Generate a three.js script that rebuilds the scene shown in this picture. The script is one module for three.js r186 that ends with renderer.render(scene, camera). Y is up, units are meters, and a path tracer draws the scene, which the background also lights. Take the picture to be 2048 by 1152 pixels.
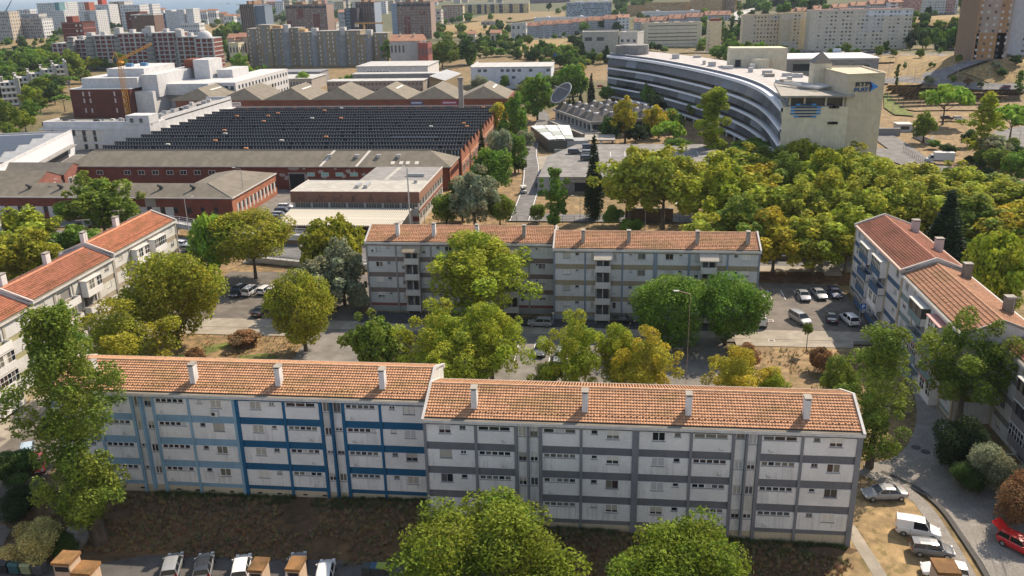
import * as THREE from 'three';
import { mergeGeometries } from 'three/addons/utils/BufferGeometryUtils.js';
import { RoundedBoxGeometry } from 'three/addons/geometries/RoundedBoxGeometry.js';
import { TessellateModifier } from 'three/addons/modifiers/TessellateModifier.js';

// ---------- camera, sky, sun, exposure ----------
const V = (x, y, z) => new THREE.Vector3(x, y, z);
const scene = new THREE.Scene();
const camera = new THREE.PerspectiveCamera(36.763, 1024 / 576, 1, 60000);
const FW = V(-0.10850921, -0.32934024, -0.93795563).normalize(), UP = V(-0.01691664, 0.94400185, -0.32950619).normalize();
camera.position.set(0, 53, 0); camera.up.copy(UP); camera.lookAt(FW.clone().multiplyScalar(100).add(camera.position));
camera.updateMatrixWorld();
const renderer = new THREE.WebGLRenderer({ antialias: true });
renderer.setSize(1024, 576);
renderer.toneMapping = THREE.LinearToneMapping;
renderer.toneMappingExposure = 1.5;
renderer.shadowMap.enabled = true;
const SUN = V(0.629, 1.0, -0.85).normalize();
{ // clear, slightly hazy late-summer sky
  const w = 256, h = 128, d = new Float32Array(w * h * 4), v = new THREE.Vector3();
  for (let j = 0; j < h; j++) for (let i = 0; i < w; i++) { const el = ((j + .5) / h - .5) * Math.PI, az = ((i + .5) / w - .5) * 2 * Math.PI; v.set(Math.cos(el) * Math.cos(az), Math.sin(el), Math.cos(el) * Math.sin(az));
    const t = Math.pow(Math.max(0, Math.sin(el)), .55), g = Math.max(0, v.dot(SUN)), glow = .5 * Math.pow(g, 6) + .5 * Math.pow(g, 60), k = 4 * (j * w + i);
    d[k] = .74 + (.12 - .74) * t + glow; d[k + 1] = .80 + (.18 - .80) * t + glow * .96; d[k + 2] = .90 + (.30 - .90) * t + glow * .9; d[k + 3] = 1; }
  const sky = new THREE.DataTexture(d, w, h, THREE.RGBAFormat, THREE.FloatType); sky.mapping = THREE.EquirectangularReflectionMapping; sky.magFilter = THREE.LinearFilter; sky.minFilter = THREE.LinearFilter; sky.needsUpdate = true; scene.background = sky; scene.environment = sky;
}
const sun = new THREE.DirectionalLight(0xffecd4, 5);
sun.name = 'sun'; sun.position.copy(SUN).multiplyScalar(600).add(V(-20, 0, -200)); sun.target.position.set(-20, 0, -200);
sun.castShadow = true; sun.shadow.mapSize.set(4096, 4096);
Object.assign(sun.shadow.camera, { left: -500, right: 500, top: 500, bottom: -500, near: 1, far: 2500 });
scene.add(sun, sun.target);
scene.fog = new THREE.FogExp2(0xc4d2e0, 0.00006);

// ---------- helpers ----------
const mulberry = a => () => { a |= 0; a = a + 0x6D2B79F5 | 0; let t = Math.imul(a ^ a >>> 15, 1 | a); t = t + Math.imul(t ^ t >>> 7, 61 | t) ^ t; return ((t ^ t >>> 14) >>> 0) / 4294967296; };
const R = mulberry(7), rr = (a, b) => a + (b - a) * R(), pick = a => a[Math.floor(R() * a.length)];
const hash = (x, y) => { let h = Math.imul(x | 0, 374761393) + Math.imul(y | 0, 668265263); h = Math.imul(h ^ h >>> 13, 1274126177); return ((h ^ h >>> 16) >>> 0) / 4294967296; };
const sm = t => t * t * (3 - 2 * t), clamp = (x, a, b) => Math.min(b, Math.max(a, x)), lerp = (a, b, t) => a + (b - a) * t;
const sstep = (a, b, x) => sm(clamp((x - a) / (b - a), 0, 1));
function vnoise(x, y, per) { const xi = Math.floor(x), yi = Math.floor(y), fx = sm(x - xi), fy = sm(y - yi), w = n => per ? ((n % per) + per) % per : n;
  return lerp(lerp(hash(w(xi), w(yi)), hash(w(xi + 1), w(yi)), fx), lerp(hash(w(xi), w(yi + 1)), hash(w(xi + 1), w(yi + 1)), fx), fy); }
function fbm(x, y, oct = 4, per = 0) { let s = 0, a = .5, f = 1; for (let o = 0; o < oct; o++) { s += a * vnoise(x * f + o * 17, y * f + o * 31, per ? per * f : 0); a *= .5; f *= 2; } return s / (1 - Math.pow(.5, oct)); }
function dataTex(n, size, fn, linear = false) {                       // fn(u, v in 0..1) -> [r, g, b] in 0..1 (sRGB unless linear)
  const d = new Uint8Array(n * n * 4);
  for (let j = 0; j < n; j++) for (let i = 0; i < n; i++) { const c = fn(i / n, j / n), k = 4 * (j * n + i); for (let q = 0; q < 3; q++) d[k + q] = clamp(c[q], 0, 1) * 255; d[k + 3] = 255; }
  const t = new THREE.DataTexture(d, n, n, THREE.RGBAFormat); t.wrapS = t.wrapT = THREE.RepeatWrapping; t.magFilter = THREE.LinearFilter; t.minFilter = THREE.LinearMipmapLinearFilter; t.generateMipmaps = true;
  if (!linear) t.colorSpace = THREE.SRGBColorSpace; t.repeat.set(1 / size, 1 / size); t.needsUpdate = true; return t;
}
const grey = g => [g, g, g];
// maps: near-white, they multiply the base colour; size in metres
const TX = {
  plaster: dataTex(512, 9, (u, v) => grey(.86 + .1 * fbm(u * 8, v * 8, 4, 8) - .1 * Math.pow(fbm(u * 40, v * 3 + 9, 3, 0) , 3) + .03 * (hash(u * 512, v * 512) - .5) - (vnoise(u * 6, v * 6, 6) > .8 ? .03 : 0))),
  brickpaint: dataTex(1024, 12, (u, v) => { const c = v * 120, r = c - Math.floor(c); return grey(.92 + .1 * (fbm(u * 9, v * 9, 5, 9) - .5) - .2 * Math.pow(Math.max(0, fbm(u * 70, v * 5 + 3, 3, 0) - .42), 1) * sstep(.45, .6, fbm(u * 5 + 7, v * 5, 3, 5)) - (r < .2 ? .07 : 0) + .04 * (hash(Math.floor(u * 48 + (Math.floor(c) % 2) * .5), Math.floor(c)) - .5)); }),
  asphalt: dataTex(512, 14, (u, v) => { const f = fbm(u * 10, v * 10, 5, 10), s = hash(u * 512, v * 512), cr = Math.abs(fbm(u * 6 + 3, v * 6, 4, 6) - .5) < .006 ? .12 : 0; return grey(.74 + .28 * (f - .5) + .12 * (s - .5) - cr); }),
  conc: dataTex(512, 8, (u, v) => grey(.84 + .2 * (fbm(u * 8, v * 8, 5, 8) - .5) + .06 * (hash(u * 512, v * 512) - .5))),
  fibre: dataTex(512, 12, (u, v) => { const w = Math.sin(v * Math.PI * 2 * 30); return [.82 + .2 * (fbm(u * 10, v * 10, 5, 10) - .5) + .07 * w, .8 + .2 * (fbm(u * 10, v * 10, 5, 10) - .5) + .07 * w, .76 + .2 * (fbm(u * 10, v * 10, 5, 10) - .5) + .07 * w]; }),
  brick: dataTex(512, 10, (u, v) => { const c = v * 128, r = c - Math.floor(c), b = hash(Math.floor(u * 40 + (Math.floor(c) % 2) * .5), Math.floor(c)), f = fbm(u * 6, v * 6, 5, 6); const g = .8 + .22 * (f - .5) + .16 * (b - .5) - (r < .2 ? .06 : 0); return [g, g * .98, g * .97]; }),
  bark: dataTex(256, 2, (u, v) => grey(.62 + .5 * (fbm(u * 12, v * 3, 4, 0) - .5))),
  leaf: dataTex(128, 1, (u, v) => grey(.85 + .2 * (hash(u * 128, v * 128) - .5))),
  dry: dataTex(1024, 26, (u, v) => { const f = fbm(u * 7, v * 7, 6, 7), g = fbm(u * 26 + 5, v * 26, 4, 26), s = hash(u * 1024, v * 1024), k = .76 + .16 * (f - .5) + .4 * (g - .5) + .26 * (s - .5); const w = .7 * sstep(.52, .72, fbm(u * 34 + 40, v * 34, 4, 34)); return [k * lerp(1, .74, w), k * lerp(.97, .76, w), k * lerp(.9, .6, w)]; }),
  cobble: dataTex(512, 6, (u, v) => { const cx = u * 60, cy = v * 60, fx = cx - Math.floor(cx), fy = cy - Math.floor(cy); return grey(.86 + .16 * (hash(Math.floor(cx), Math.floor(cy)) - .5) + .14 * (fbm(u * 6, v * 6, 4, 6) - .5) - ((fx < .14 || fy < .14) ? .12 : 0)); }),
};
const lin = c => Array.isArray(c) ? new THREE.Color().setRGB(c[0], c[1], c[2]) : new THREE.Color(c);
const mcache = new Map();
function mat(c, rough = .8, o = {}) {                                // linear base colour array
  const key = JSON.stringify([c, rough, o.map || 0, o.metal || 0, o.vc || 0, o.leaf || 0, o.coat || 0, o.glass || 0, o.n || 0]);
  if (mcache.has(key)) return mcache.get(key);
  const P = { color: lin(c), roughness: rough, metalness: o.metal || 0, side: THREE.DoubleSide };
  if (o.map) P.map = TX[o.map];
  if (o.vc) P.vertexColors = true;
  let m;
  if (o.leaf) m = new THREE.MeshPhysicalMaterial({ ...P, transmission: o.leaf, thickness: 0, roughness: .95, specularIntensity: .25 });
  else if (o.coat) m = new THREE.MeshPhysicalMaterial({ ...P, clearcoat: 1, clearcoatRoughness: .08 });
  else m = new THREE.MeshStandardMaterial(P);
  mcache.set(key, m); return m;
}
class MB {                                                            // collects quads / boxes / tubes into one mesh
  constructor() { this.p = []; this.n = []; this.u = []; this.c = []; this.i = []; this.col = null; }
  quad(a, b, c, d) { const e1 = [b[0] - a[0], b[1] - a[1], b[2] - a[2]], e2 = [d[0] - a[0], d[1] - a[1], d[2] - a[2]];
    let n = [e1[1] * e2[2] - e1[2] * e2[1], e1[2] * e2[0] - e1[0] * e2[2], e1[0] * e2[1] - e1[1] * e2[0]]; const l = Math.hypot(...n) || 1; n = n.map(v => v / l);
    const k = this.p.length / 3, ax = Math.abs(n[0]), ay = Math.abs(n[1]), az = Math.abs(n[2]);
    for (const v of [a, b, c, d]) { this.p.push(...v); this.n.push(...n); if (ay > .75) this.u.push(v[0], v[2]); else if (ax > az) this.u.push(v[2], v[1]); else this.u.push(v[0], v[1]); if (this.col) this.c.push(...this.col); }
    this.i.push(k, k + 1, k + 2, k, k + 2, k + 3); return this; }
  tri(a, b, c) { return this.quad(a, b, c, c); }
  box(x0, y0, z0, x1, y1, z1) { if (x0 > x1) [x0, x1] = [x1, x0]; if (y0 > y1) [y0, y1] = [y1, y0]; if (z0 > z1) [z0, z1] = [z1, z0];
    this.quad([x0, y0, z1], [x1, y0, z1], [x1, y1, z1], [x0, y1, z1]); this.quad([x1, y0, z0], [x0, y0, z0], [x0, y1, z0], [x1, y1, z0]);
    this.quad([x1, y0, z1], [x1, y0, z0], [x1, y1, z0], [x1, y1, z1]); this.quad([x0, y0, z0], [x0, y0, z1], [x0, y1, z1], [x0, y1, z0]);
    this.quad([x0, y1, z1], [x1, y1, z1], [x1, y1, z0], [x0, y1, z0]); return this.quad([x0, y0, z0], [x1, y0, z0], [x1, y0, z1], [x0, y0, z1]); }
  prism(poly, y0, y1) { const n = poly.length; let A = 0; poly.forEach(([x, z], k) => { const [x2, z2] = poly[(k + 1) % n]; A += x * z2 - x2 * z; }); const P = A < 0 ? poly : [...poly].reverse();   // sides + top, plan polygon
    P.forEach(([x, z], k) => { const [x2, z2] = P[(k + 1) % n]; this.quad([x, y0, z], [x2, y0, z2], [x2, y1, z2], [x, y1, z]); });
    const tri = THREE.ShapeUtils.triangulateShape(P.map(q => new THREE.Vector2(q[0], q[1])), []);
    for (const t of tri) { const [a, b, c] = t.map(q => [P[q][0], y1, P[q][1]]); this.tri(a, c, b); } return this; }
  extrude(prof, x0, x1) { const n = prof.length;                     // profile of [z, y] swept along x
    prof.forEach(([z, y], k) => { const [z2, y2] = prof[(k + 1) % n]; this.quad([x0, y, z], [x0, y2, z2], [x1, y2, z2], [x1, y, z]); });
    const tri = THREE.ShapeUtils.triangulateShape(prof.map(q => new THREE.Vector2(q[0], q[1])), []);
    for (const t of tri) for (const x of [x0, x1]) this.tri(...t.map(q => [x, prof[q][1], prof[q][0]])); return this; }
  tube(a, b, r0, r1 = r0, s = 8) { const A = V(...a), B = V(...b), d = B.clone().sub(A).normalize(), e = Math.abs(d.y) > .9 ? V(1, 0, 0) : V(0, 1, 0), x = e.clone().cross(d).normalize(), y = d.clone().cross(x);
    const P = (c, r, t) => c.clone().addScaledVector(x, r * Math.cos(t)).addScaledVector(y, r * Math.sin(t)).toArray();
    for (let k = 0; k < s; k++) { const t0 = k / s * 6.2832, t1 = (k + 1) / s * 6.2832; this.quad(P(A, r0, t0), P(A, r0, t1), P(B, r1, t1), P(B, r1, t0)); if (r1 > .02) this.quad(b, P(B, r1, t0), P(B, r1, t1), b); } return this; }
  get empty() { return !this.p.length; }
  geo() { const g = new THREE.BufferGeometry(); g.setAttribute('position', new THREE.Float32BufferAttribute(this.p, 3)); g.setAttribute('normal', new THREE.Float32BufferAttribute(this.n, 3)); g.setAttribute('uv', new THREE.Float32BufferAttribute(this.u, 2)); if (this.c.length) g.setAttribute('color', new THREE.Float32BufferAttribute(this.c, 3)); g.setIndex(this.i); return g; }
  to(name, m, parent) { return put(name, this.geo(), m, parent); }
}
const ORD = ['leftmost', ...'second third fourth fifth sixth seventh eighth ninth tenth eleventh twelfth thirteenth fourteenth fifteenth sixteenth seventeenth eighteenth nineteenth twentieth'.split(' ').map(s => s + ' from the left')], ord = k => ORD[k] || (k < 30 ? ORD[k - 20].replace('leftmost', 'first from the left').replace(/^/, 'twenty-') : 'far right');
const names = {};
function numbered(n) { const k = names[n] = (names[n] ?? -1) + 1; return k ? `${n}_${String(k).padStart(3, '0')}` : n; }
function put(name, geo, m, parent) { const o = new THREE.Mesh(geo, m); o.castShadow = o.receiveShadow = true; o.name = parent ? name : numbered(name); (parent || scene).add(o); return o; }
const bx = (name, x0, y0, z0, x1, y1, z1, m, parent) => new MB().box(x0, y0, z0, x1, y1, z1).to(name, m, parent);
function tag(o, label, category, group) { o.userData.label = label; o.userData.category = category; if (group) o.userData.group = group; return o; }
function thing(name, label, category, [x, y, z] = [0, 0, 0], turn = 0, group) { const o = new THREE.Group(); o.name = numbered(name); o.position.set(x, y, z); o.rotation.y = turn; scene.add(o); return tag(o, label, category, group); }
function struct(o) { o.userData.kind = 'structure'; return o; }
function stuff(o) { o.userData.kind = 'stuff'; return o; }
function dup(src, [x, y, z], turn, label, group, s) { const c = src.clone(); c.name = numbered(src.name.replace(/_\d{3}$/, '')); c.userData = { ...src.userData }; c.position.set(x, y, z); c.rotation.y = turn; if (label) c.userData.label = label; if (group) c.userData.group = group; if (s) c.scale.set(...s); scene.add(c); return c; }

// ---------- lie of the land ----------
const LAND = [[134, -620, 8.5], [188, -612, 9], [93, -643, 6], [185, -465, 17], [280, -500, 20], [77, -700, 1], [28, -755, 4], [-89, -996, 0], [18, -1000, 7], [187, -520, 11], [130, -480, 6], [105, -420, 3], [250, -730, 25], [220, -873, 26], [72, -1047, 19], [-30, -1300, 9], [140, -1262, 14], [-178, -1390, 13], [-194, -1083, 7], [-220, -975, 3], [-650, -1005, 12], [-560, -940, 12], [-1138, -2225, 12], [26, -1800, 22], [-616, -2111, 25], [-340, -990, 6], [-328, -640, 3], [-202, -607, 3], [400, -1100, 42], [600, -1500, 60], [260, -1500, 45], [330, -760, 30], [-420, -700, 4], [-600, -720, 6], [-60, -520, 0], [-1000, -1300, 8], [500, -600, 30],
  ...[-240, -170, -100, -40, 20, 80].flatMap(x => [0, -60, -120, -180, -240, -300, -370, -430].map(z => [x, z, 0])), [110, -250, 0], [110, -320, 0.5], [150, -360, 2.5], [150, -260, 1], [160, -120, 1], [220, -200, 3], [220, -330, 6]];
function T(x, z) {
  let sw = 0, sh = 0; for (const [a, b, h] of LAND) { const d2 = ((x - a) ** 2 + (z - b) ** 2) / 900 + .4, w = 1 / (d2 * d2); sw += w; sh += w * h; }
  let h = sh / sw;
  const near = sstep(-100, -84, z) * (1 - sstep(46, 70, Math.abs(x + 12)));                                                  // plinth line of the front blocks
  if (near > 0) { const b = x < -40 ? -.05 : x < -18 ? lerp(-.05, .42, (x + 40) / 22) : lerp(.5, -.3, clamp((x + 18) / 42, 0, 1)); h += near * b; h -= near * sstep(-75, -70.2, z) * (1.0 + b) * (1 - sstep(14, 24, x) * .55); }
  h -= 1.1 * sstep(-118, -100, z) * sstep(-66, -78, x);                                                                     // the street falls away on the left
  const left = sstep(.36, .5, -x / Math.max(1, -z)), r = Math.hypot(x, z); if (left > 0) h = lerp(h, -110, left * sstep(1350, 1900, r));
  return h - 90 * sstep(4500, 7000, r);
}
const FPX = 1733.4, RT = FW.clone().cross(UP).normalize();
const ray = (u, v) => FW.clone().addScaledVector(RT, (u - 1024) / FPX).addScaledVector(UP, -(v - 576) / FPX);
function at(u, v, y) {                                               // where the sight line of a survey point meets the ground (or the level y)
  const d = ray(u, v); if (y !== undefined) { const t = (y - 53) / d.y; return [d.x * t, d.z * t]; }
  let t = 10, p = t; for (let k = 0; k < 4000; k++) { if (53 + d.y * t <= T(d.x * t, d.z * t)) break; p = t; t *= 1.004; if (t > 9000) break; }
  for (let k = 0; k < 24; k++) { const m = (p + t) / 2; if (53 + d.y * m <= T(d.x * m, d.z * m)) t = m; else p = m; } return [d.x * t, d.z * t];
}
const yAtZ = (u, v, z) => { const d = ray(u, v), t = z / d.z; return 53 + d.y * t; };
const yAtR = (u, v, x, z) => { const d = ray(u, v), t = Math.hypot(x, z) / Math.hypot(d.x, d.z); return 53 + d.y * t; };
const pxm = (x, y, z) => { const q = V(x, y - 53, z); return FPX / q.dot(FW); };   // photo pixels per metre
// ---------- ground ----------
const DRY = mat([.42, .30, .165], .95, { map: 'dry', vc: 1 });
{
  const A = []; for (let k = 0; k <= 200; k++) A.push(lerp(-.86, .7, k / 200)); for (let k = 1; k < 50; k++) A.push(lerp(.7, 2 * Math.PI - .86, k / 50));
  const NR = 190, P = [], N = [], U = [], C = [], I = [], na = A.length;
  for (let j = 0; j <= NR; j++) { const r = j ? 6 * Math.pow(22000 / 6, (j - 1) / (NR - 1)) : 0;
    for (let k = 0; k < na; k++) { const x = r * Math.sin(A[k]), z = -r * Math.cos(A[k]), h = T(x, z) - .1 - r * .0006; P.push(x, h, z); U.push(x, z);
      const f = fbm(x / 70 + 9, z / 70, 4), g = fbm(x / 260 + 3, z / 260 + 8, 3), far = sstep(500, 900, r), gr = clamp(sstep(.5, .68, f) * .8 + far * (.8 + .2 * sstep(.4, .55, g)), 0, 1) * (r < 200 ? .3 : 1), kk = .86 + .28 * fbm(x / 9 + 40, z / 9, 4);
      const c = [lerp(1, .30, gr) * kk, lerp(1, .50, gr) * kk, lerp(1, .34, gr) * kk]; C.push(...c); } }
  for (let j = 0; j < NR; j++) for (let k = 0; k < na; k++) { const a = j * na + k, b = j * na + (k + 1) % na; I.push(a, b, a + na, b, b + na, a + na); }
  const g = new THREE.BufferGeometry(); g.setAttribute('position', new THREE.Float32BufferAttribute(P, 3)); g.setAttribute('uv', new THREE.Float32BufferAttribute(U, 2)); g.setAttribute('color', new THREE.Float32BufferAttribute(C, 3)); g.setIndex(I); g.computeVertexNormals();
  struct(put('ground', g, DRY));
  const w = struct(put('river', new THREE.PlaneGeometry(60000, 30000), mat([.035, .115, .2], .6))); w.rotation.x = -Math.PI / 2; w.position.set(-8000, -70, -17500);
}
function sheet(name, pts, dy, m, max = 6) {                          // a paved or planted area laid on the land; pts are [x, z]
  const s = new THREE.Shape(pts.map(([x, z]) => new THREE.Vector2(x, z))); let g = new THREE.ShapeGeometry(s);
  g = new TessellateModifier(max, 7).modify(g.toNonIndexed()); const p = g.attributes.position, P = [], U = [], N = p.count;
  for (let k = 0; k < N; k += 3) { const t = [0, 1, 2].map(q => [p.getX(k + q), p.getY(k + q)]); const cr = (t[1][0] - t[0][0]) * (t[2][1] - t[0][1]) - (t[2][0] - t[0][0]) * (t[1][1] - t[0][1]); if (cr > 0) t.reverse();
    for (const [x, z] of t) { P.push(x, T(x, z) + dy, z); U.push(x, z); } }
  const h = new THREE.BufferGeometry(); h.setAttribute('position', new THREE.Float32BufferAttribute(P, 3)); h.setAttribute('uv', new THREE.Float32BufferAttribute(U, 2)); h.computeVertexNormals();
  return struct(put(name, h, m));
}
const S = (name, uv, dy, m, max) => sheet(name, uv.map(q => at(...q)), dy, m, max);
const ribbon = (line, w) => { const a = [], b = []; line.forEach(([x, z], k) => { const p = line[Math.max(0, k - 1)], q = line[Math.min(line.length - 1, k + 1)], l = Math.hypot(q[0] - p[0], q[1] - p[1]) || 1, nx = -(q[1] - p[1]) / l, nz = (q[0] - p[0]) / l, ww = Array.isArray(w) ? w[k] : w; a.push([x + nx * ww / 2, z + nz * ww / 2]); b.push([x - nx * ww / 2, z - nz * ww / 2]); }); return [...a, ...b.reverse()]; };
const smooth = (pts, n = 6) => { const c = new THREE.CatmullRomCurve3(pts.map(([x, z]) => V(x, 0, z))); return c.getPoints(n * (pts.length - 1)).map(p => [p.x, p.z]); };
const ASPH = mat([.115, .11, .105], .9, { map: 'asphalt' }), ASPL = mat([.25, .22, .185], .9, { map: 'asphalt' }), PAVE = mat([.42, .375, .3], .9, { map: 'conc' }), COB = mat([.32, .3, .27], .92, { map: 'cobble' }), ROADF = mat([.27, .265, .26], .9, { map: 'asphalt' }), LINE = mat([.7, .7, .67], .8), DIRT = mat([.52, .39, .22], .95, { map: 'dry' }), GOLD = mat([.48, .35, .16], .95, { map: 'dry' }), GREEN = mat([.2, .26, .05], .95, { map: 'dry' }), BROWN = mat([.2, .13, .07], .96, { map: 'dry' }), KERB = mat([.5, .48, .44], .85, { map: 'conc' });
// courtyard between the four rows
struct(sheet('courtyard_road', [[-80.3, -136], [-80.3, -127.4], [42.2, -127.4], [42.2, -136]], .03, ASPL));
sheet('parking_lot', [[-75, -158], [-42.5, -158], [-42.5, -132.6], [-75, -132.6]], .038, ASPL);
sheet('parking_lot', [[24.8, -156], [42.2, -156], [42.2, -132.6], [24.8, -132.6]], .038, ASPL);
sheet('courtyard_road', [[-80.3, -132.6], [42.2, -132.6], [42.2, -128.8], [-80.3, -128.8]], .046, PAVE);
sheet('pavement', [[-80.3, -128.6], [-50, -128.6], [-50, -125.4], [-80.3, -125.4]], .06, PAVE);
sheet('pavement', [[20, -128.6], [38, -128.6], [37.4, -125.9], [20, -125.9]], .06, PAVE);
sheet('forecourt', [[-41.5, -137.2], [24, -134.4], [24, -131.5], [-41.5, -132]], .05, ASPH);
sheet('courtyard_road', [[-48, -128.4], [-41, -128.4], [-34.5, -119.5], [-34, -90], [-46.5, -90], [-47.2, -116]], .052, mat([.36, .335, .3], .9, { map: 'asphalt' }));
sheet('parking_lot', [[-30, -131], [18, -131], [18, -90], [-30, -90]], .042, mat([.32, .3, .265], .9, { map: 'asphalt' }));
sheet('grass_patch', [[-63.5, -120], [-60, -122.5], [-58, -122.8], [-59, -120.5], [-61.5, -117.5]], .02, GREEN);
sheet('grass_patch', [[-56, -117], [-52, -118.6], [-49.6, -117.5], [-51, -115.6], [-56, -115]], .02, GREEN);
sheet('bare_plot', [[17, -125.8], [37.6, -125.8], [36, -112], [33, -99], [16, -99]], .012, mat([.46, .335, .2], .95, { map: 'dry' }));
sheet('bare_plot', [[-75, -125.2], [-49.6, -125.2], [-47, -116.2], [-46.8, -93], [-69, -93], [-72, -108]], .012, mat([.42, .30, .165], .95, { map: 'dry' }));
// bank below the front blocks and lot in front of it
sheet('bank', [[-62, -79.7], [-18.6, -79.7], [-18.4, -76.1], [24.5, -76.1], [25.2, -75.4], [21, -71], [8, -69.8], [-10, -70], [-22, -70.4], [-33, -70.2], [-46, -69.8], [-51.5, -67.6], [-56, -66], [-66, -68]], .015, BROWN, 3);
sheet('parking_lot', [[-70, -68.4], [-51.8, -67.4], [-46.1, -69.7], [-33, -70.4], [-22, -70.6], [-9.8, -70.2], [8, -70], [21, -71.2], [21, -40], [-70, -40]], .03, mat([.17, .16, .15], .9, { map: 'asphalt' }), 3);
sheet('sand_lot', [[24.5, -92], [29, -91], [33.2, -87.4], [34, -84.5], [34.2, -71.8], [34, -50], [20.8, -50], [20.8, -71], [24.5, -75.8]], .02, DIRT, 3);
// street on the right
sheet('street', smooth([[42, -136], [41.6, -122], [41, -108.8], [36.5, -97], [33, -93], [30, -92]], 5).concat(smooth([[29.6, -90.2], [33, -88.2], [35.6, -84], [36.2, -78], [36.4, -50]], 5), [[50, -50], [46.6, -80], [45, -96], [46, -112], [46, -136]]), .028, COB, 4);
sheet('pavement', smooth([[25, -91.8], [29.3, -90.8], [32.9, -88.4], [34.6, -84.5], [35, -78], [35.1, -50]], 5).concat([[33.7, -50], [33.6, -78], [33.2, -84.2], [31.8, -87.2], [28.9, -89.6], [25, -90.6]]), .05, COB, 4);
sheet('gutter', ribbon(smooth([[31.5, -90.4], [34.2, -87.6], [35.6, -84], [36, -78], [36.2, -50]], 6), .55), .06, ASPH, 4);
sheet('pavement', ribbon([[45.4, -134], [44.6, -112], [42.4, -100], [43.2, -90], [45, -76]], 1.6), .06, PAVE, 4);
sheet('footpath', ribbon([[25.2, -79.6], [25.6, -76], [26.2, -72], [26.6, -60]], 1.3), .045, PAVE, 3);
// street on the left
sheet('street', [[-80.4, -125], [-74, -125], [-69, -110], [-66, -88], [-62, -70], [-84, -70], [-81, -100]], .02, ASPL, 4);
sheet('pavement', [[-81.2, -127], [-78.6, -127], [-77, -104], [-75.8, -84], [-80, -84], [-81, -104]], .035, PAVE, 4);
// avenue behind the rows
sheet('avenue', [[-190, -196], [-75, -178.6], [-40, -175.6], [120, -176], [170, -182], [170, -166.4], [60, -166.6], [-40, -166], [-75, -168], [-190, -183]], .03, ROADF, 10);
sheet('median', [[-40, -172.2], [150, -173.4], [150, -171.8], [-40, -170.6]], .12, DIRT, 10);
sheet('pavement', [[-75, -167.6], [60, -166.2], [150, -166], [150, -162.6], [60, -163], [-75, -163.4]], .04, PAVE, 10);
sheet('bank', [[24, -163], [66, -163], [62, -155.5], [24, -156.4]], .03, mat([.24, .14, .075], .95, { map: 'dry' }));
// lane past the car deck, factory yard
const LANE = smooth([[-21, -199], [-21.2, -221], [-21.5, -236], [-23.5, -262], [-26.5, -290], [-27.5, -318], [-27.3, -345], [-28, -372], [-33, -402], [-30, -440]], 6);
sheet('lane', ribbon(LANE, 5.2), .035, ROADF, 6);
sheet('lane_marking', ribbon(LANE.map(([x, z]) => [x - 2.2, z]), .16), .045, LINE, 12);
sheet('lane_marking', ribbon(LANE.slice(0, 34).map(([x, z]) => [x + 2.2, z]), .16), .045, LINE, 12);
sheet('pavement', [[-18.6, -284], [-23.2, -281], [-21, -262], [-19.6, -250], [-18.7, -234], [-18.5, -234]], .07, PAVE, 8);
sheet('lane', [[-24, -199], [40, -199], [40, -222], [36, -222], [33, -206], [-19, -206], [-24, -214]], .03, ROADF, 8);
for (let k = 0; k < 6; k++) sheet('zebra_marking', [[17 + k * 1.5, -217], [17.8 + k * 1.5, -217], [17.8 + k * 1.5, -220.5], [17 + k * 1.5, -220.5]], .05, LINE);
sheet('factory_yard', [[-90, -190], [-78, -190], [-75, -208], [-75, -231], [-90, -231]], .03, mat([.3, .28, .25], .9, { map: 'asphalt' }), 8);
sheet('factory_yard', [[-230, -190], [-90, -190], [-90, -372], [-230, -372]], .02, mat([.3, .29, .27], .9, { map: 'asphalt' }), 20);
sheet('yard', [[-44, -370], [-180, -346], [-180, -374], [-44, -374]], .03, ROADF, 20);
sheet('tennis_court', [[-222, -322], [-196, -322], [-196, -372], [-228, -372]], .03, mat([.27, .33, .26], .9, { map: 'conc' }), 20);
// roads on the right, open fields
sheet('road', ribbon(smooth([at(1500, 330), at(1600, 318), at(1740, 300), at(1850, 332), at(1930, 350), at(2060, 372)], 8), 10.5), .05, ROADF, 10);
sheet('road', ribbon(smooth([at(1850, 332), at(1800, 296), at(1762, 270), at(1740, 255)], 6), 8), .06, ROADF, 10);
sheet('car_park', [at(1990, 262), at(2060, 250), at(2060, 312), at(1960, 300)], .07, ROADF, 10);
S('field', [[1768, 200], [1780, 150], [1800, 112], [1870, 108], [1965, 116], [1905, 148], [1870, 163], [1790, 178]], .12, GOLD, 18);
S('field', [[1930, 146], [1985, 122], [2060, 112], [2060, 172], [1990, 172]], .12, GOLD, 18);
S('field', [[1768, 186], [1990, 182], [2060, 200], [2060, 222], [1830, 222], [1768, 210]], .12, mat([.42, .31, .18], .95, { map: 'dry' }), 18);
S('grass_bank', [[1767, 190], [1775, 188], [1800, 212], [1830, 232], [1790, 230], [1768, 215]], .16, mat([.22, .29, .04], .95, { map: 'dry' }), 12);
{ const RL = mat([.3, .295, .3], .9, { map: 'asphalt' }), rb = (pts, w) => sheet('road', ribbon(smooth(pts.map(q => at(...q)), 6), w), .2, RL, 12); rb([[1768, 160], [1860, 149], [1910, 136], [1950, 122], [1990, 112], [2060, 98]], 8); rb([[1800, 110], [1880, 110], [1950, 113], [1990, 112]], 8); rb([[1925, 131], [1888, 148], [1875, 158], [1890, 168], [1940, 173], [2060, 176]], 7.5); rb([[1768, 164], [1820, 164], [1875, 166]], 6); }
S('road', [[1300, 107], [1540, 108], [1790, 110], [1790, 104], [1540, 103], [1300, 102]], .2, mat([.34, .335, .33], .9, { map: 'asphalt' }), 16);
S('field', [[1540, 122], [1790, 124], [1790, 111], [1540, 109]], .14, GOLD, 18);
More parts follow.
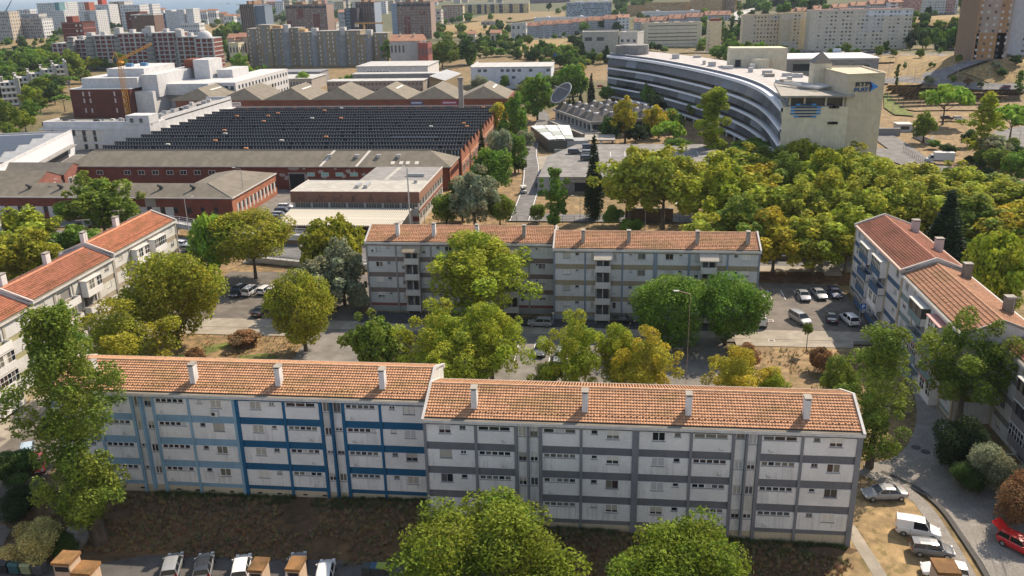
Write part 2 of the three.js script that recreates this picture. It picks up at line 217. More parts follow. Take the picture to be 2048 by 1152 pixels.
S('field', [[1030, 84], [1060, 81], [1145, 77], [1140, 92], [1128, 101], [1110, 103], [1030, 102]], .2, GOLD, 18);
S('field', [[1028, 104], [1215, 106], [1215, 114], [1028, 118]], .16, mat([.40, .29, .15], .95, { map: 'dry' }), 18);
S('field', [[866, 53], [960, 43], [1010, 44], [1020, 58], [940, 70], [905, 75], [866, 64]], .3, GOLD, 25);
S('field', [[930, 42], [1000, 26], [1050, 24], [1130, 24], [1130, 34], [1030, 44]], .3, mat([.38, .29, .14], .95, { map: 'dry' }), 25);
S('field', [[0, 80], [40, 77], [110, 77], [118, 86], [90, 97], [40, 95], [0, 98]], .2, mat([.43, .33, .17], .95, { map: 'dry' }), 25);
S('field', [[1818, 36], [1945, 29], [1955, 50], [1880, 54], [1820, 48]], .3, GOLD, 20);
S('field', [[395, 58], [410, 46], [432, 46], [455, 60], [440, 68], [400, 70]], .3, mat([.4, .3, .15], .95, { map: 'dry' }), 25);
S('road', [[452, 72], [450, 55], [456, 53], [468, 58], [472, 70]], .35, ROADF, 25);
S('road', [[1465, 40], [1470, 24], [1500, 16], [1512, 17], [1490, 30], [1482, 42]], .4, mat([.4, .39, .38], .9), 25);
// ---------- apartment rows ----------
const WHITE = mat([.82, .81, .785], .85, { map: 'brickpaint' }), RENDER = mat([.68, .66, .61], .9, { map: 'plaster' }), CREAM = mat([.62, .53, .38], .9, { map: 'plaster' }), CONC = mat([.42, .39, .34], .9, { map: 'conc' }), CONCD = mat([.27, .24, .19], .92, { map: 'conc' }), TRIM = mat([.66, .64, .6], .85, { map: 'plaster' });
const FRW = mat([.72, .72, .7], .5), FRG = mat([.3, .31, .32], .5), FRD = mat([.05, .04, .04], .5), GLS = [mat([.012, .016, .022], .08), mat([.03, .035, .04], .1), mat([.1, .1, .1], .12), mat([.05, .03, .03], .12), mat([.16, .15, .12], .2)], DARK = mat([.012, .012, .013], .9), BLIND = [mat([.55, .52, .44], .7, { map: 'plaster' }), mat([.45, .45, .44], .7), mat([.6, .58, .52], .7), mat([.38, .36, .3], .7)];
const CORR = mat([.5, .5, .5], .8), STEEL = mat([.35, .36, .37], .45, { metal: .5 }), TILEM = mat([1, 1, 1], .85, { vc: 1 });
function win(p, x0, y0, x1, y1, z = .05, o = {}) {                   // window > pane, blind, sill, set in an opening
  const f = new MB(), t = o.t ?? .055, n = o.n || 2, fm = o.frame || pick([FRW, FRW, FRG, FRW]);
  f.box(x0, y0, z - .1, x0 + t, y1, z).box(x1 - t, y0, z - .1, x1, y1, z).box(x0 + t, y0, z - .1, x1 - t, y0 + t, z).box(x0 + t, y1 - t, z - .1, x1 - t, y1, z);
  const blind = o.blind ?? (R() < .72 ? pick([1, 1, 1, .75, .6]) : 0);
  const w = (x1 - x0 - 2 * t) / n; for (let k = 1; k < n; k++) f.box(x0 + t + k * w - t / 2, y0 + t, z - .09, x0 + t + k * w + t / 2, y1 - t, z - .004);
  const m = f.to('window', fm, p), gm = pick(GLS);
  for (let k = 0; k < n; k++) bx('pane', x0 + t + k * w + (k ? t / 2 : 0), y0 + t, z - .075, x0 + t + (k + 1) * w - (k < n - 1 ? t / 2 : 0), y1 - t, z - .06, R() < .8 ? gm : pick(GLS), m);
  if (blind > .1) { const b = new MB(), h = (y1 - y0 - 2 * t) * blind; for (let k = 0, N = Math.max(3, Math.round(h / .12)); k < N; k++) { const ya = y1 - t - h * (k + 1) / N, yb = y1 - t - h * k / N; b.box(x0 + t, ya + .008, z - .05, x1 - t, yb, z - .018 - (k % 2) * .006); } b.to('blind', pick(BLIND), m); }
  if (o.sill !== 0) bx('sill', x0 - .06, y0 - .07, z - .1, x1 + .06, y0, z + .09, o.sillm || FRG, m);
  return m;
}
function strip(p, x0, y0, x1, y1, z, n = 5) {                        // the long kitchen window: one frame, n panes
  const f = new MB(), t = .05, w = (x1 - x0) / n; const some = R() < .25 ? Math.floor(R() * n) : -1;
  f.box(x0, y1 - .03, z - .12, x1, y1, z); f.box(x0, y0, z - .12, x1, y0 + .03, z); for (let k = 0; k <= n; k++) f.box(x0 + k * w - .05, y0 + .03, z - .12, x0 + k * w + .05, y1 - .03, z + .02);
  const m = f.to('window', FRW, p); const gm = pick(GLS); for (let k = 0; k < n; k++) bx('pane', x0 + k * w + .05, y0 + .03, z - .11, x0 + (k + 1) * w - .05, y1 - .03, z - .08, k === some ? BLIND[1] : R() < .7 ? gm : pick(GLS), m);
  bx('sill', x0 - .05, y0 - .06, z - .1, x1 + .05, y0, z + .07, FRG, m);
}
function panel(p, x0, x1, y0, y1, holes, m, z0 = -.12, z1 = .06) {   // wall panel with window openings
  const xs = [...new Set([x0, x1, ...holes.flatMap(h => [h[0], h[2]])])].sort((a, b) => a - b), ys = [...new Set([y0, y1, ...holes.flatMap(h => [h[1], h[3]])])].sort((a, b) => a - b), b = new MB();
  for (let j = 0; j < ys.length - 1; j++) { let run = null; for (let i = 0; i <= xs.length - 1; i++) { const last = i === xs.length - 1, cx = last ? 0 : (xs[i] + xs[i + 1]) / 2, cy = (ys[j] + ys[j + 1]) / 2, open = last || holes.some(h => cx > h[0] && cx < h[2] && cy > h[1] && cy < h[3]); if (open) { if (run !== null) b.box(run, ys[j], z0, xs[i], ys[j + 1], z1); run = null; } else if (run === null) run = xs[i]; } }
  return b.to('wall_panel', m, p);
}
function tiles(p, W, z0, y0, z1, y1, tone, x0 = 0, tw = .3, cl = .4, seed = 1) {   // interlocking clay tiles, course over course
  const b = new MB(), len = Math.hypot(z1 - z0, y1 - y0), n = Math.max(1, Math.round(len / cl)), k = Math.round(W / tw), w = W / k, dz = (z1 - z0) / len, dy = (y1 - y0) / len, nz = -dy * Math.sign(dz || 1) * -1, s = Math.sign(-dz) || 1;
  const NY = Math.abs(dz), NZ = dy * s;                              // outward normal of the slope: (0, NY, NZ)
  const pt = (x, d, h) => [x, y0 + dy * d + NY * h, z0 + dz * d + NZ * h];
  for (let j = 0; j < n; j++) { const d0 = j / n * len - .03, d1 = (j + 1) / n * len;
    for (let i = 0; i < k; i++) { const xa = x0 + i * w, q = rr(.8, 1.18) * (.9 + .2 * fbm((xa + seed * 40) / 5, j / 3 + seed * 9, 3)), li = sstep(.52, .72, fbm(xa / 3 + seed * 11, j * .35 + seed, 4)) * .6; b.col = [lerp(tone[0], tone[0] * .62, li) * q, lerp(tone[1], tone[1] * .72, li) * q, lerp(tone[2], tone[2] * .55, li) * q];
      const X = [xa, xa + w * .35, xa + w * .68, xa + w], H = [0, .0, .06, 0], u = .075, t = .01;
      for (let e = 0; e < 3; e++) { const A = pt(X[e], d0, H[e] + u), B = pt(X[e + 1], d0, H[e + 1] + u), C = pt(X[e + 1], d1, H[e + 1] + t), D = pt(X[e], d1, H[e] + t); s > 0 ? b.quad(A, B, C, D) : b.quad(B, A, D, C); }
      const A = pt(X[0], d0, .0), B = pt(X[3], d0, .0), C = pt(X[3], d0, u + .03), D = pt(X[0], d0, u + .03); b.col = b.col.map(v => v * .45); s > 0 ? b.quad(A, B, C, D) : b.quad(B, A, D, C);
      if (j === 2 && i % 2 === 0) { const M = xa + w * .5; b.col = [tone[0] * .7, tone[1] * .65, tone[2] * .6]; const q0 = pt(M - .1, d0 + .1, .04), q1 = pt(M + .1, d0 + .1, .04), q2 = pt(M + .1, d0 + .12, .16), q3 = pt(M - .1, d0 + .12, .16), q4 = pt(M, d0 + .42, .05); b.quad(q0, q1, q2, q3); b.tri(q3, q2, q4); b.tri(q1, q4, q2); b.tri(q0, q3, q4); } } }
  return stuff(b.to('roof_tiles', TILEM, p));
}
function chimney(p, x, z, yb, yt, w = .55, d = .95, m = TRIM, cm = CONC) {
  const c = bx('chimney', x - w / 2, yb - .5, z - d, x + w / 2, yt, z, m, p); const k = new MB(); for (const [dx, dz] of [[-1, -1], [1, -1], [-1, 0], [1, 0]]) k.box(x + dx * (w / 2 - .05) - .05, yt, z + (dz ? -d : -.1), x + dx * (w / 2 - .05) + .05, yt + .14, z + (dz ? -d + .1 : 0));
  k.box(x - w / 2 - .06, yt + .14, z - d - .06, x + w / 2 + .06, yt + .24, z + .06).to('chimney_cap', cm, c); bx('flue', x - w / 2 + .08, yt - .02, z - d + .12, x + w / 2 - .08, yt + .1, z - .12, DARK, c); return c;
}
const LV = [9.78, 6.99, 4.2, 1.41];
function row(o) {
  const g = thing(o.name, o.label, 'apartment block', [o.x, o.y || 0, o.z], o.turn || 0, o.group), W = o.W, D = o.D || 8.9, P = o.pal, lv = LV, top = 12.05;
  bx('wall', .02, -3, -D, W - .02, top, -.14, P.wall || RENDER, g);
  const pal = x => (o.pal2 && x >= o.split ? o.pal2 : P);
  for (const [a, b, q] of o.pil) bx('pilaster', a, -1.6, -.13, b, top, .15, q || pal((a + b) / 2).pil, g);
  for (const B of o.bays) { const p = pal((B.x0 + B.x1) / 2), { x0, x1 } = B;
    if (B.t === 'S') {                                                // stair bay: two slim columns either side of a fin
      const xm = (x0 + x1) / 2; bx('fin', xm - .1, .55, -.12, xm + .1, top - .1, .55, p.pil, g);
      for (const [a, b] of [[x0 + .03, xm - .12], [xm + .12, x1 - .03]]) lv.forEach((L, f) => { const y0 = f === 3 ? .9 : L - .9; const wa = L + .92, wb = Math.min(L + 2.28, 11.85); const st = Math.floor(R() * 5); const ya = st < 2 ? wa : wa + (st === 2 ? .55 : 0);
          panel(g, a, b, y0 + .02, f ? L + 1.87 : top, [[a + .06, ya, b - .06, Math.min(wb, f ? L + 1.86 : 11.9)]], st === 4 ? RENDER : WHITE, -.13, -.02);
          win(g, a + .06, ya, b - .06, Math.min(wb, f ? L + 1.86 : 11.9), -.03, { blind: st === 1 ? 1 : st === 3 ? .5 : 0, sill: 1 }); });
      bx('plinth', x0, -1.6, -.13, x1, .9, -.03, P.plinth || CREAM, g); continue; }
    lv.forEach((L, f) => { const y1 = L + 1.93, wx = (a, b) => B.flip ? [x0 + x1 - b, x0 + x1 - a] : [a, b];
      if (B.t === 'A' || B.t === 'C') { const big = wx(x0 + 1.26, x0 + 2.52), sml = wx(x1 - 1.47, x1 - .86); const hs = B.t === 'A' ? [[big[0], y1 - .97, big[1], y1], [sml[0], y1 - .45, sml[1], y1 - .02]] : [[big[0], y1 - 1.0, big[1], y1]];
        panel(g, x0, x1, L, y1, hs, B.m || p.panel || WHITE); win(g, ...hs[0], .02, { blind: B.blind }); if (hs[1]) win(g, ...hs[1], .02, { n: R() < .4 ? 2 : 1, blind: R() < .15 ? 1 : 0, frame: R() < .4 ? FRW : FRG }); }
      if (B.t === 'B') { panel(g, x0, x1, L, y1, [[x0 + .12, y1 - .48, x1 - .4, y1 - .03]], p.panel || WHITE); const full = f === 0 && R() < .6; strip(g, x0 + .12, y1 - .48, x1 - .4, y1 - .03, .02, full ? 3 : 5); if (R() < .75) { const c = new MB(), cx = B.flip ? x0 + .9 : x1 - 1.0, cy = L + .42; c.box(cx - .22, cy, .06, cx - .18, cy + .04, .5).box(cx - .22, cy, .46, cx + .2, cy + .03, .5).tube([cx, cy - .3, .08], [cx, cy + .02, .48], .018, .018, 4).to('clothes_bracket', FRG, g); } }
      if (B.t === 'P') panel(g, x0, x1, L, y1, [], B.m || p.panel || WHITE);
      if (B.t === 'T') { const hw = [[x0 + .75, y1 - 1.25, x0 + 1.4, y1 - .1], [x1 - 1.4, y1 - 1.25, x1 - .75, y1 - .1]]; panel(g, x0, x1, L, y1, hw, p.panel || WHITE); for (const h of hw) win(g, ...h, .02, { n: 1 }); }
      if (B.t === 'K') panel(g, x0, x1, L, y1, [[x0 + .4, L + .02, x1 - .4, y1 - .1]], p.panel || WHITE);
      bx('band', x0, f ? y1 + .004 : y1 + .004, -.13, x1, f ? lv[f - 1] - .004 : top, 0, B.band || p.band, g); });
    bx('band', x0, .9, -.13, x1, 1.406, 0, B.band || p.base || p.band, g);
    bx('plinth', x0, -1.6, -.13, x1, .896, -.03, P.plinth || CREAM, g);
    if (o.vents) for (let k = 0; k < 2; k++) bx('vent', x0 + .9 + k * 2.2, .3, -.05, x0 + 1.4 + k * 2.2, .48, -.01, DARK, g);
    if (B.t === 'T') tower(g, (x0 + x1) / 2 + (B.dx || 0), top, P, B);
    if (B.t === 'K') balconies(g, x0, x1, p, B, o);
  }
  // eaves, tiled roof, gable copings
  const zr = -D / 2 + .05, yE = top, ov = .45;
  const ev = new MB().box(-.1, yE, -.15, W + .1, yE + .32, ov); ev.to('eaves', o.eave || TRIM, g);
  bx('eaves', -.1, yE, -D - ov, W + .1, yE + .32, -D + .1, o.eave || TRIM, g);
  bx('gutter', -.05, yE + .322, -.3, W + .05, yE + .36, ov - .06, o.gutter || CONCD, g);
  const yr = yE + .42 + (-(zr) - .08) * .385, rb = new MB();
  rb.extrude([[-.1, yE + .3], [zr, yr - .06], [-D + .1, yE + .3]], .0, W).to('roof_deck', CONCD, g);
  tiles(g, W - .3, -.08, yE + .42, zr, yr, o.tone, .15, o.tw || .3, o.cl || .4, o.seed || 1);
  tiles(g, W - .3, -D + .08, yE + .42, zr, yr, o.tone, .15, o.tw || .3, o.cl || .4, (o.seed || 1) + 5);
  { const b = new MB(), n = Math.round(W / .42); for (let k = 0; k < n; k++) { const q = rr(.85, 1.15); b.col = o.tone.map((v, i) => v * q * (i ? 1.12 : 1.05)); const xa = k * W / n, xb = (k + 1) * W / n + .03, h = .13 + (k % 2) * .004; b.quad([xa, yr - .04, zr + .24], [xb, yr - .04, zr + .24], [xb, yr + h, zr + .1], [xa, yr + h, zr + .1]).quad([xa, yr + h, zr + .1], [xb, yr + h, zr + .1], [xb, yr + h, zr - .1], [xa, yr + h, zr - .1]).quad([xa, yr + h, zr - .1], [xb, yr + h, zr - .1], [xb, yr - .04, zr - .24], [xa, yr - .04, zr - .24]); } stuff(b.to('ridge_tiles', TILEM, g)); }
  for (const [e, xa, xb] of [[0, -.1, .15], [1, W - .15, W + .1]]) { const h = o.cope ?? .12; new MB().extrude([[ov, yE + .33], [ov, yE + .33 + h], [zr, yr + .12 + h], [-D - ov, yE + .33 + h], [-D - ov, yE + .33], [zr, yr - .12]], xa, xb).to('gable_coping', o.copem || TRIM, g);
    const gx = e ? W - .02 : -.02; new MB().extrude([[-.15, yE - .02], [-.2, yE + .3], [zr, yr - .1], [-D + .2, yE + .3], [-D + .1, yE - .02]], gx, gx + (e ? .03 : -.03)).to('gable_wall', P.wall || RENDER, g);
    for (const L of [9.78, 6.99, 4.2]) bx('band', e ? W - .02 : -.05, L - .86, -D + .1, e ? W + .05 : .02, L - .02, -.16, P.gband || P.band, g); }
  for (const [cx, cz, h, m] of o.chim || []) if (cx !== null) { const yb = yE + .42 + (Math.min(-cz, D + cz) - .08) * .385; chimney(g, cx, cz, yb, yb + (h || 2.1), o.cw || .58, o.cd || .95, m || CHW, o.capm || CONC); }
  return g;
}
function tower(g, xc, top, P, B) {                                   // open stair tower with parapets and a sloping canopy
  const w = 1.1, z1 = 1.35; for (const s of [-1, 1]) { bx('post', xc + s * w - .12, -1.2, z1 - .24, xc + s * w + .12, top - 1.1, z1, P.tpost || CONC, g); bx('tower_wall', xc + s * w - .08, -1.2, .16, xc + s * w + .08, top - 1.1, z1 - .24, RENDER, g); }
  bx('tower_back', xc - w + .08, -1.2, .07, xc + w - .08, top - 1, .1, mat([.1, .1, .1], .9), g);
  for (let f = 0; f < 4; f++) { const y = 9.3 - f * 2.79 - .3; bx('landing', xc - w + .12, y - .15, .12, xc + w - .12, y, z1, CONC, g); bx('parapet', xc - w - .14, y - .15, z1 + .004, xc + w + .14, y + .92, z1 + .12, P.parapet || TRIM, g);
    const s = new MB(); for (let k = 0; k < 8; k++) s.box(xc - .95, y + .0 + k * .17 + .17, z1 - .3 - k * .12, xc - .1, y + .17 + k * .17 + .17, z1 - .42 - k * .12); s.to('stair_flight', mat([.16, .17, .18], .9), g); bx('stair_wall', xc - .06, y, .12, xc + .06, y + 2.3, z1 - .3, RENDER, g); }
  new MB().extrude([[-.1, top - .02], [-.1, top + .14], [1.9, top - .92], [1.9, top - 1.08]], xc - 1.5, xc + 1.5).to('canopy', B.can || mat([.5, .45, .36], .9, { map: 'conc' }), g);
}
function balconies(g, x0, x1, p, B, o) {                             // projecting balconies, some glazed in
  const z1 = 1.15; LV.forEach((L, f) => { const y = L - .75, enc = B.enc[f]; const bal = new MB(); bal.box(x0 + .02, y - .16, -.1, x1 - .02, y, z1);
    const b = bal.to('balcony', CONC, g); const pm = B.par || p.band;
    bx('parapet', x0, y - .16, z1 + .003, x1, y + .92, z1 + .1, enc === 'w' ? WHITE : pm, b); for (const [xa, xb] of [[x0, x0 + .1], [x1 - .1, x1]]) bx('parapet', xa, y - .16, -.1, xb, y + .92, z1, o.pal.side || WHITE, b);
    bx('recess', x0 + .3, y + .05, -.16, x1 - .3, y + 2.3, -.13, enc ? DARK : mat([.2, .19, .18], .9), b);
    if (enc) { const yt = y + 2.42, n = Math.round((x1 - x0) / .75), w = (x1 - x0) / n, fm = enc === 'd' ? FRD : FRW; const fr = new MB(); for (let k = 0; k <= n; k++) fr.box(x0 + k * w - .035 * (k > 0), y + .92, z1 + .02, x0 + k * w + .035 * (k < n), yt, z1 + .09); fr.box(x0, yt - .07, z1 + .02, x1, yt, z1 + .092); if (enc !== 'd') fr.box(x0, y + 1.62, z1 + .02, x1, y + 1.67, z1 + .088); fr.to('glazing_frame', fm, b);
      for (let k = 0; k < n; k++) bx('pane', x0 + k * w + .035, y + .92, z1 + .04, x0 + (k + 1) * w - .035, yt - .07, z1 + .06, enc === 'w' && k % 3 === 0 ? BLIND[2] : pick(GLS), b);
      for (const [xa, xb] of [[x0, x0 + .06], [x1 - .06, x1]]) bx('side_screen', xa, y + .92, 0, xb, yt, z1 + .02, enc === 'd' ? FRD : WHITE, b);
      bx('balcony_roof', x0 - .1, yt + .003, -.1, x1 + .1, yt + .09, z1 + .2, enc === 'd' ? TRIM : B.rf || TRIM, b); }
    else if (f < 4) { const d = new MB().box(x0 + .6, y + .05, -.13, x0 + 1.5, y + 2.1, -.1); d.to('balcony_door', pick([FRD, FRW, BLIND[0]]), b); } });
}
const half = (a) => ({ bays: [{ t: 'A', x0: a + .27, x1: a + 5.14 }, { t: 'B', x0: a + 5.43, x1: a + 9.15 }, { t: 'S', x0: a + 9.47, x1: a + 11.6 }, { t: 'B', x0: a + 11.95, x1: a + 15.65, flip: 1 }, { t: 'A', x0: a + 15.92, x1: a + 20.78, flip: 1 }], pil: [[a + 5.14, a + 5.43], [a + 9.15, a + 9.47], [a + 11.6, a + 11.95], [a + 15.65, a + 15.92]] });
const CHW = mat([.78, .77, .75], .85, { map: 'plaster' });
const GREYB = { band: mat([.17, .175, .19], .85, { map: 'plaster' }), pil: mat([.23, .24, .26], .85, { map: 'plaster' }), base: mat([.19, .2, .215], .85, { map: 'plaster' }) };
const LBLUE = { band: mat([.25, .41, .54], .85, { map: 'plaster' }), pil: mat([.26, .43, .56], .85, { map: 'plaster' }) }, DBLUE = { band: mat([.004, .105, .225], .8, { map: 'plaster' }), pil: mat([.004, .12, .26], .8, { map: 'plaster' }) };
const TONE = [.47, .255, .14];
{ const a = half(0), b = half(21.17); row({ name: 'grey_apartment_block', label: 'long white apartment block with grey bands, right of the two front blocks', x: -18.03, z: -76.04, W: 42.47, D: 8.9, pal: GREYB, bays: [...a.bays, ...b.bays], pil: [[-.02, .27], ...a.pil, [20.78, 21.44], ...b.pil, [41.95, 42.47]], chim: [[5, -1.15], [16.1, -1.15], [26.2, -1.15], [37.4, -1.15]], tone: TONE, seed: 1 }); }
{ const a = half(0), b = half(21.15); row({ name: 'blue_apartment_block', label: 'long front apartment block banded half pale blue and half deep blue', x: -60.4, z: -79.76, W: 42.1, D: 8.9, pal: LBLUE, pal2: DBLUE, split: 21.05, bays: [...a.bays, ...b.bays], pil: [[-.02, .27], ...a.pil, [20.72, 21.02], [21.05, 21.42, DBLUE.pil], ...b.pil, [41.93, 42.1]], chim: [[4.5, -1.15], [16, -1.15], [25.6, -1.15], [37, -1.15]], tone: TONE, seed: 2, vents: 1, gutter: mat([.33, .29, .22], .9, { map: 'conc' }) }); }
const MAUVE = { band: mat([.24, .185, .165], .9, { map: 'plaster' }), pil: mat([.34, .33, .3], .9, { map: 'plaster' }), base: mat([.27, .1, .085], .9, { map: 'plaster' }), plinth: mat([.36, .38, .36], .9, { map: 'plaster' }), panel: mat([.62, .63, .62], .88, { map: 'plaster' }) };
const SAND = { band: mat([.35, .3, .19], .9, { map: 'plaster' }), pil: mat([.24, .29, .34], .9, { map: 'plaster' }), plinth: mat([.3, .34, .37], .9, { map: 'plaster' }), panel: mat([.64, .65, .64], .88, { map: 'plaster' }) };
const bk = () => ({ bays: [{ t: 'A', x0: .3, x1: 5.05 }, { t: 'T', x0: 5.35, x1: 11.1, dx: -.1 }, { t: 'A', x0: 11.4, x1: 16.2, flip: 1 }, { t: 'A', x0: 16.85, x1: 21.7 }, { t: 'T', x0: 22.05, x1: 27.8 }, { t: 'A', x0: 28.1, x1: 32.75, flip: 1 }], pil: [[-.02, .3], [5.05, 5.35], [11.1, 11.4], [16.2, 16.85], [21.7, 22.05], [27.8, 28.1], [32.75, 33.05]] });
{ const b = bk(); row({ name: 'sand_apartment_block', label: 'apartment block with sand coloured bands and two stair towers beyond the courtyard', x: -8.75, z: -135.51, W: 33.05, pal: SAND, ...b, bays: b.bays.map(q => q.t === 'T' ? { ...q, can: mat([.55, .5, .42], .9, { map: 'conc' }) } : q), chim: [[4.8, -1.4, 1.9, CONC], [12.2, -1.4, 1.9, CONC], [23.2, -1.4, 1.9, CONC], [31.2, -1.4, 1.9, CONC]], tone: [.47, .25, .14], seed: 3, cope: .2 }); }
{ const b = bk(); row({ name: 'mauve_apartment_block', label: 'white apartment block with mauve brown bands, half hidden by the tallest courtyard tree', x: -40.95, z: -138.23, W: 32.3, pal: MAUVE, ...b, bays: b.bays.map(q => q.t === 'T' ? { ...q, can: mat([.36, .3, .22], .9, { map: 'conc' }) } : { ...q, x1: Math.min(q.x1, 32) }), pil: b.pil.map(q => [Math.min(q[0], 32), Math.min(q[1], 32.3)]), chim: [[5.3, -1.4], [11.6, -1.4], [19, -1.4, 1.9], [27, -1.4, 1.9, CONC]], tone: [.46, .24, .135], seed: 4, cope: .2 }); }
// rows across the ends of the courtyard: local x runs away from the camera on the left, towards it on the right
const BEIGE = { band: mat([.4, .34, .25], .9, { map: 'plaster' }), pil: mat([.4, .37, .32], .9, { map: 'plaster' }), panel: mat([.66, .65, .6], .88, { map: 'plaster' }) }, OLIVE = { band: mat([.42, .4, .22], .9, { map: 'plaster' }), pil: mat([.5, .46, .36], .9, { map: 'plaster' }), panel: mat([.7, .7, .68], .88, { map: 'plaster' }) };
const lk = (W, enc1, enc2) => ({ bays: [{ t: 'C', x0: .3, x1: 4.9 }, { t: 'K', x0: 5.4, x1: 9.6, enc: enc1, par: WHITE }, { t: 'P', x0: 9.9, x1: 11.3 }, { t: 'K', x0: 11.6, x1: 15.8, enc: enc2, par: WHITE }, { t: 'C', x0: 16.3, x1: W - .3, flip: 1 }], pil: [[-.02, .3], [4.9, 5.35], [9.62, 9.9], [11.3, 11.58], [15.85, 16.3], [W - .3, W + .02]] });
const LT = Math.PI / 2;
row({ name: 'beige_apartment_block', label: 'sunlit apartment block with beige bands at the far end of the left row', x: -81.45, z: -129.1, turn: LT, W: 21.9, pal: BEIGE, ...lk(21.9, ['w', 0, 'w', 0], ['g', 0, 0, 'g']), chim: [[2.4, -5.6, 1.6], [12.4, -5.6, 1.6]], cw: 1.1, cd: .7, tone: [.47, .185, .095], seed: 6, cope: .2 });
row({ name: 'beige_apartment_block', label: 'sunlit apartment block with beige bands and open balconies in the middle of the left row', x: -81.45, y: -.5, z: -107.6, turn: LT, W: 21.45, pal: BEIGE, ...lk(21.45, [0, 0, 0, 'w'], ['w', 0, 0, 0]), chim: [[3, -5.6, 1.6], [13.5, -5.6, 1.6]], cw: 1.1, cd: .7, tone: [.38, .15, .085], seed: 7, cope: .2 });
row({ name: 'olive_apartment_block', label: 'sunlit apartment block with olive bands at the near end of the left row', x: -81.45, y: -1.05, z: -86, turn: LT, W: 21.5, pal: OLIVE, bays: [{ t: 'C', x0: .3, x1: 4.9 }, { t: 'K', x0: 5.2, x1: 9.6, enc: ['g', 'w', 'g', 'w'], par: WHITE }, { t: 'K', x0: 10.2, x1: 14.8, enc: [0, 'w', 'g', 'w'], par: WHITE }, { t: 'C', x0: 15.3, x1: 21.2, flip: 1 }], pil: [[-.02, .3], [4.9, 5.2], [9.7, 10.1], [14.85, 15.3], [21.2, 21.5]], chim: [[4, -5.6, 1.6], [14, -5.6, 1.6]], cw: 1.1, cd: .7, tone: [.4, .155, .085], seed: 8, cope: .2 });
const BLUER = { band: mat([.05, .115, .21], .85, { map: 'plaster' }), pil: mat([.5, .43, .3], .9, { map: 'plaster' }), panel: mat([.66, .66, .66], .88, { map: 'plaster' }) }, TEAL = { band: mat([.2, .29, .29], .88, { map: 'plaster' }), pil: mat([.5, .42, .3], .9, { map: 'plaster' }), gband: mat([.42, .33, .22], .9, { map: 'plaster' }), panel: mat([.62, .63, .64], .88, { map: 'plaster' }) }, MAUR = { band: mat([.24, .22, .22], .9, { map: 'plaster' }), pil: mat([.5, .45, .35], .9, { map: 'plaster' }), panel: mat([.62, .62, .62], .88, { map: 'plaster' }) };
const rk = (W, e1, e2, rf) => ({ bays: [{ t: 'C', x0: .3, x1: 5.6 }, { t: 'K', x0: 7.2, x1: 12.1, enc: e1, rf }, { t: 'K', x0: 14.2, x1: 18.9, enc: e2, rf }, { t: 'C', x0: 19.3, x1: W - .35, flip: 1 }, { t: 'P', x0: 5.9, x1: 7.15 }, { t: 'P', x0: 12.2, x1: 14.1 }], pil: [[-.02, .3], [5.6, 5.9], [18.92, 19.3], [W - .35, W + .02]] });
row({ name: 'blue_banded_apartment_block', label: 'apartment block with navy bands and glazed balconies at the far end of the right row', x: 43.3, z: -152.1, turn: -LT, W: 25.8, pal: BLUER, ...rk(25.8, ['g', 0, 'g', 'g'], ['g', 0, 'w', 0]), chim: [[6.6, -6.9, 1.7, mat([.55, .47, .45], .9, { map: 'plaster' })], [17.6, -6.9, 1.7, mat([.55, .47, .45], .9, { map: 'plaster' })]], cw: 1.0, cd: 1.1, tone: [.33, .125, .075], seed: 9, eave: mat([.58, .44, .36], .85, { map: 'plaster' }), cope: .22, gutter: mat([.55, .38, .3], .9) });
row({ name: 'teal_apartment_block', label: 'apartment block with grey green bands and mossy roof, middle of the right row', x: 43.3, y: -.5, z: -126.2, turn: -LT, W: 23.3, pal: TEAL, ...rk(23.3, ['d', 0, 'g', 0], ['w', 0, 'g', 'w'], mat([.5, .25, .22], .7)), chim: [[3.2, -6.9, 1.8, CONCD], [17, -6.9, 1.8, CONCD]], cw: 1.0, cd: 1.1, tone: [.31, .145, .075], seed: 10, cope: .1, copem: CONC, tw: .55, cl: .55, gutter: CONC });
row({ name: 'mauve_banded_apartment_block', label: 'apartment block with grey mauve bands, set back at the near end of the right row', x: 48.0, y: -1.6, z: -102.6, turn: -LT, W: 24, pal: MAUR, ...rk(24, ['d', 'd', 'g', 0], ['d', 'g', 'w', 0]), chim: [[6, -6.9, 1.8, CONCD]], cw: 1.0, cd: 1.1, tone: [.3, .12, .075], seed: 11, copem: CONC });
row({ name: 'orange_roofed_block', label: 'corner of an orange tiled block peeping in at the left photo edge', x: -148, y: .2, z: -151, turn: 0, W: 24.2, pal: BEIGE, bays: [{ t: 'A', x0: .3, x1: 12 }, { t: 'A', x0: 12.4, x1: 23.9 }], pil: [[0, .3], [12, 12.4], [23.9, 24.2]], tone: [.6, .25, .12], seed: 12, D: 9 });
// ---------- works yard behind the avenue ----------
const atz = (u, v, z) => { const d = ray(u, v), t = z / d.z; return [d.x * t, 53 + d.y * t]; };
const BRICK = mat([.25, .078, .05], .9, { map: 'brick' }), BRICKL = mat([.33, .105, .055], .9, { map: 'brick' }), BRICKO = mat([.5, .19, .1], .9, { map: 'brick' }), FIB = mat([.25, .235, .205], .92, { map: 'fibre' }), FIBD = mat([.2, .195, .185], .92, { map: 'fibre' }), WALLW = mat([.6, .59, .57], .85, { map: 'plaster' }), WALLC = mat([.64, .645, .65], .8, { map: 'plaster' }), ROOFL = mat([.55, .53, .47], .8, { map: 'conc' }), ROOFG = mat([.33, .32, .31], .85, { map: 'conc' }), GLASS = mat([.02, .028, .036], .1), GLASSB = mat([.035, .055, .075], .12), WINF = mat([.55, .54, .5], .6), METAL = mat([.42, .43, .43], .45, { metal: .6 }), RUST = mat([.5, .22, .1], .85), BLK = mat([.025, .028, .034], .6);
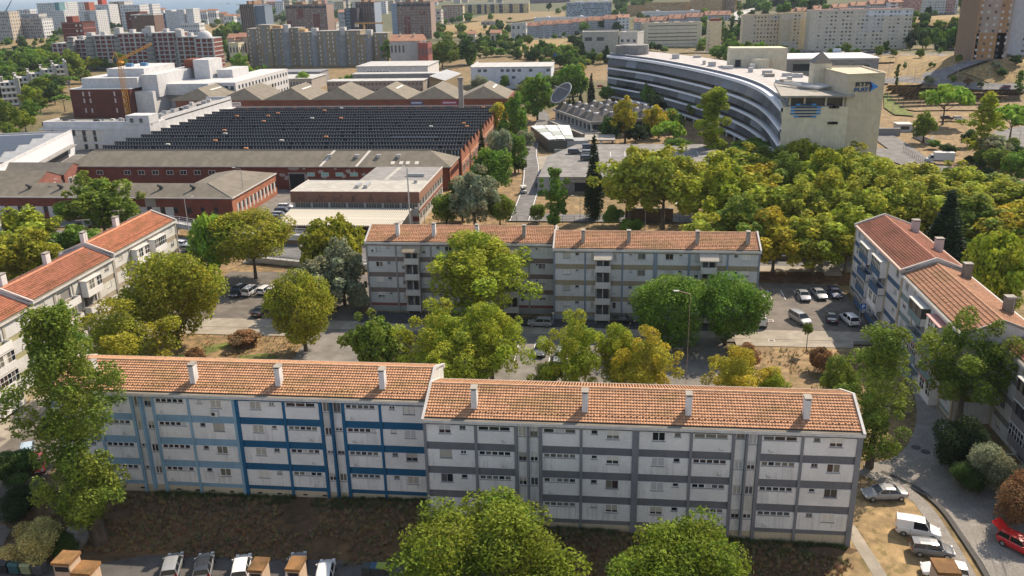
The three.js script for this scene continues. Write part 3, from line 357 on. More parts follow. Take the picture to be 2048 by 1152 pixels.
function wins(g, list, name = 'window', m = GLASS, depth = .06) {     // list of [face, a0, y0, a1, y1, off]: faces f(z), r(+x), l(-x); each its own window
  return list.map(([f, a0, y0, a1, y1, off]) => { const b = new MB(); if (f === 'f') b.box(a0, y0, off - .02, a1, y1, off + depth); else if (f === 'r') b.box(off - .02, y0, a0, off + depth, y1, a1); else b.box(off - depth, y0, a0, off + .02, y1, a1); return b.to(name, m, g); });
}
function frames(g, list, t = .09, m = WINF) { const b = new MB(); for (const [f, a0, y0, a1, y1, off] of list) { const q = (p0, q0, p1, q1) => f === 'f' ? b.box(p0, q0, off - .02, p1, q1, off + .1) : f === 'r' ? b.box(off - .02, q0, p0, off + .1, q1, p1) : b.box(off - .1, q0, p0, off + .02, q1, p1); q(a0 - t, y0 - t, a1 + t, y0); q(a0 - t, y1, a1 + t, y1 + t); q(a0 - t, y0, a0, y1); q(a1, y0, a1 + t, y1); const mid = (a0 + a1) / 2; q(mid - .03, y0, mid + .03, y1); } return stuff(b.to('window_frames', m, g)); }
{ // saw-tooth hall
  const g = thing('sawtooth_hall', 'huge brick factory hall with a dark saw-tooth glass roof', 'factory'); const X0 = -157, X1 = -42.6, Z0 = -247.5, N = 14, P = 6.85, y0 = 5.6, y1 = 8.5;
  bx('wall', X0, -.5, Z0 - N * P, X1 - .3, y0, Z0, BRICK, g);
  for (let k = 0; k < N; k++) { const z = Z0 - k * P, xs = X0 + (k > 3 ? 1.5 : 0), xe = X1 - .4;
    new MB().extrude([[z, y1], [z - .25, y1 + .12], [z - P + .1, y0 + .25], [z - P + .1, y0], [z - .1, y0]], xs, xe).to('roof_bay', mat([.045, .047, .055], .75, { map: 'fibre' }), g);
    bx('glazing', xs, y0, z, xe, y1 - .12, z + .04, GLASS, g);
    const b = new MB(), n = Math.round((xe - xs) / .95); for (let i = 0; i < n; i++) { if (hash(i, k * 7) < .05) continue; const x = xs + (i + .5) / n * (xe - xs); b.box(x - .13, y0 + .9, z + .045, x + .13, y1 - .38, z + .1); } stuff(b.to('glazing_bars', mat(k > 6 ? [.22, .25, .3] : [.27, .3, .34], .5), g));
    bx('flashing', xs, y1 - .2, z + .05, xe, y1 + .02, z + .14, mat([.06, .062, .07], .6), g);
    for (let i = 0; i < 2; i++) if (hash(k, i + 60) < .7) { const x = lerp(X0 + 10, X1 - 4, hash(k, i + 20)); bx('roof_hatch', x, y1 - .1, z - .9, x + 1.2, y1 + .45, z - .1, hash(k, i) < .6 ? RUST : TRIM, g); } 
    if (k > 3 && k < 11 && k % 3 === 1) bx('rooflight', X1 - 40 + k * 3, y0 + 1.6, z + .11, X1 - 16 + k, y1 - .8, z + .13, mat([.35, .44, .52], .3), g); }
  const prof = [[Z0, -.5]]; for (let k = 0; k < N; k++) { const z = Z0 - k * P; prof.push([z, y0 + .1], [z - .01, y1 + .4], [z - P + .3, y0 + .6]); } prof.push([Z0 - N * P, -.5]);
  new MB().extrude(prof, X1 - .35, X1).to('gable_wall', BRICKO, g);
  const L = []; for (let k = 0; k < N; k++) for (const q of [1.6, 4.2]) L.push(['r', Z0 - k * P - q - 1.4, 1.4, Z0 - k * P - q, 3.6, X1]); wins(g, L); frames(g, L);
  bx('string_course', X1 + .001, 4.3, Z0 - N * P, X1 + .12, 4.6, Z0, mat([.5, .3, .2], .9), g);
}
{ // long grey roofed wing in front of the hall
  const g = thing('factory_wing', 'long brick factory wing with a grey fibre-cement roof and stained walls', 'factory'); const x0 = -154, x1 = -43.4, zf = -232, zb = -246.5, e = 6.5, r = 9.7, zr = -239.3;
  bx('wall', x0, -.6, zb, x1, e, zf, BRICK, g);
  const b = new MB(); b.quad([x0 - .5, e, zf + .5], [x1 + .4, e, zf + .5], [x1 - 6.5, r, zr], [x0 + 3, r, zr]).quad([x1 + .4, e, zf + .5], [x1 + .4, e, zb], [x1 - 6.5, r, zr], [x1 - 6.5, r, zr]).quad([x1 + .4, e, zb], [x0 - .5, e, zb], [x0 + 3, r, zr], [x1 - 6.5, r, zr]).quad([x0 - .5, e, zb], [x0 - .5, e, zf + .5], [x0 + 3, r, zr], [x0 + 3, r, zr]); b.to('roof', FIB, g);
  bx('gutter', x0 - .5, e - .22, zf + .4, x1 + .4, e + .03, zf + .56, CONC, g); bx('gutter', x1 + .3, e - .22, zb, x1 + .46, e + .03, zf + .4, CONC, g);
  bx('ridge', x0 + 3, r - .06, zr - .2, x1 - 6.5, r + .06, zr + .2, CONCD, g);
  const rx = x1 - .0; new MB().box(rx - .3, -.5, zb, rx + .02, e - .3, zf).to('end_wall', BRICKO, g);
  { const L = []; for (let k = 0; k < 8; k++) L.push(['r', zb + 1 + k * 1.65, 3.4, zb + 2 + k * 1.65, 5, rx + .02]); wins(g, L); frames(g, L, .07, BRICKL); }
  { const d = atz(594, 352, zf), w = 2.3; bx('door_opening', d[0] - w, 0, zf + .01, d[0] + w, 4.4, zf + .05, DARK, g); bx('door_frame', d[0] - w - .25, 4.4, zf + .01, d[0] + w + .25, 4.75, zf + .16, CONC, g); for (const s of [-1, 1]) bx('door_frame', d[0] + s * w - .12, 0, zf + .06, d[0] + s * w + .12, 4.4, zf + .14, CONC, g); }
  { const L = []; for (const u of [200, 255, 283, 311, 340, 367, 395, 424]) { const [x, y] = atz(u, 345, zf); L.push(['f', x - .9, y - .55, x + .9, y + .55, zf]); } for (const u of [622, 650, 679, 708]) { const [x, y] = atz(u, 348.5, zf); L.push(['f', x - 1, y - .5, x + 1, y + .4, zf]); } wins(g, L.slice(0, 8)); wins(g, L.slice(8), 'window', mat([.22, .42, .4], .4)); frames(g, L); }
  for (const [u, v, w, h] of [[586, 336, 3.4, 1.3], [564, 350, 2.2, 1.4], [573, 356, 1.6, 1.6], [612, 353, 1.5, 1.6], [641, 343, 1.7, 1.2], [649, 353, 2.4, 1.1], [671, 338, 1.2, .5], [688, 353, 1.5, 1.1], [697, 342, 1.6, 1.4], [709, 344, .5, 1.6], [728, 349, 1.6, 1], [607, 337, 1.1, .6]]) { const [x, y] = atz(u, v, zf); const n = 9, pts = []; for (let k = 0; k < n; k++) { const a = k / n * 6.283, q = rr(.6, 1.1); pts.push(new THREE.Vector2(x + Math.cos(a) * w * .5 * q, y + Math.sin(a) * h * .5 * q)); } const m = put('peeled_plaster', new THREE.ExtrudeGeometry(new THREE.Shape(pts), { depth: .03, bevelEnabled: false }), mat([.42, .36, .33], .9, { map: 'plaster' }), g); m.position.z = zf + .002; }
  for (const u of [660, 715, 758, 798]) { const [x] = atz(u, 320, -236); const q = bx('roof_vent', x - .45, 7.6, -236.5, x + .45, 8.9, -235.6, METAL, g); bx('vent_cap', x - .6, 8.9, -236.7, x + .6, 9.1, -235.4, METAL, q); }
  for (const [u, w] of [[658, .7], [729, .7]]) { const [x] = atz(u, 315, -237); new MB().quad([x - .4 - 1, e + .08, zf + .4], [x + .4 - 1, e + .08, zf + .4], [x + .4 + 1.2, r + .03, zr + .1], [x - .4 + 1.2, r + .03, zr + .1]).to('translucent_sheet', mat([.6, .55, .48], .6), g); }
  for (const u of [786, 803, 816, 834]) { const [x] = atz(u, 327, -233.5); new MB().quad([x - .55, e + .52, zf - .6], [x + .55, e + .52, zf - .6], [x + .55, e + 1.1, zf - 2], [x - .55, e + 1.1, zf - 2]).to('rooflight', mat([.6, .56, .48], .5), g); }
}
{ // L-shaped brick building nearest the avenue
  const g = thing('brick_workshop', 'L shaped brick workshop with a grey hipped roof and white window panels', 'workshop'); const e = 6, r = 8.3, x0 = -185, xr = -90.4, zf = -196, zb = -207.5, xi = -107, zt = -225;
  bx('wall', x0, -.6, zb, xr, e, zf, BRICK, g); bx('wall', xi, -.6, zt, xr, e, zb, BRICK, g); bx('end_wall', xr + .002, -.5, zt, xr + .06, e - .25, zf, BRICKO, g);
  const xm = -98.6, zm = -201.7, b = new MB(); b.quad([x0, e, zf + .4], [xr + .4, e, zf + .4], [xm, r, zm], [x0, r, zm]); b.quad([xr + .4, e, zf + .4], [xr + .4, e, zt - .3], [xm, r, zt + 7], [xm, r, zm]); b.tri([xr + .4, e, zt - .3], [xi - .4, e, zt - .3], [xm, r, zt + 7]); b.quad([xi - .4, e, zt - .3], [xi - .4, e, zb - .2], [xm, r, zm], [xm, r, zt + 7]); b.quad([xi - .4, e, zb - .2], [x0, e, zb - .2], [x0, r, zm], [xm, r, zm]); b.to('roof', FIB, g);
  bx('gutter', x0, e - .2, zf + .3, xr + .45, e + .04, zf + .47, WALLW, g); bx('gutter', xr + .3, e - .2, zt, xr + .47, e + .04, zf + .3, WALLW, g);
  const hip = new MB().tube([xr + .3, e + .04, zf + .3], [xm, r + .03, zm], .13, .13, 5); hip.to('hip_tile', CONC, g);
  const L = [], Pn = []; for (let k = 0; k < 22; k++) { const x = xr - 5 - k * 3.4; if (k > 2) Pn.push(['f', x - 2, .9, x + .1, 3.6, zf]); L.push(['f', x + .3, 2.1, x + 1.2, 3.6, zf]); } for (let k = 0; k < 11; k++) { const z = zf - 2.4 - k * 2.45; Pn.push(['r', z - 1.0, 1.2, z - .2, 3.9, xr + .06]); L.push(['r', z - 2.0, 2.2, z - 1.2, 3.9, xr + .06]); }
  wins(g, L); wins(g, Pn, 'white_panel', WALLW, .05); const s = atz(302, 404, zf); bx('lattice_vent', s[0] - 1.5, 3.7, zf, s[0] + 1.2, 5.6, zf + .08, CONC, g);
  for (const [u, v] of [[60, 383], [123, 383], [323, 386], [388, 386]]) { const [x] = atz(u, v, -199); const q = bx('roof_vent', x - .35, 6.8, -199.6, x + .35, 8.0, -198.9, BLK, g); new MB().tube([x, 8, -199.2], [x - .5, 8.4, -198.6], .35, .35, 7).to('cowl', BLK, q); }
  const g2 = thing('brick_shed', 'two low brick sheds with grey roofs and pink gable ends behind the workshop', 'shed');
  for (const [z0, z1, xa] of [[-212.5, -223.6, -152], [-224.4, -235, -151.6]]) { bx('wall', -195, -.5, z1, xa, 5.6, z0, BRICK, g2); const zm2 = (z0 + z1) / 2; new MB().extrude([[z0 + .3, 5.6], [zm2, 8.0], [z1 - .3, 5.6], [z1 - .3, 5.5], [zm2, 7.8], [z0 + .3, 5.5]], -195, xa + .2).to('roof', z0 < -220 ? FIBD : FIB, g2); new MB().extrude([[z0, -.5], [z0, 5.5], [zm2, 7.8], [z1, 5.5], [z1, -.5]], xa, xa + .08).to('gable_wall', mat([.42, .17, .13], .9, { map: 'brick' }), g2); const L2 = [1.8, 4.2, 6.6].map(q => ['r', z0 - q - 1.3, 2.2, z0 - q, 4.1, xa + .08]); wins(g2, L2); frames(g2, L2, .25, WALLW); }
}
{ // white-roofed annex, canopy
  const g = thing('graffiti_annex', 'two storey annex with pale flat roof and black scrawls on its brick fascia', 'factory annex'); const x0 = -75, x1 = -44.3, zf = -195.5, h = 7.7;
  const plan = [[x0, zf], [x1, zf], [x1, -225.5], [-62, -225.5], [-62, -208.5], [x0, -208.5]];
  new MB().prism(plan.map(([x, z]) => [x, z]), -.5, h - .25).to('wall', mat([.52, .5, .45], .9, { map: 'plaster' }), g);
  bx('roof', x0 - .1, h - .25, -208.6, x1 + .1, h, zf + .1, ROOFL, g); bx('roof', -62.1, h - .25, -225.6, x1 + .1, h - .02, -208.62, ROOFG, g); bx('roof_strip', -56, h - .018, -225, -55, h + .02, -209, ROOFL, g);
  bx('coping', x0 - .3, h - .1, zf + .12, x1 + .3, h + .14, zf + .3, mat([.2, .09, .08], .8), g); bx('coping', x1 + .12, h - .1, -225.6, x1 + .3, h + .16, zf + .1, TRIM, g); bx('coping', x0 - .3, h - .1, -208.6, x0 - .12, h + .16, zf + .1, TRIM, g); bx('coping', x0 - .3, h - .1, -208.8, -62.1, h + .2, -208.62, BLK, g);
  bx('fascia', x0 - .28, 5.2, zf + .01, x1 + .26, h - .1, zf + .26, mat([.24, .125, .085], .9, { map: 'plaster' }), g); bx('fascia', x1 + .01, 5.6, -225.4, x1 + .25, h - .1, zf, mat([.33, .17, .11], .9, { map: 'plaster' }), g);
  const L = []; for (let k = 0; k < 7; k++) { const a = x0 + .6 + k * 4.33; for (let i = 0; i < 3; i++) L.push(['f', a + .1 + i * 1.27, 3.7, a + 1.27 + i * 1.27, 5.1, zf]); bx('column', a - .32, .5, zf, a + .02, 5.2, zf + .2, WALLW, g); bx('lower_wall', a + .1, 2.0, zf + .002, a + 3.9, 3.65, zf + .1, mat([.55, .56, .52], .9, { map: 'plaster' }), g); }
  wins(g, L, 'window', mat([.1, .1, .085], .3)); frames(g, L, .05, WALLW);
  const L2 = []; for (let k = 0; k < 9; k++) for (const y of [1, 3.9]) L2.push(['r', zf - 2.8 - k * 3.2, y, zf - .9 - k * 3.2, y + 1.5, x1]); wins(g, L2, 'window', GLASSB); frames(g, L2, .1, WALLW);
  bx('string_course', x1, 2.7, -225.4, x1 + .14, 3.3, zf, BRICKL, g); bx('lower_band', -49.5, .8, zf + .003, x1, 1.9, zf + .12, BRICK, g);
  const GR = [[[0, .2], [.5, .9], [.9, .1], [1.4, .8], [2, .9]], [[0, 0], [.6, .5], [1.1, 1], [1.3, .3], [1.9, .9], [2.5, .8]], [[0, 1], [.3, .1], [.8, .7], [1.2, .2], [1.8, .9], [2.3, 1]], [[.1, .9], [1.2, 1], [.2, .5], [1.1, .4], [.5, 0], [.2, .5]], [[0, 0], [.6, 1.1], [1.2, 0], [.9, .4], [.2, .4]], [[.9, 1.1], [0, .9], [.5, .6], [.1, .3], [.8, 0], [1.1, .4]], [[.2, .9], [.4, .3], [.8, 1]]];
  GR.forEach((s, k) => { const b = new MB(), a = x0 + 1.6 + k * 4.3; for (let i = 0; i < s.length - 1; i++) b.tube([a + s[i][0], 5.45 + s[i][1] * 1.4, zf + .265], [a + s[i + 1][0], 5.45 + s[i + 1][1] * 1.4, zf + .265], .07, .07, 4); b.to('graffiti', mat([.05, .05, .05], .9), g); });
  for (const [xa, za, w, d] of [[-58.5, -199.5, .9, 3.8], [-60.6, -199.5, .9, 3.2], [-51, -213, 4.5, 1], [-47.5, -205.5, .8, .7]]) bx('roof_duct', xa, h, za - d, xa + w, h + .75, za, METAL, g);
  const c = thing('corrugated_canopy', 'long pale corrugated canopy in front of the annex', 'canopy'); const b = new MB(), n = 58; for (let k = 0; k < n; k++) { const xa = -74.5 + k * .5, xb = xa + .25, xc = xa + .5; b.quad([xa, 3.35, -181], [xb, 3.6, -181], [xb, 4.5, -193.5], [xa, 4.25, -193.5]).quad([xb, 3.6, -181], [xc, 3.35, -181], [xc, 4.25, -193.5], [xb, 4.5, -193.5]); } b.to('corrugated_sheet', mat([.56, .54, .47], .75, { map: 'conc' }), c);
  for (let k = 0; k < 7; k++) bx('post', -74 + k * 4.6, -.5, -181.8, -73.8 + k * 4.6, 3.4, -181.6, STEEL, c); bx('beam', -74.4, 3.1, -181.85, -45.6, 3.34, -181.55, STEEL, c);
  bx('back_wall', -74.4, -.4, -194.2, -45.6, 4.2, -194, mat([.4, .4, .38], .9), c);
  const w = thing('yard_wall', 'grey wall beside the canopy at the edge of the factory yard', 'wall'); bx('wall', -52, -.4, -178.9, -22, 3.2, -178.6, CONC, w); bx('coping', -52, 3.2, -179, -22, 3.32, -178.5, TRIM, w);
}
{ // seven-bay gabled hall
  const g = thing('gabled_hall', 'brick warehouse with a row of seven grey gabled roofs', 'warehouse'); const zf = -373, zb = -401, e = 7.6, r = 12.3, p = 21.65; bx('wall', -192, -.5, zb, -43, e, zf, BRICKL, g); bx('fascia', -192.2, 5, zf + .01, -42.8, e, zf + .2, mat([.36, .13, .07], .9, { map: 'brick' }), g);
  for (let k = 0; k < 7; k++) { const c = -54.4 - 21.65 * k, a = c - p / 2, b = c + p / 2; new MB().quad([a, e, zf + .3], [a, e, zb], [c, r, zb], [c, r - .2, zf - 7]).quad([b, e, zb], [b, e, zf + .3], [c, r - .2, zf - 7], [c, r, zb]).to('roof', k % 2 ? FIB : mat([.27, .255, .22], .92, { map: 'fibre' }), g); new MB().tri([a, e, zf + .3], [b, e, zf + .3], [c, r - .2, zf - 7]).to('hipped_end', mat([.13, .125, .115], .95, { map: 'fibre' }), g); new MB().tri([a, e, zb], [c, r, zb], [b, e, zb]).to('gable_wall', FIBD, g); new MB().tube([c, r - .2, zf - 7], [c, r + .02, zb], .16, .16, 5).to('ridge', CONC, g); if (k % 2 === 0) new MB().quad([c + 3, r - 1.2, zf - 12], [c + 3.8, r - 1.55, zf - 12], [c + 3.8, r - 1.5, zb + 4], [c + 3, r - 1.15, zb + 4]).to('translucent_sheet', mat([.55, .55, .5], .5), g); }
  const L = []; for (let k = 0; k < 26; k++) { const x = -186 + k * 5.5; L.push(['f', x, .4 + (k % 3) * .8, x + 3.4, 4.4, zf]); } wins(g, L, 'opening', GLASS); bx('door_lintel', -190, 4.4, zf + .01, -44, 5, zf + .1, TRIM, g);
  for (const [u0, u1, c, n] of [[821, 846, [.06, .11, .22], 9], [884, 915, [.33, .05, .12], 12], [449, 482, [.62, .62, .62], 12]]) { const a = atz(u0, 204, zf)[0], b = atz(u1, 204, zf)[0]; const s = bx('shop_sign', a, 5.2, zf + .21, b, 6.9, zf + .32, mat(c, .6), g); const lt = new MB(); for (let k = 0; k < n; k++) lt.box(a + .5 + k * (b - a - 1) / n, 5.75, zf + .325, a + .5 + (k + .62) * (b - a - 1) / n, 6.4, zf + .345); lt.to('lettering', n === 12 && u0 < 500 ? mat([.3, .08, .08], .6) : mat([.7, .7, .72], .6), s); }
  const s = thing('factory_stack', 'weathered concrete factory chimney stack with a projecting rim', 'chimney stack', [-62.7, 0, -372]); s.position.y = 0; const top = yAtZ(932, 155, -368); new MB().tube([0, -.5, 3], [0, top - .9, 3], 1.15, .98, 18).to('shaft', mat([.36, .35, .33], .92, { map: 'plaster' }), s); new MB().tube([0, top - .9, 3], [0, top, 3], 1.35, 1.4, 18).to('rim', CONC, s);
}
// ---------- white college buildings on the left ----------
{ const g = thing('white_terraced_building', 'white two storey building with roof machinery, left of the saw-tooth hall', 'building'); const h = 9.4;
  new MB().prism([[-203, -294], [-166, -292.6], [-161.5, -292.4], [-161.5, -304], [-203, -304]], -1, h).to('wall', WALLC, g); bx('wing_wall', -174, -1, -366, -163, 9.0, -304, WALLC, g); bx('roof', -202.5, h, -303.6, -166, h + .05, -294.6, ROOFG, g); bx('roof', -173.6, 9, -365.6, -163.4, 9.05, -304.4, ROOFG, g);
  for (const [a, b, c, d] of [[-203, -294.3, -161.5, -294], [-203, -304, -202.6, -294], [-173.9, -365.9, -163.1, -365.6], [-163.3, -365.6, -163, -304]]) bx('parapet', a, h - .8, b, c, h + .75, d + .3, WALLC, g);
  bx('penthouse', -170, h, -299, -161.4, h + 3, -292.3, WALLC, g); wins(g, [['f', -168.5, h + .5, -167.2, h + 2, -292.3], ['f', -165, h + .5, -163.8, h + 2, -292.3]]); bx('fascia', -204, 7.4, -293.9, -166, 7.8, -292.6, WALLC, g);
  const L = [], Pn = []; for (let k = 0; k < 9; k++) for (const y of [.6, 3.4, 5.5]) { const x = -202.6 + k * 4; if (y < 5 && k < 3) continue; Pn.push(['f', x + .15, y - .3, x + 2.7, y + 1.5, -293.2]); L.push(['f', x + 2.9, y - .3, x + 3.9, y + 1.6, -293.2]); } wins(g, L, 'window', BLK); wins(g, Pn, 'wall_panel', mat([.5, .48, .43], .85), .05);
  bx('brick_band', -163 + .01, 1.5, -365, -162.9, 5.2, -304.5, BRICKL, g); bx('canopy_slab', -163, 5.3, -366, -161.4, 5.7, -304, WALLC, g); bx('canopy_slab', -163, .9, -366, -161.4, 1.3, -304, WALLC, g); const L3 = []; for (let k = 0; k < 16; k++) L3.push(['r', -362 + k * 3.6, 2.4, -360.2 + k * 3.6, 4.4, -162.9]); wins(g, L3, 'window', mat([.22, .12, .09], .4));
  for (let k = 0; k < 22; k++) { const f = k < 12; const x = f ? rr(-200, -172) : rr(-172.5, -166), z = f ? rr(-302, -297) : -310 - (k - 12) * 5; bx('air_unit', x, 9.05, z - 1.1, x + rr(1, 2.2), h + rr(.5, 1.1), z, pick([METAL, TRIM, STEEL, BLK]), g); } }
{ const g = thing('solar_roof_building', 'white building with rows of solar panels on its roof, cut by the left photo edge', 'building', [-168.6, 0, -221], Math.PI / 2 + .2785); // local x runs back along its right wall
  bx('wall', 0, -1, -46, 68, 7.6, 0, mat([.62, .64, .68], .5), g); bx('roof', .3, 7.6, -45.8, 67.6, 7.66, -.4, mat([.4, .42, .44], .7, { map: 'conc' }), g); bx('parapet', 0, 7.6, -.4, 68, 8.4, 0, WALLC, g); bx('parapet', 0, 7.6, -46, .35, 8.2, -.4, WALLC, g); bx('parapet', 67.7, 7.6, -46, 68, 8.2, -.4, WALLC, g); bx('loading_bay', 8, .2, .01, 60, 3.4, .08, BLK, g); bx('canopy', 6, 3.6, .01, 64, 3.9, 2.2, ROOFG, g);
  for (let k = 0; k < 14; k++) { const x = 6 + k * 4.2; new MB().quad([x, 7.8, -36], [x, 7.8, -6 - (k % 3)], [x + 1.6, 8.15, -6 - (k % 3)], [x + 1.6, 8.15, -36]).to('solar_panel', mat([.06, .075, .1], .3), g); }
  const v = thing('delivery_truck', 'white lorry parked at the loading canopy of the solar roofed building', 'truck', [-160, 0, -234], -.28); bx('cargo_box', -1.1, .8, -5, 1.1, 3.1, 0, WALLC, v); bx('cab', -1.05, .5, .1, 1.05, 2.3, 1.7, WALLC, v); bx('windscreen', -.95, 1.4, 1.7, .95, 2.1, 1.75, GLASS, v); for (const z of [1, -3.8]) for (const s of [-1, 1]) new MB().tube([s * 1.1, .45, z], [s * .8, .45, z], .45, .45, 12).to('wheel', BLK, v); }
{ const g = thing('brick_theatre', 'brick and white stepped block behind the tower crane', 'building'); bx('brick_wall', -244, -1, -425, -215, 12.4, -377, mat([.2, .06, .045], .9, { map: 'brick' }), g); bx('coping', -244.4, 12.4, -425, -214.6, 12.7, -376.6, WALLC, g); bx('upper_wall', -240, 12.7, -425, -213, 17, -381, WALLC, g); bx('upper_block', -231, 17, -418, -213, 20.5, -388, WALLC, g); bx('tall_block', -213, 8, -430, -205, 18, -384, WALLC, g); bx('side_wall', -214.6, -1, -425, -206, 11, -380, WALLC, g); bx('red_wall', -208, 18, -428, -202, 22, -418, BRICKL, g); bx('white_cube', -202, 12, -430, -194, 22, -415, WALLC, g); bx('low_wall', -205.8, 8, -425, -185, 13, -392, WALLC, g); bx('low_wall', -205.8, -1, -425, -190, 8, -395, WALLC, g);
  const L = []; for (const y of [6.4, 2, 9.4]) for (const x of [-223, -219, -238, -235]) L.push(['f', x, y, x + .7, y + 2, -377]); wins(g, L, 'window', mat([.5, .42, .42], .5)); for (const [x, z] of [[-227, -400], [-222, -404], [-200, -424]]) bx('tarpaulin', x, 20.5, z, x + 3, 22, z + 2.2, mat([.08, .2, .34], .6), g); }
{ const g = thing('white_college_block', 'white modern three storey building with square windows, right of the crane', 'building'); const zf = -398; const [xa] = atz(315, 170, zf), [xb] = atz(408, 170, zf); bx('wall', xa, -1, -425, xb, 8.2, zf, WALLC, g); bx('tall_wing', xb - .5, -1, -470, xb + 14.5, 12.6, zf - 2, WALLC, g); bx('upper_floor', xa + 16, 8.2, -430, xb - .6, 12.4, zf - 8, WALLC, g); bx('penthouse', xa + 20, 12.4, -440, xb + 5, 16.8, zf - 22, WALLC, g); bx('roof', xa + .4, 8.2, -424, xa + 15.8, 8.3, zf - .5, ROOFG, g);
  const L = []; for (let k = 0; k < 6; k++) { const x = xa + 1 + k * 3.1; if (k !== 2) L.push(['f', x, 4.4, x + 1.7, 6.2, zf]); L.push(['f', x, .3, x + 2.4, 2.2, zf]); } for (let k = 0; k < 5; k++) for (const y of [1.2, 5.4, 9.3]) L.push(['f', xb + .8 + k * 2.8, y, xb + 2.4 + k * 2.8, y + 1.7, zf - 2]); for (let k = 0; k < 16; k++) for (const y of [1.5, 5.4, 9.3]) if (!(y < 8 && k > 5 && k < 10)) L.push(['r', -468 + k * 4.2, y, -466.2 + k * 4.2, y + 1.7, xb + 14.5]); wins(g, L, 'window', GLASSB); bx('passage', xb + 14.4, -1, -450, xb + 14.56, 7.2, -430, mat([.3, .29, .26], .9), g); }
{ const [x] = atz(258, 200, -377), z = -374.5, M = mat([.62, .3, .04], .6); const g = thing('tower_crane', 'yellow tower crane with raised jib standing by the brick and white block', 'crane', [x, 0, z]); const H = 24, b = new MB(); for (const [a, c] of [[-1, -1], [1, -1], [1, 1], [-1, 1]]) b.tube([a * .8, -.5, c * .8], [a * .8, H, c * .8], .13, .13, 4); for (let y = 0; y < H; y += 1.6) { b.tube([-.8, y, .8], [.8, y + 1.6, .8], .08, .08, 4).tube([.8, y, -.8], [.8, y + 1.6, .8], .08, .08, 4).tube([-.8, y + 1.6, .8], [.8, y + 1.6, .8], .08, .08, 4).tube([-.8, y, -.8], [-.8, y + 1.6, .8], .08, .08, 4); } b.to('mast', M, g);
  bx('slewing_platform', -1.3, H, -1.3, 1.3, H + .7, 1.3, M, g); bx('cab', -1.8, H + .2, .9, -.4, H + 2.4, 2.2, BLK, g); const j = new MB(), A = V(0, H + 1, 0), B = V(15, H + 7.6, -2); for (const [dy, dz] of [[0, -.6], [0, .6], [1.1, 0]]) j.tube([0, H + 1 + dy, dz], [B.x, B.y + dy * .6, B.z + dz], .15, .15, 4); for (let k = 0; k < 16; k++) { const p = A.clone().lerp(B, k / 16), q = A.clone().lerp(B, (k + .5) / 16), r = A.clone().lerp(B, (k + 1) / 16); j.tube([p.x, p.y, p.z - .6], [q.x, q.y + 1, q.z], .08, .08, 4).tube([q.x, q.y + 1, q.z], [r.x, r.y, r.z + .6], .08, .08, 4); } j.to('jib', M, g); new MB().tube([0, H + .7, 0], [-1.6, H + 5.2, 0], .18, .12, 5).tube([-1.6, H + 5.2, 0], [-3.6, H + .8, 0], .14, .14, 5).to('a_frame', M, g); bx('counterweight', -4.6, H + .2, -1, -2.6, H + 1.6, 1, CONC, g); new MB().tube([-1.6, H + 5.2, 0], B.toArray(), .05, .05, 4).to('pendant_line', BLK, g); }
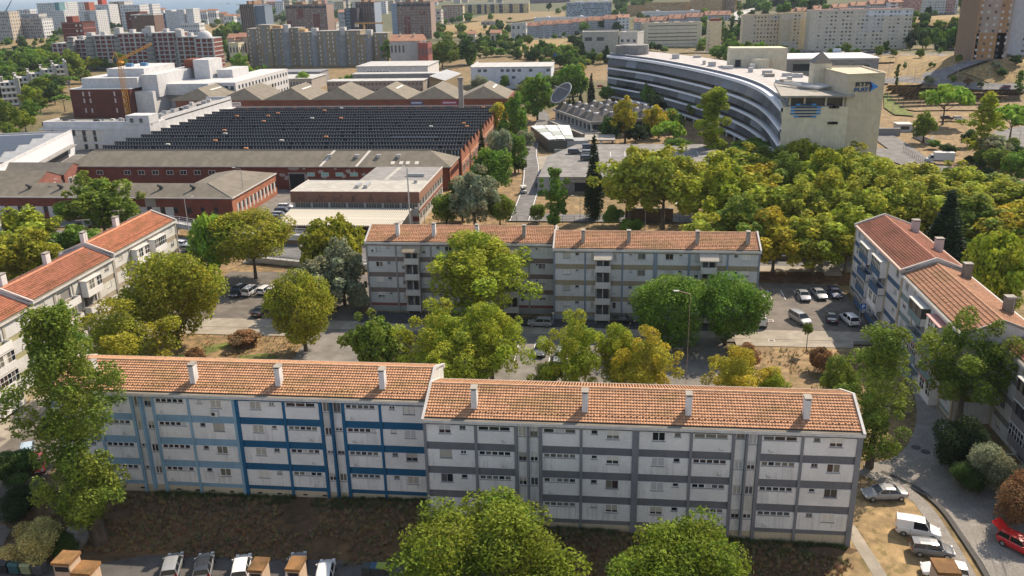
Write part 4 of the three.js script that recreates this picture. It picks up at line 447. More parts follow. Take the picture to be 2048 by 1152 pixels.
// ---------- broadcaster's building, car deck, pavilion ----------
const STUC = mat([.74, .67, .5], .9, { map: 'plaster' }), BANDW = mat([.72, .75, .8], .55), DG = mat([.012, .016, .022], .12), BLG = [mat([.035, .05, .07], .3), mat([.022, .032, .048], .22), mat([.2, .245, .3], .5), mat([.06, .08, .105], .3)];
{ const g = thing('broadcasting_centre', 'long curved office building with white bands and a cream tower bearing logos', 'office building');
  const H = 21.5, cv = new THREE.CatmullRomCurve3([[-1.5, -428], [8, -412], [17.2, -395], [26.5, -372], [34.5, -349], [40.5, -328], [44.8, -308], [47, -288], [47.2, -270], [46.4, -252], [45.6, -239]].map(q => V(q[0], 0, q[1]))), P = cv.getSpacedPoints(96), off = (k, d) => { const a = P[Math.max(0, k - 1)], b = P[Math.min(96, k + 1)], l = a.distanceTo(b); return [P[k].x + (b.z - a.z) / l * d * -1, P[k].z + (b.x - a.x) / l * d]; };   // d > 0: outwards, towards the camera's left
  const strip3 = (b, y0, y1, d0, d1, k0 = 0, k1 = 96) => { for (let k = k0; k < k1; k++) { const [ax, az] = off(k, d0), [bxx, bz] = off(k + 1, d0), [cx, cz] = off(k + 1, d1), [dx, dz] = off(k, d1); b.quad([ax, y0, az], [bxx, y0, bz], [cx, y1, cz], [dx, y1, dz]); } return b; };
  const fl = [3.2, 7.55, 11.9, 16.25];
  fl.forEach((y, f) => { // per storey: dark recess, sloping glass, white band
    strip3(new MB(), y - .96, y + .3, -.3, -.3).to('recess', DG, g);
    const n = 24; for (let s = 0; s < n; s++) { const a = Math.round(s * 96 / n), b = Math.round((s + 1) * 96 / n); const m = f === 3 ? BLG[(s * 7 + f * 3) % 11 === 1 ? 2 : (s + f) % 2] : BLG[(s * 5 + f * 7) % 9 === 2 || (s * 5 + f * 7) % 9 === 7 ? 2 : (s * 3 + f) % 3 === 0 ? 3 : (s + f) % 2]; strip3(new MB(), y + .3, y + 3.35, -.1 , -.75 - (f === 3 ? .3 : 0), a, b).to('glazing', m, g); }
    const mu = new MB(); for (let k = 0; k < 96; k += 1) for (const e of [0, .5]) { const t = k + e, i = Math.floor(t), [ax, az] = off(i, -.05), [bx2, bz2] = off(Math.min(96, i + 1), -.05); const x = lerp(ax, bx2, e), z = lerp(az, bz2, e); mu.tube([x, y + .35, z], [x + .45, y + 3.3, z - .05], .05, .05, 3); } stuff(mu.to('mullions', mat([.12, .14, .17], .5), g));
    const w = new MB(); strip3(w, y - 1.6, y - .98, .4, .38); strip3(w, y - .98, y - .96, .38, -.3); strip3(w, y - 1.6, y - 1.61, .4, -.5); w.to('white_band', BANDW, g); });
  { const w = new MB(); strip3(w, H - 1.6, H - .6, .45, .45); strip3(w, H - .6, H - .58, .45, -1.2); strip3(w, H - 1.6, H - 1.61, .45, -.9); w.to('white_band', BANDW, g); strip3(new MB(), H - .58, H + .35, -1.2, -1.2).to('roof_edge', mat([.1, .11, .13], .6), g); strip3(new MB(), H + .35, H + .37, -1.2, -1.6).to('roof_edge', BANDW, g); }
  { const w = new MB(); strip3(w, -1, 1.5, -1.2, -1.2); w.to('ground_floor', DG, g); const c = new MB(); for (let k = 0; k <= 96; k += 4) { const [x, z] = off(k, -.1); c.box(x - .3, -1, z - .3, x + .3, 1.45, z + .3); } c.to('pillars', WALLC, g); }
  const outer = [], inner = []; for (let k = 0; k <= 96; k += 4) { outer.push(off(k, -1.3)); inner.push(off(k, -24 + 10.8 * sstep(60, 90, k))); } const plan = [...outer, ...inner.reverse()]; new MB().prism(plan, 1.5, H - .3).to('core', mat([.3, .3, .31], .8), g); new MB().prism(plan.map(q => q), H - .29, H - .1).to('roof', mat([.58, .55, .53], .85, { map: 'conc' }), g);
  // roof plant
  for (let k = 0; k < 26; k++) { const i = Math.floor(rr(12, 92)), [x, z] = off(i, rr(-20, -6)); const w = rr(1, 4), d = rr(1, 3); bx('roof_plant', x, H - .1, z - d, x + w, H + rr(.5, 1.9), z, pick([METAL, WALLW, TRIM, STEEL, CONC]), g); }
  { const [x, z] = off(4, -10); new MB().tube([x, H, z], [x, H + 4.2, z], 6.5, 6.5, 28).to('drum', mat([.3, .3, .29], .9, { map: 'conc' }), g); bx('stair_head', x - 9, H, z - 3, x - 3, H + 4, z + 4, mat([.3, .29, .27], .9, { map: 'conc' }), g); }
  { const [x, z] = off(40, -20); new MB().prism([[x - 6, z - 4], [x + 14, z - 2], [x + 15, z + 8], [x - 6, z + 5]], H - 2, H + 7).to('lift_block', STUC, g); new MB().tube([x + 5, H - 1, z + 8], [x + 5, H + 3.2, z + 8], 3.6, 3.6, 20).to('lift_drum', STUC, g); bx('stair_door', x - 4, H, z + 5, x - 2, H + 2.6, z + 6, BLK, g); }
  // cream head of the building
  const yc = 24.3, zf = -238; new MB().prism([[45.6, zf], [62.2, zf - .2], [66, -262], [49, -266]], -2, yc - 3).to('cream_wall', STUC, g); new MB().prism([[47, zf - 2.2], [61.4, zf - 2.3], [65, -262], [49.5, -264]], yc - 3, yc - .5).to('attic_glazing', mat([.05, .055, .05], .2), g); new MB().prism([[44.6, zf + .7], [63.4, zf + .5], [67, -263], [48, -268]], yc - .5, yc).to('attic_roof', mat([.4, .38, .33], .85, { map: 'conc' }), g);
  for (const x of [47.2, 51, 56.5, 61]) bx('attic_post', x, yc - 3, zf - 2.1, x + .5, yc - .5, zf - 1.7, STUC, g);
  const A = [61.7, -238.9], B = [71.7, -242], tw = 29.2; new MB().prism([A, B, [71, -262], [58.5, -262]], -2, tw).to('cream_tower', mat([.6, .535, .4], .9, { map: 'plaster' }), g);
  { const l = new MB(); for (const [a, b] of [[A, B], [B, [71, -262]], [[71, -262], [58.5, -262]], [[58.5, -262], A]]) { const dx = b[0] - a[0], dz = b[1] - a[1], L = Math.hypot(dx, dz), nx = -dz / L * .2, nz = dx / L * .2; l.quad([a[0] - nx, tw + .001, a[1] - nz], [b[0] - nx, tw + .001, b[1] - nz], [b[0] - nx, tw + .4, b[1] - nz], [a[0] - nx, tw + .4, a[1] - nz]).quad([a[0] + nx, tw + .4, a[1] + nz], [b[0] + nx, tw + .4, b[1] + nz], [b[0] - nx, tw + .4, b[1] - nz], [a[0] - nx, tw + .4, a[1] - nz]); } l.to('parapet', STUC, g); }
  bx('stair_turret', 56.5, yc, -262, 61.2, yc + 6.6, -256, STUC, g); new MB().tri([56.2, yc + 6.6, -255.7], [61.5, yc + 6.6, -255.7], [58.9, yc + 9.6, -259]).tri([61.5, yc + 6.6, -255.7], [61.5, yc + 6.6, -262.3], [58.9, yc + 9.6, -259]).tri([56.2, yc + 6.6, -262.3], [56.2, yc + 6.6, -255.7], [58.9, yc + 9.6, -259]).to('turret_roof', BLK, g);
  for (let k = 0; k < 7; k++) new MB().tube([48 + k * 1.8, yc + .7 + (k % 2) * .4, -262 + k], [56 + k, yc + .9, -246 - k], .3, .3, 6).to('roof_pipe', WALLW, g);
  // striped emblem
  const rows = [[1.55, .62], [.78, 1], [0, 1], [-.78, 1], [-1.55, .68]]; const [ex, ey] = atz(1611, 221, zf); rows.forEach(([dy, s]) => { const w = 3.3 * s; const e = new MB(); e.box(ex - w, ey + dy - .2, zf + .02, ex + w, ey + dy + .2, zf + .16); e.tube([ex - w, ey + dy, zf + .02], [ex - w, ey + dy, zf + .16], .25, .25, 10).tube([ex + w, ey + dy, zf + .02], [ex + w, ey + dy, zf + .16], .25, .25, 10); const q = e.to('emblem_bar', mat([.012, .045, .11], .5), g); for (const sd of [-1, 1]) bx('emblem_tip', ex + sd * w - .55, ey + dy - .24, zf + .165, ex + sd * w + .55, ey + dy + .24, zf + .2, mat([.02, .2, .5], .5), q); });
  for (const [u, v, w] of [[1665, 214, .9], [1672, 214, .8], [1662, 246, .9], [1670, 246, .7]]) { const [x, y] = atz(u, v, zf); bx('window', x - w, y - .35, zf + .0, x + w, y + .35, zf + .06, GLASS, g); }
  // lettering on the tower face
  const { FontLoader } = await import('three/addons/loaders/FontLoader.js'); const { TextGeometry } = await import('three/addons/geometries/TextGeometry.js');
  const font = await new FontLoader().loadAsync('fonts/droid/droid_sans_bold.typeface.json'); const fx = B[0] - A[0], fz = B[1] - A[1], FL = Math.hypot(fx, fz), ang = -Math.atan2(fz, fx); const face = (s, y, d) => [A[0] + fx / FL * s - fz / FL * d, y, A[1] + fz / FL * s + fx / FL * d];
  const sgn = (txt, s, y, h, m, wd) => { const t = new TextGeometry(txt, { font, size: h, depth: .25, curveSegments: 4, bevelEnabled: false }); t.computeBoundingBox(); const tw2 = t.boundingBox.max.x; const o = put('sign_letters', t, m, g); o.position.set(...face(s, y, .05)); o.rotation.y = ang; o.scale.x = wd / tw2; return o; };
  sgn('RTP', 1.9, 26.35, 1.08, mat([.02, .025, .035], .6), 4.2); sgn('PLAY', 1.7, 24.95, 1.05, mat([.02, .09, .24], .5), 4.1);
  { const tr = (pts, m, d) => { const s = new MB(), f = pts.map(([a, y]) => face(a, y, d)), bk = pts.map(([a, y]) => face(a, y, .02)); s.tri(...f); for (let k = 0; k < 3; k++) s.quad(bk[k], bk[(k + 1) % 3], f[(k + 1) % 3], f[k]); s.to('sign_arrow', m, g); }; const a = 6.25, y = 26.1; tr([[a, y - 1.3], [a + 2.4, y], [a, y + 1.3]], mat([.02, .2, .6], .5), .22); tr([[a, y - 1.3], [a + .75, y], [a, y + 1.3]], mat([.008, .01, .1], .5), .3); }
  bx('light_fitting', ...face(3, 9.6, 0).map((v, i) => v - [.3, .12, .2][i]), ...face(5, 9.6, .4).map((v, i) => v + [.3, .12, .2][i]), BLK, g);
  // rear wing
  bx('rear_wing', 58, -1, -455, 122, 18, -424, mat([.33, .33, .31], .85, { map: 'conc' }), g); bx('rear_roof', 57.6, 18, -455, 122.4, 18.7, -423.6, mat([.6, .59, .57], .8), g); wins(g, [['f', 84, 13, 94, 16.2, -424], ['f', 110, 12, 118, 15.5, -424], ['f', 62, 13, 78, 16, -424]], 'window', GLASS); bx('link_wing', 40, -1, -425, 60, 16, -395, mat([.36, .35, .31], .85, { map: 'conc' }), g);
  const d = thing('roof_dish', 'small white dish aerial on the roof behind the cream tower', 'dish aerial', [62, 18.7, -428]); const dg = new THREE.SphereGeometry(1.6, 18, 8, 0, 6.283, 0, 1); const dm = put('reflector', dg, WALLW, d); dm.rotation.x = 1.7; dm.position.y = 2.2; new MB().tube([0, 0, 0], [0, 1.4, -.4], .15, .1, 6).to('mount', STEEL, d);
}
{ const g = thing('parking_deck', 'raised concrete parking deck beside the lane', 'parking deck'); new MB().prism([[-19, -229.6], [34, -229.6], [34, -283], [-10.5, -283], [-18.6, -262]], -.4, 3.7).to('deck', mat([.36, .35, .335], .9, { map: 'asphalt' }), g); bx('parapet', -19.1, 3.7, -229.9, 34, 4.3, -229.55, CONC, g); bx('front_wall', -19.05, -.4, -229.55, -12, 4.3, -229.4, mat([.42, .43, .43], .9, { map: 'plaster' }), g); const L = []; for (let k = 0; k < 8; k++) L.push(['f', -9 + k * 5, .3, -5.6 + k * 5, 2.6, -229.54]); wins(g, L, 'opening', DARK); bx('wall_band', -12, 2.8, -229.5, 34, 3.5, -229.35, CONC, g); for (let k = 0; k < 9; k++) bx('bay_marking', -4 + k * 4.4, 3.705, -270, -3.85 + k * 4.4, 3.712, -262, LINE, g);
  for (let k = 0; k < 13; k++) { const p = thing('planter', `dark planter tub along the deck edge, number ${['one', 'two', 'three', 'four', 'five', 'six', 'seven', 'eight', 'nine', 'ten', 'eleven', 'twelve', 'thirteen'][k]} counted away from the camera`, 'planter', [-18.7 + k * .62, T(-18, -250) , -236 - k * 3.7], 0, 'planter tubs along the parking deck'); new MB().tube([0, 0, 0], [0, 1.0, 0], .45, .6, 10).to('tub', mat([.08, .085, .09], .8), p); new MB().tube([0, 1.0, 0], [0, 1.03, 0], .5, .5, 10).to('soil', BROWN, p); p.position.y = k > 6 ? .1 : .1; p.position.x -= 1.0; } }
{ const g = thing('pyramid_pavilion', 'low pavilion roofed with rows of grey pyramids topped by white domes', 'pavilion', [-6.6, 0, -317], .416), y = 5.9; bx('wall', .6, -.3, -39, 33, 5, -.6, mat([.3, .29, .27], .9), g); bx('fascia', -.2, 5, -39.6, 33.6, y, .2, mat([.45, .43, .39], .9, { map: 'conc' }), g); bx('terrace', -4.5, -.3, -34, .55, 2.2, 2.6, mat([.46, .42, .36], .9, { map: 'conc' }), g); bx('terrace', .6, -.3, -.55, 30, 2.2, 3, mat([.46, .42, .36], .9, { map: 'conc' }), g);
  for (let k = 0; k < 10; k++) bx('pillar', -.1, 2.2, -36.4 + k * 4, .3, 5, -36 + k * 4, WALLW, g); const Lp = []; for (let k = 0; k < 9; k++) Lp.push(['l', -35.9 + k * 4, 2.7, -32.6 + k * 4, 4.6, .6]); for (let k = 0; k < 8; k++) Lp.push(['f', 1 + k * 4, 2.7, 4.4 + k * 4, 4.6, -.6]); wins(g, Lp, 'window', GLASSB);
  const pm = mat([.13, .12, .11], .9, { map: 'conc' }), pl = mat([.2, .185, .17], .9, { map: 'conc' }), dome = new THREE.SphereGeometry(.85, 10, 5, 0, 6.283, 0, 1.25); for (let i = 0; i < 5; i++) for (let j = 0; j < 6; j++) { if (j === 2 && i > 0 && i < 3) { bx('roof_light', i * 6.5 + .8, y, -j * 6.5 - 4, i * 6.5 + 5.6, y + .7, -j * 6.5 - 2.4, WALLW, g); continue; } const x = 3.3 + i * 6.5, z = -3.3 - j * 6.5, h = 2.3, a = 3.1, t = .9; const b = new MB(); const lo = [[-a, a], [a, a], [a, -a], [-a, -a]], hi = lo.map(q => q.map(v => v / a * t)); for (let k = 0; k < 4; k++) { const n = (k + 1) % 4; b.quad([x + lo[k][0], y, z + lo[k][1]], [x + lo[n][0], y, z + lo[n][1]], [x + hi[n][0], y + h, z + hi[n][1]], [x + hi[k][0], y + h, z + hi[k][1]]); } const p = b.to('pyramid_roof', (i + j) % 2 ? pm : pl, g); const d = put('dome', dome, WALLC, p); d.position.set(x, y + h - .3, z); }
  const q = thing('glass_hall', 'low hall with a roof of pale translucent panels beside the lane', 'hall'); const c = [[-29, -321], [-20.2, -290.5], [-11.6, -291.5], [-14.6, -322.5]]; new MB().prism(c, -.3, 3.6).to('wall', mat([.07, .07, .06], .5), q); for (let i = 0; i < 3; i++) for (let j = 0; j < 4; j++) { const P2 = (a, b) => { const e = [0, 1].map(k => lerp(lerp(c[0][k], c[1][k], b), lerp(c[3][k], c[2][k], b), a)); return [e[0], 3.7 + .5 * (1 - Math.abs(a - .5)), e[1]]; }; const u0 = i / 3 + .012, u1 = (i + 1) / 3 - .012, v0 = j / 4 + .01, v1 = (j + 1) / 4 - .01; new MB().quad(P2(u0, v1), P2(u1, v1), P2(u1, v0), P2(u0, v0)).to('roof_panel', (i * 3 + j) % 4 === 1 ? mat([.35, .4, .36], .5) : mat([.7, .71, .7], .5), q); } new MB().prism(c.map(([x, z]) => [x * 1, z]), 3.6, 3.68).to('roof_frame', STEEL, q);
  new MB().prism([[-14, -291], [-7, -292], [-7, -298], [-14, -298]], -.3, 3.4).to('grey_wing', mat([.38, .4, .42], .8, { map: 'plaster' }), q); bx('entrance_roof', -8.4, 3.0, -304, 2, 3.5, -293, mat([.45, .42, .37], .9, { map: 'conc' }), q); for (const x of [-7.6, -3]) bx('entrance_pillar', x, 0, -294, x + .7, 3, -293.3, WALLW, q);
  const w = thing('deck_wall', 'low concrete wall between the parking deck and the pale panel roof', 'wall'); bx('wall', -18, 0, -286.4, -5, 1.5, -286, mat([.33, .36, .34], .9, { map: 'plaster' }), w); bx('wall', -5, 0, -286.4, 30, .6, -286, CONC, w); }
{ const z = -352, [x, cy] = atz(1121, 184, z), Rd = 5; const g = thing('satellite_dish', 'large steel satellite dish tilted towards the sky beside the lane', 'satellite dish', [x, 0, z]); const n = V(-.57, .68, .45).normalize(), q = new THREE.Quaternion().setFromUnitVectors(V(0, 1, 0), n), C = V(0, cy, 0); const P = []; for (let k = 0; k <= 12; k++) { const r = Rd * k / 12; P.push(new THREE.Vector2(Math.max(.01, r), r * r / (4 * 4.6))); } const m = put('reflector', new THREE.LatheGeometry(P, 40), mat([.1, .1, .105], .6), g); m.quaternion.copy(q); m.position.copy(C).addScaledVector(n, -1.8);
  const rb = new MB(), loc = (r, a, h) => V(r * Math.cos(a), r * r / 18.4 + h, r * Math.sin(a)).applyQuaternion(q).add(C).addScaledVector(n, -1.8).toArray(); for (let k = 0; k < 16; k++) { const a = k / 16 * 6.283; for (let i = 0; i < 4; i++) rb.tube(loc(Rd * i / 4, a, -.08 - .9 * (1 - i / 4)), loc(Rd * (i + 1) / 4, a, -.08 - .9 * (1 - (i + 1) / 4)), .09, .09, 4); rb.tube(loc(Rd, a, 0), loc(Rd, a + .3927, 0), .16, .16, 5); } rb.to('ribs', mat([.55, .56, .57], .5), g); new MB().tube([0, 0, 0], C.clone().addScaledVector(n, -2.4).toArray(), 1.3, .8, 12).to('pedestal', CONC, g); const fd = C.clone().addScaledVector(n, 4); for (const a of [.4, 2.5, 4.6]) new MB().tube(loc(Rd * .8, a, 0), fd.toArray(), .08, .08, 4).to('feed_strut', STEEL, g); }
// ---------- the town beyond ----------
const FW_ = { white: [.78, .79, .8], off: [.66, .65, .61], cream: [.74, .66, .46], grey: [.44, .43, .41], beige: [.6, .53, .44], brown: [.27, .18, .14], ochre: [.45, .3, .15], red: [.27, .08, .065], blue: [.4, .49, .6], pink: [.5, .3, .27], yel: [.7, .57, .28], sand: [.54, .49, .37] };
const cm = (c, k = 'plaster') => mat(typeof c === 'string' ? FW_[c] : c, .9, { map: k });
const RT1 = mat([.5, .27, .19], .9, { map: 'fibre' }), WD = mat([.05, .055, .065], .3), WL = mat([.3, .31, .33], .4), WB = mat([.1, .11, .13], .25);
function far(name, label, cat, u0, u1, vt, vb, D, o = {}) {          // a building on the ground at distance D, from its outline on the survey photo
  const uc = (u0 + u1) / 2, q = ray(uc, vb), t = D / Math.hypot(q.x, q.z), x = q.x * t, z = q.z * t, y = o.y ?? T(x, z), w = (u1 - u0) / pxm(x, y, z), h = yAtR(uc, vt, x, z) - y, d = o.d || 14, hw = w / 2;
  const g = thing(name, label, cat, [x, y, z], o.turn || 0, o.group), wm = cm(o.c || 'white'); bx('wall', -hw, -12, -d, hw, h, 0, wm, g); if (o.side) bx('side_wall', x < 0 ? hw : -hw - .06, -12, -d, x < 0 ? hw + .06 : -hw, h, 0, cm(o.side), g);
  const fl = o.fl || Math.max(1, Math.round(h / 3)), fh = h / fl, nc = o.nc || Math.max(2, Math.round(w / 3.2)), cw = w / nc, ww = (o.ww || .45) * cw, wh = (o.wh || .42) * fh;
  const A = new MB(), B = new MB(), S = new MB(); for (let f = 0; f < fl; f++) { const y0 = f * fh + fh * .32; for (let k = 0; k < nc; k++) { if (o.skip && o.skip(k, f, nc, fl)) continue; const xa = -hw + (k + .5) * cw - ww / 2; (hash(k + f * 31, uc) < (o.lt || .25) ? B : A).box(xa, y0, -.02, xa + ww, y0 + wh, .09); }
    const ns = Math.max(1, Math.round(d / 3.6)); if (!o.blank) for (let k = 0; k < ns; k++) { const za = -d + (k + .5) * d / ns - .7, e = x < 0 ? hw : -hw; S.box(e - .1, y0, za, e + .1, y0 + wh, za + 1.4); } }
  if (!A.empty) stuff(A.to('windows', o.win || WD, g)); if (!B.empty) stuff(B.to('shuttered_windows', o.wl || WL, g)); if (!S.empty) stuff(S.to('side_windows', o.win || WD, g));
  if (o.band) { const b = new MB(); for (let f = 0; f <= fl; f++) b.box(-hw - .1, f * fh - .25, -d - .1, hw + .1, f * fh + .25, .22); stuff(b.to('floor_bands', cm(o.band), g)); }
  if (o.fins) { const b = new MB(), n = o.fins; for (let k = 0; k <= n; k++) b.box(-hw + k * w / n - .25, 0, 0, -hw + k * w / n + .25, h, .3); stuff(b.to('fins', cm(o.finc || 'white'), g)); }
  if (o.roof === 'tile') { const b = new MB(), r = o.rh || 2.6; b.extrude([[.6, h], [-d / 2, h + r], [-d - .6, h], [-d - .6, h - .15], [.6, h - .15]], -hw - .3, hw + .3); const m = b.to('roof', RT1, g); for (let k = 0; k < (o.ch ?? Math.round(w / 9)); k++) bx('chimney', -hw + (k + .6) * 9 - .4, h + r * .2, -d / 2 + 1.6, -hw + (k + .6) * 9 + .5, h + r + .9, -d / 2 + 2.6, cm('beige'), m); }
  else { bx('roof', -hw + .3, h, -d + .3, hw - .3, h + .1, -.3, o.rc ? cm(o.rc) : mat([.42, .4, .37], .9, { map: 'conc' }), g); const p = new MB(); p.box(-hw - .1, h - .2, -.3, hw + .1, h + .7, .14).box(-hw - .1, h - .2, -d - .1, hw + .1, h + .7, -d + .3).box(-hw - .1, h - .2, -d + .3, -hw + .3, h + .7, -.3).box(hw - .3, h - .2, -d + .3, hw + .1, h + .7, -.3); p.to('parapet', o.par ? cm(o.par) : wm, g); }
  for (const [a, b, e, c] of o.pent || []) bx('penthouse', lerp(-hw, hw, a), h, -d * .75, lerp(-hw, hw, b), h + e, -d * .25, cm(c || o.c || 'white'), g);
  for (const [a, b, f0, f1, c] of o.patch || []) bx('wall_panel', lerp(-hw, hw, a), f0 * h, .02, lerp(-hw, hw, b), f1 * h, .06, cm(c), g);
  return g;
}
const AB = 'apartment block', TW = 'tower block';
// right: slabs on the rise
far('yellow_slab', 'long ten storey pale yellow slab with a white painted top corner', AB, 1618, 1813, 21, 99, 640, { c: [.68, .63, .52], fl: 10, nc: 26, d: 13, ww: .5, skip: k => k % 4 === 3 || k < 2, lt: .5, wl: mat([.36, .36, .35], .5), side: [.6, .55, .42], blank: 1, patch: [[.55, 1, .86, 1, [.74, .78, .84]], [.52, .72, .45, .86, [.62, .61, .57]]], rc: 'pink', pent: [[.05, .25, 1, 'pink'], [.3, .55, 1, 'pink'], [.6, .9, 1, 'pink']] });
far('yellow_slab', 'warm yellow slab of nine storeys joined left of the long pale one', AB, 1560, 1619, 28, 99, 648, { c: [.72, .6, .38], fl: 10, nc: 8, d: 13, skip: k => k < 3 || k === 5, lt: .5, blank: 1, rc: 'pink', patch: [[0, 1, .86, 1, [.68, .62, .5]], [0, .55, 0, .22, [.62, .58, .5]], [0, .33, .22, .86, [.6, .53, .38]]] });
far('yellow_slab', 'yellow slab with a pinkish top, leftmost of the joined yellow slabs', AB, 1484, 1562, 31, 99, 655, { c: [.72, .61, .42], fl: 9, nc: 12, d: 13, skip: k => k < 3, lt: .5, blank: 1, rc: 'pink', patch: [[.72, 1, .88, 1, [.6, .6, .58]], [0, .3, 0, 1, [.66, .58, .43]]] });
far('cream_stair_tower', 'slim cream tower with a column of small windows beside the banded slab', TW, 1414, 1440, 44, 112, 700, { c: [.76, .67, .46], fl: 9, nc: 5, d: 12, skip: (k, f, n, F) => k !== 0 || f > 6, blank: 1, pent: [[.15, .95, 2.4, 'red']] });
far('banded_slab', 'pale cream slab striped by long window bands, behind the broadcaster roof', 'building', 1286, 1402, 47, 97, 750, { c: [.72, .68, .53], fl: 6, nc: 1, ww: .84, wh: .22, d: 14, lt: 0, side: [.55, .48, .34], blank: 1, turn: .12, pent: [[.2, .28, 1, 'beige'], [.36, .44, 1, 'beige'], [.55, .64, 1, 'beige'], [.8, .88, 1, 'beige']], rc: 'pink' });
far('brick_tower', 'brown and orange brick tower cut by the upper right photo edge', TW, 1948, 2014, -60, 93, 478, { c: [.4, .33, .28], fl: 14, nc: 5, d: 22, ww: .34, wh: .4, lt: .6, wl: mat([.42, .42, .4], .5), side: [.24, .17, .11], blank: 1, patch: [[.64, .9, 0, 1, [.42, .25, .13]], [.05, .9, 0, .3, [.42, .25, .12]], [0, .12, 0, 1, [.4, .25, .14]]], pent: [] });
far('grey_tower', 'tall pale grey tower at the upper right corner of the photo', TW, 2004, 2075, -60, 95, 500, { c: [.58, .6, .64], fl: 14, nc: 6, d: 18, skip: k => k < 3, lt: .2, blank: 1 });
far('ochre_annex', 'low ochre block at the left foot of the brick tower', 'building', 1933, 1952, 56, 94, 488, { c: [.42, .35, .22], fl: 3, nc: 2, d: 14, blank: 1, lt: 0 });
far('pink_gridded_slab', 'pale slab with pink framed panels on the terrace, cut by the top edge', AB, 1852, 1912, -20, 28, 790, { c: 'off', fl: 9, nc: 12, d: 12, patch: [[.62, .92, 0, 1, 'pink']], lt: .3 });
far('pink_gridded_slab', 'pink gridded slab left of the terrace, cut by the top edge', AB, 1816, 1852, -20, 12, 820, { c: 'pink', fl: 8, nc: 8, d: 12, lt: .6 });
[[1560, 1595, 20, 30, 900], [1595, 1628, 17, 28, 890], [1628, 1666, 13, 26, 880], [1666, 1702, 10, 24, 870], [1702, 1740, 6, 22, 860], [1740, 1776, 3, 22, 850]].forEach(([u0, u1, vt, vb, D], k) => far('terrace_house', `pale red roofed terrace behind the yellow slabs, ${ord(k)}`, 'terrace', u0, u1, vt + 5, vb + 4, D, { c: 'off', roof: 'tile', fl: 3, nc: 8, d: 12, rh: 3 }));
far('white_gable_house', 'white rendered gable end right of the red roofed terraces', 'house', 1776, 1794, 4, 26, 845, { c: 'white', fl: 3, nc: 1, d: 12, blank: 1, lt: 0, roof: 'tile' }); far('beige_house', 'beige house behind the upper end of the yellow slab', 'house', 1794, 1818, 4, 28, 850, { c: 'beige', fl: 4, nc: 4, d: 12, blank: 1, roof: 'tile' });
// middle distance
far('glass_slab', 'blue grey glazed slab with a white roof edge on the hill', AB, 1133, 1222, 5, 36, 1300, { c: [.34, .42, .5], fl: 8, nc: 30, d: 16, ww: .7, wh: .5, lt: .35, wl: mat([.34, .42, .48], .3), par: 'white', fins: 4, finc: [.5, .53, .54], pent: [[.2, .35, 2, 'white'], [.5, .7, 2, 'white'], [.8, .95, 2, 'white']] });
[[1052, 1086, 49, 76], [1083, 1118, 46, 74], [1115, 1150, 44, 72], [1147, 1180, 41, 68], [1177, 1212, 38, 65], [1209, 1237, 35, 60]].forEach(([u0, u1, vt, vb], k) => far('pink_roofed_terrace', `grey apartment terrace with a pink roof in the long stepped row, ${ord(k)}`, AB, u0, u1, vt + 3, vb, 985 - k * 6, { c: [.52, .54, .59], roof: 'tile', fl: 5, nc: 9, d: 13, rh: 4, lt: .3, fins: 3, finc: [.44, .45, .47] }));
far('white_end_house', 'white gabled end of the long stepped pink roofed row', AB, 1236, 1258, 35, 60, 950, { c: 'white', fl: 4, nc: 3, d: 16, roof: 'tile', rh: 3, blank: 1 });
[[1268, 1305, 42, 64], [1303, 1340, 39, 60], [1338, 1375, 35, 56], [1373, 1412, 32, 52], [1410, 1460, 28, 50]].forEach(([u0, u1, vt, vb], k) => far('pink_roofed_terrace', `bluish grey terrace with a pink roof behind the banded slab, ${ord(k)}`, AB, u0, u1, vt + 2, vb, 960, { c: [.52, .54, .59], roof: 'tile', fl: 4, nc: 8, d: 13, rh: 4, lt: .3 }));
far('long_white_hall', 'long low white hall behind the first pink roofed row', 'hall', 1068, 1190, 36, 50, 1040, { c: 'white', fl: 1, nc: 40, d: 20, ww: .3, pent: [[.2, .25, 2], [.75, .8, 2]] }); far('long_white_hall', 'long low white hall behind the right hand pink roofed row', 'hall', 1285, 1412, 24, 38, 1050, { c: 'white', fl: 1, nc: 40, d: 20, ww: .3, pent: [[.22, .27, 2], [.76, .81, 2]] });
[[1254, 1290, 12, 40, 'a first low wing'], [1290, 1384, 6, 36, 'a middle wing'], [1382, 1442, 0, 34, 'a tall wing']].forEach(([u0, u1, vt, vb, s], k) => far('orange_gridded_block', ['low brownish gridded block at the left end of the orange housing', 'long orange gridded block with rows of small pale windows', 'tall orange gridded block at the top edge of the photo'][k], AB, u0, u1, vt, vb, 1270 - k * 20, { c: [.48, .32, .15], fl: k === 1 ? 8 : 7 + k, nc: 12 + k * 12, d: 16, ww: .5, lt: .8, wl: mat([.5, .44, .33], .6) }));
far('orange_corner_tower', 'orange corner tower at the right end of the gridded housing', TW, 1440, 1472, -10, 30, 1240, { c: [.42, .27, .08], fl: 10, nc: 5, d: 24, blank: 1, patch: [[.2, .85, 0, 1, [.25, .18, .11]]] });
far('concrete_school', 'low bare concrete school with a long strip window among dark bushes', 'school', 1165, 1236, 65, 88, 640, { c: [.5, .48, .43], fl: 2, nc: 3, d: 20, ww: .6, wh: .3, lt: 0, skip: (k, f) => k === 2 || f === 0 }); far('red_based_block', 'small concrete block with a dark red base right of the concrete school', 'building', 1238, 1275, 66, 84, 610, { c: 'off', fl: 2, nc: 3, d: 16, wh: .2, patch: [[0, 1, 0, .5, 'red']], turn: -.3 });
far('far_pink_housing', 'hazy purple pink housing along the top edge left of the glass slab', AB, 1060, 1140, -4, 22, 1750, { c: [.25, .2, .22], fl: 8, nc: 24, d: 16 });
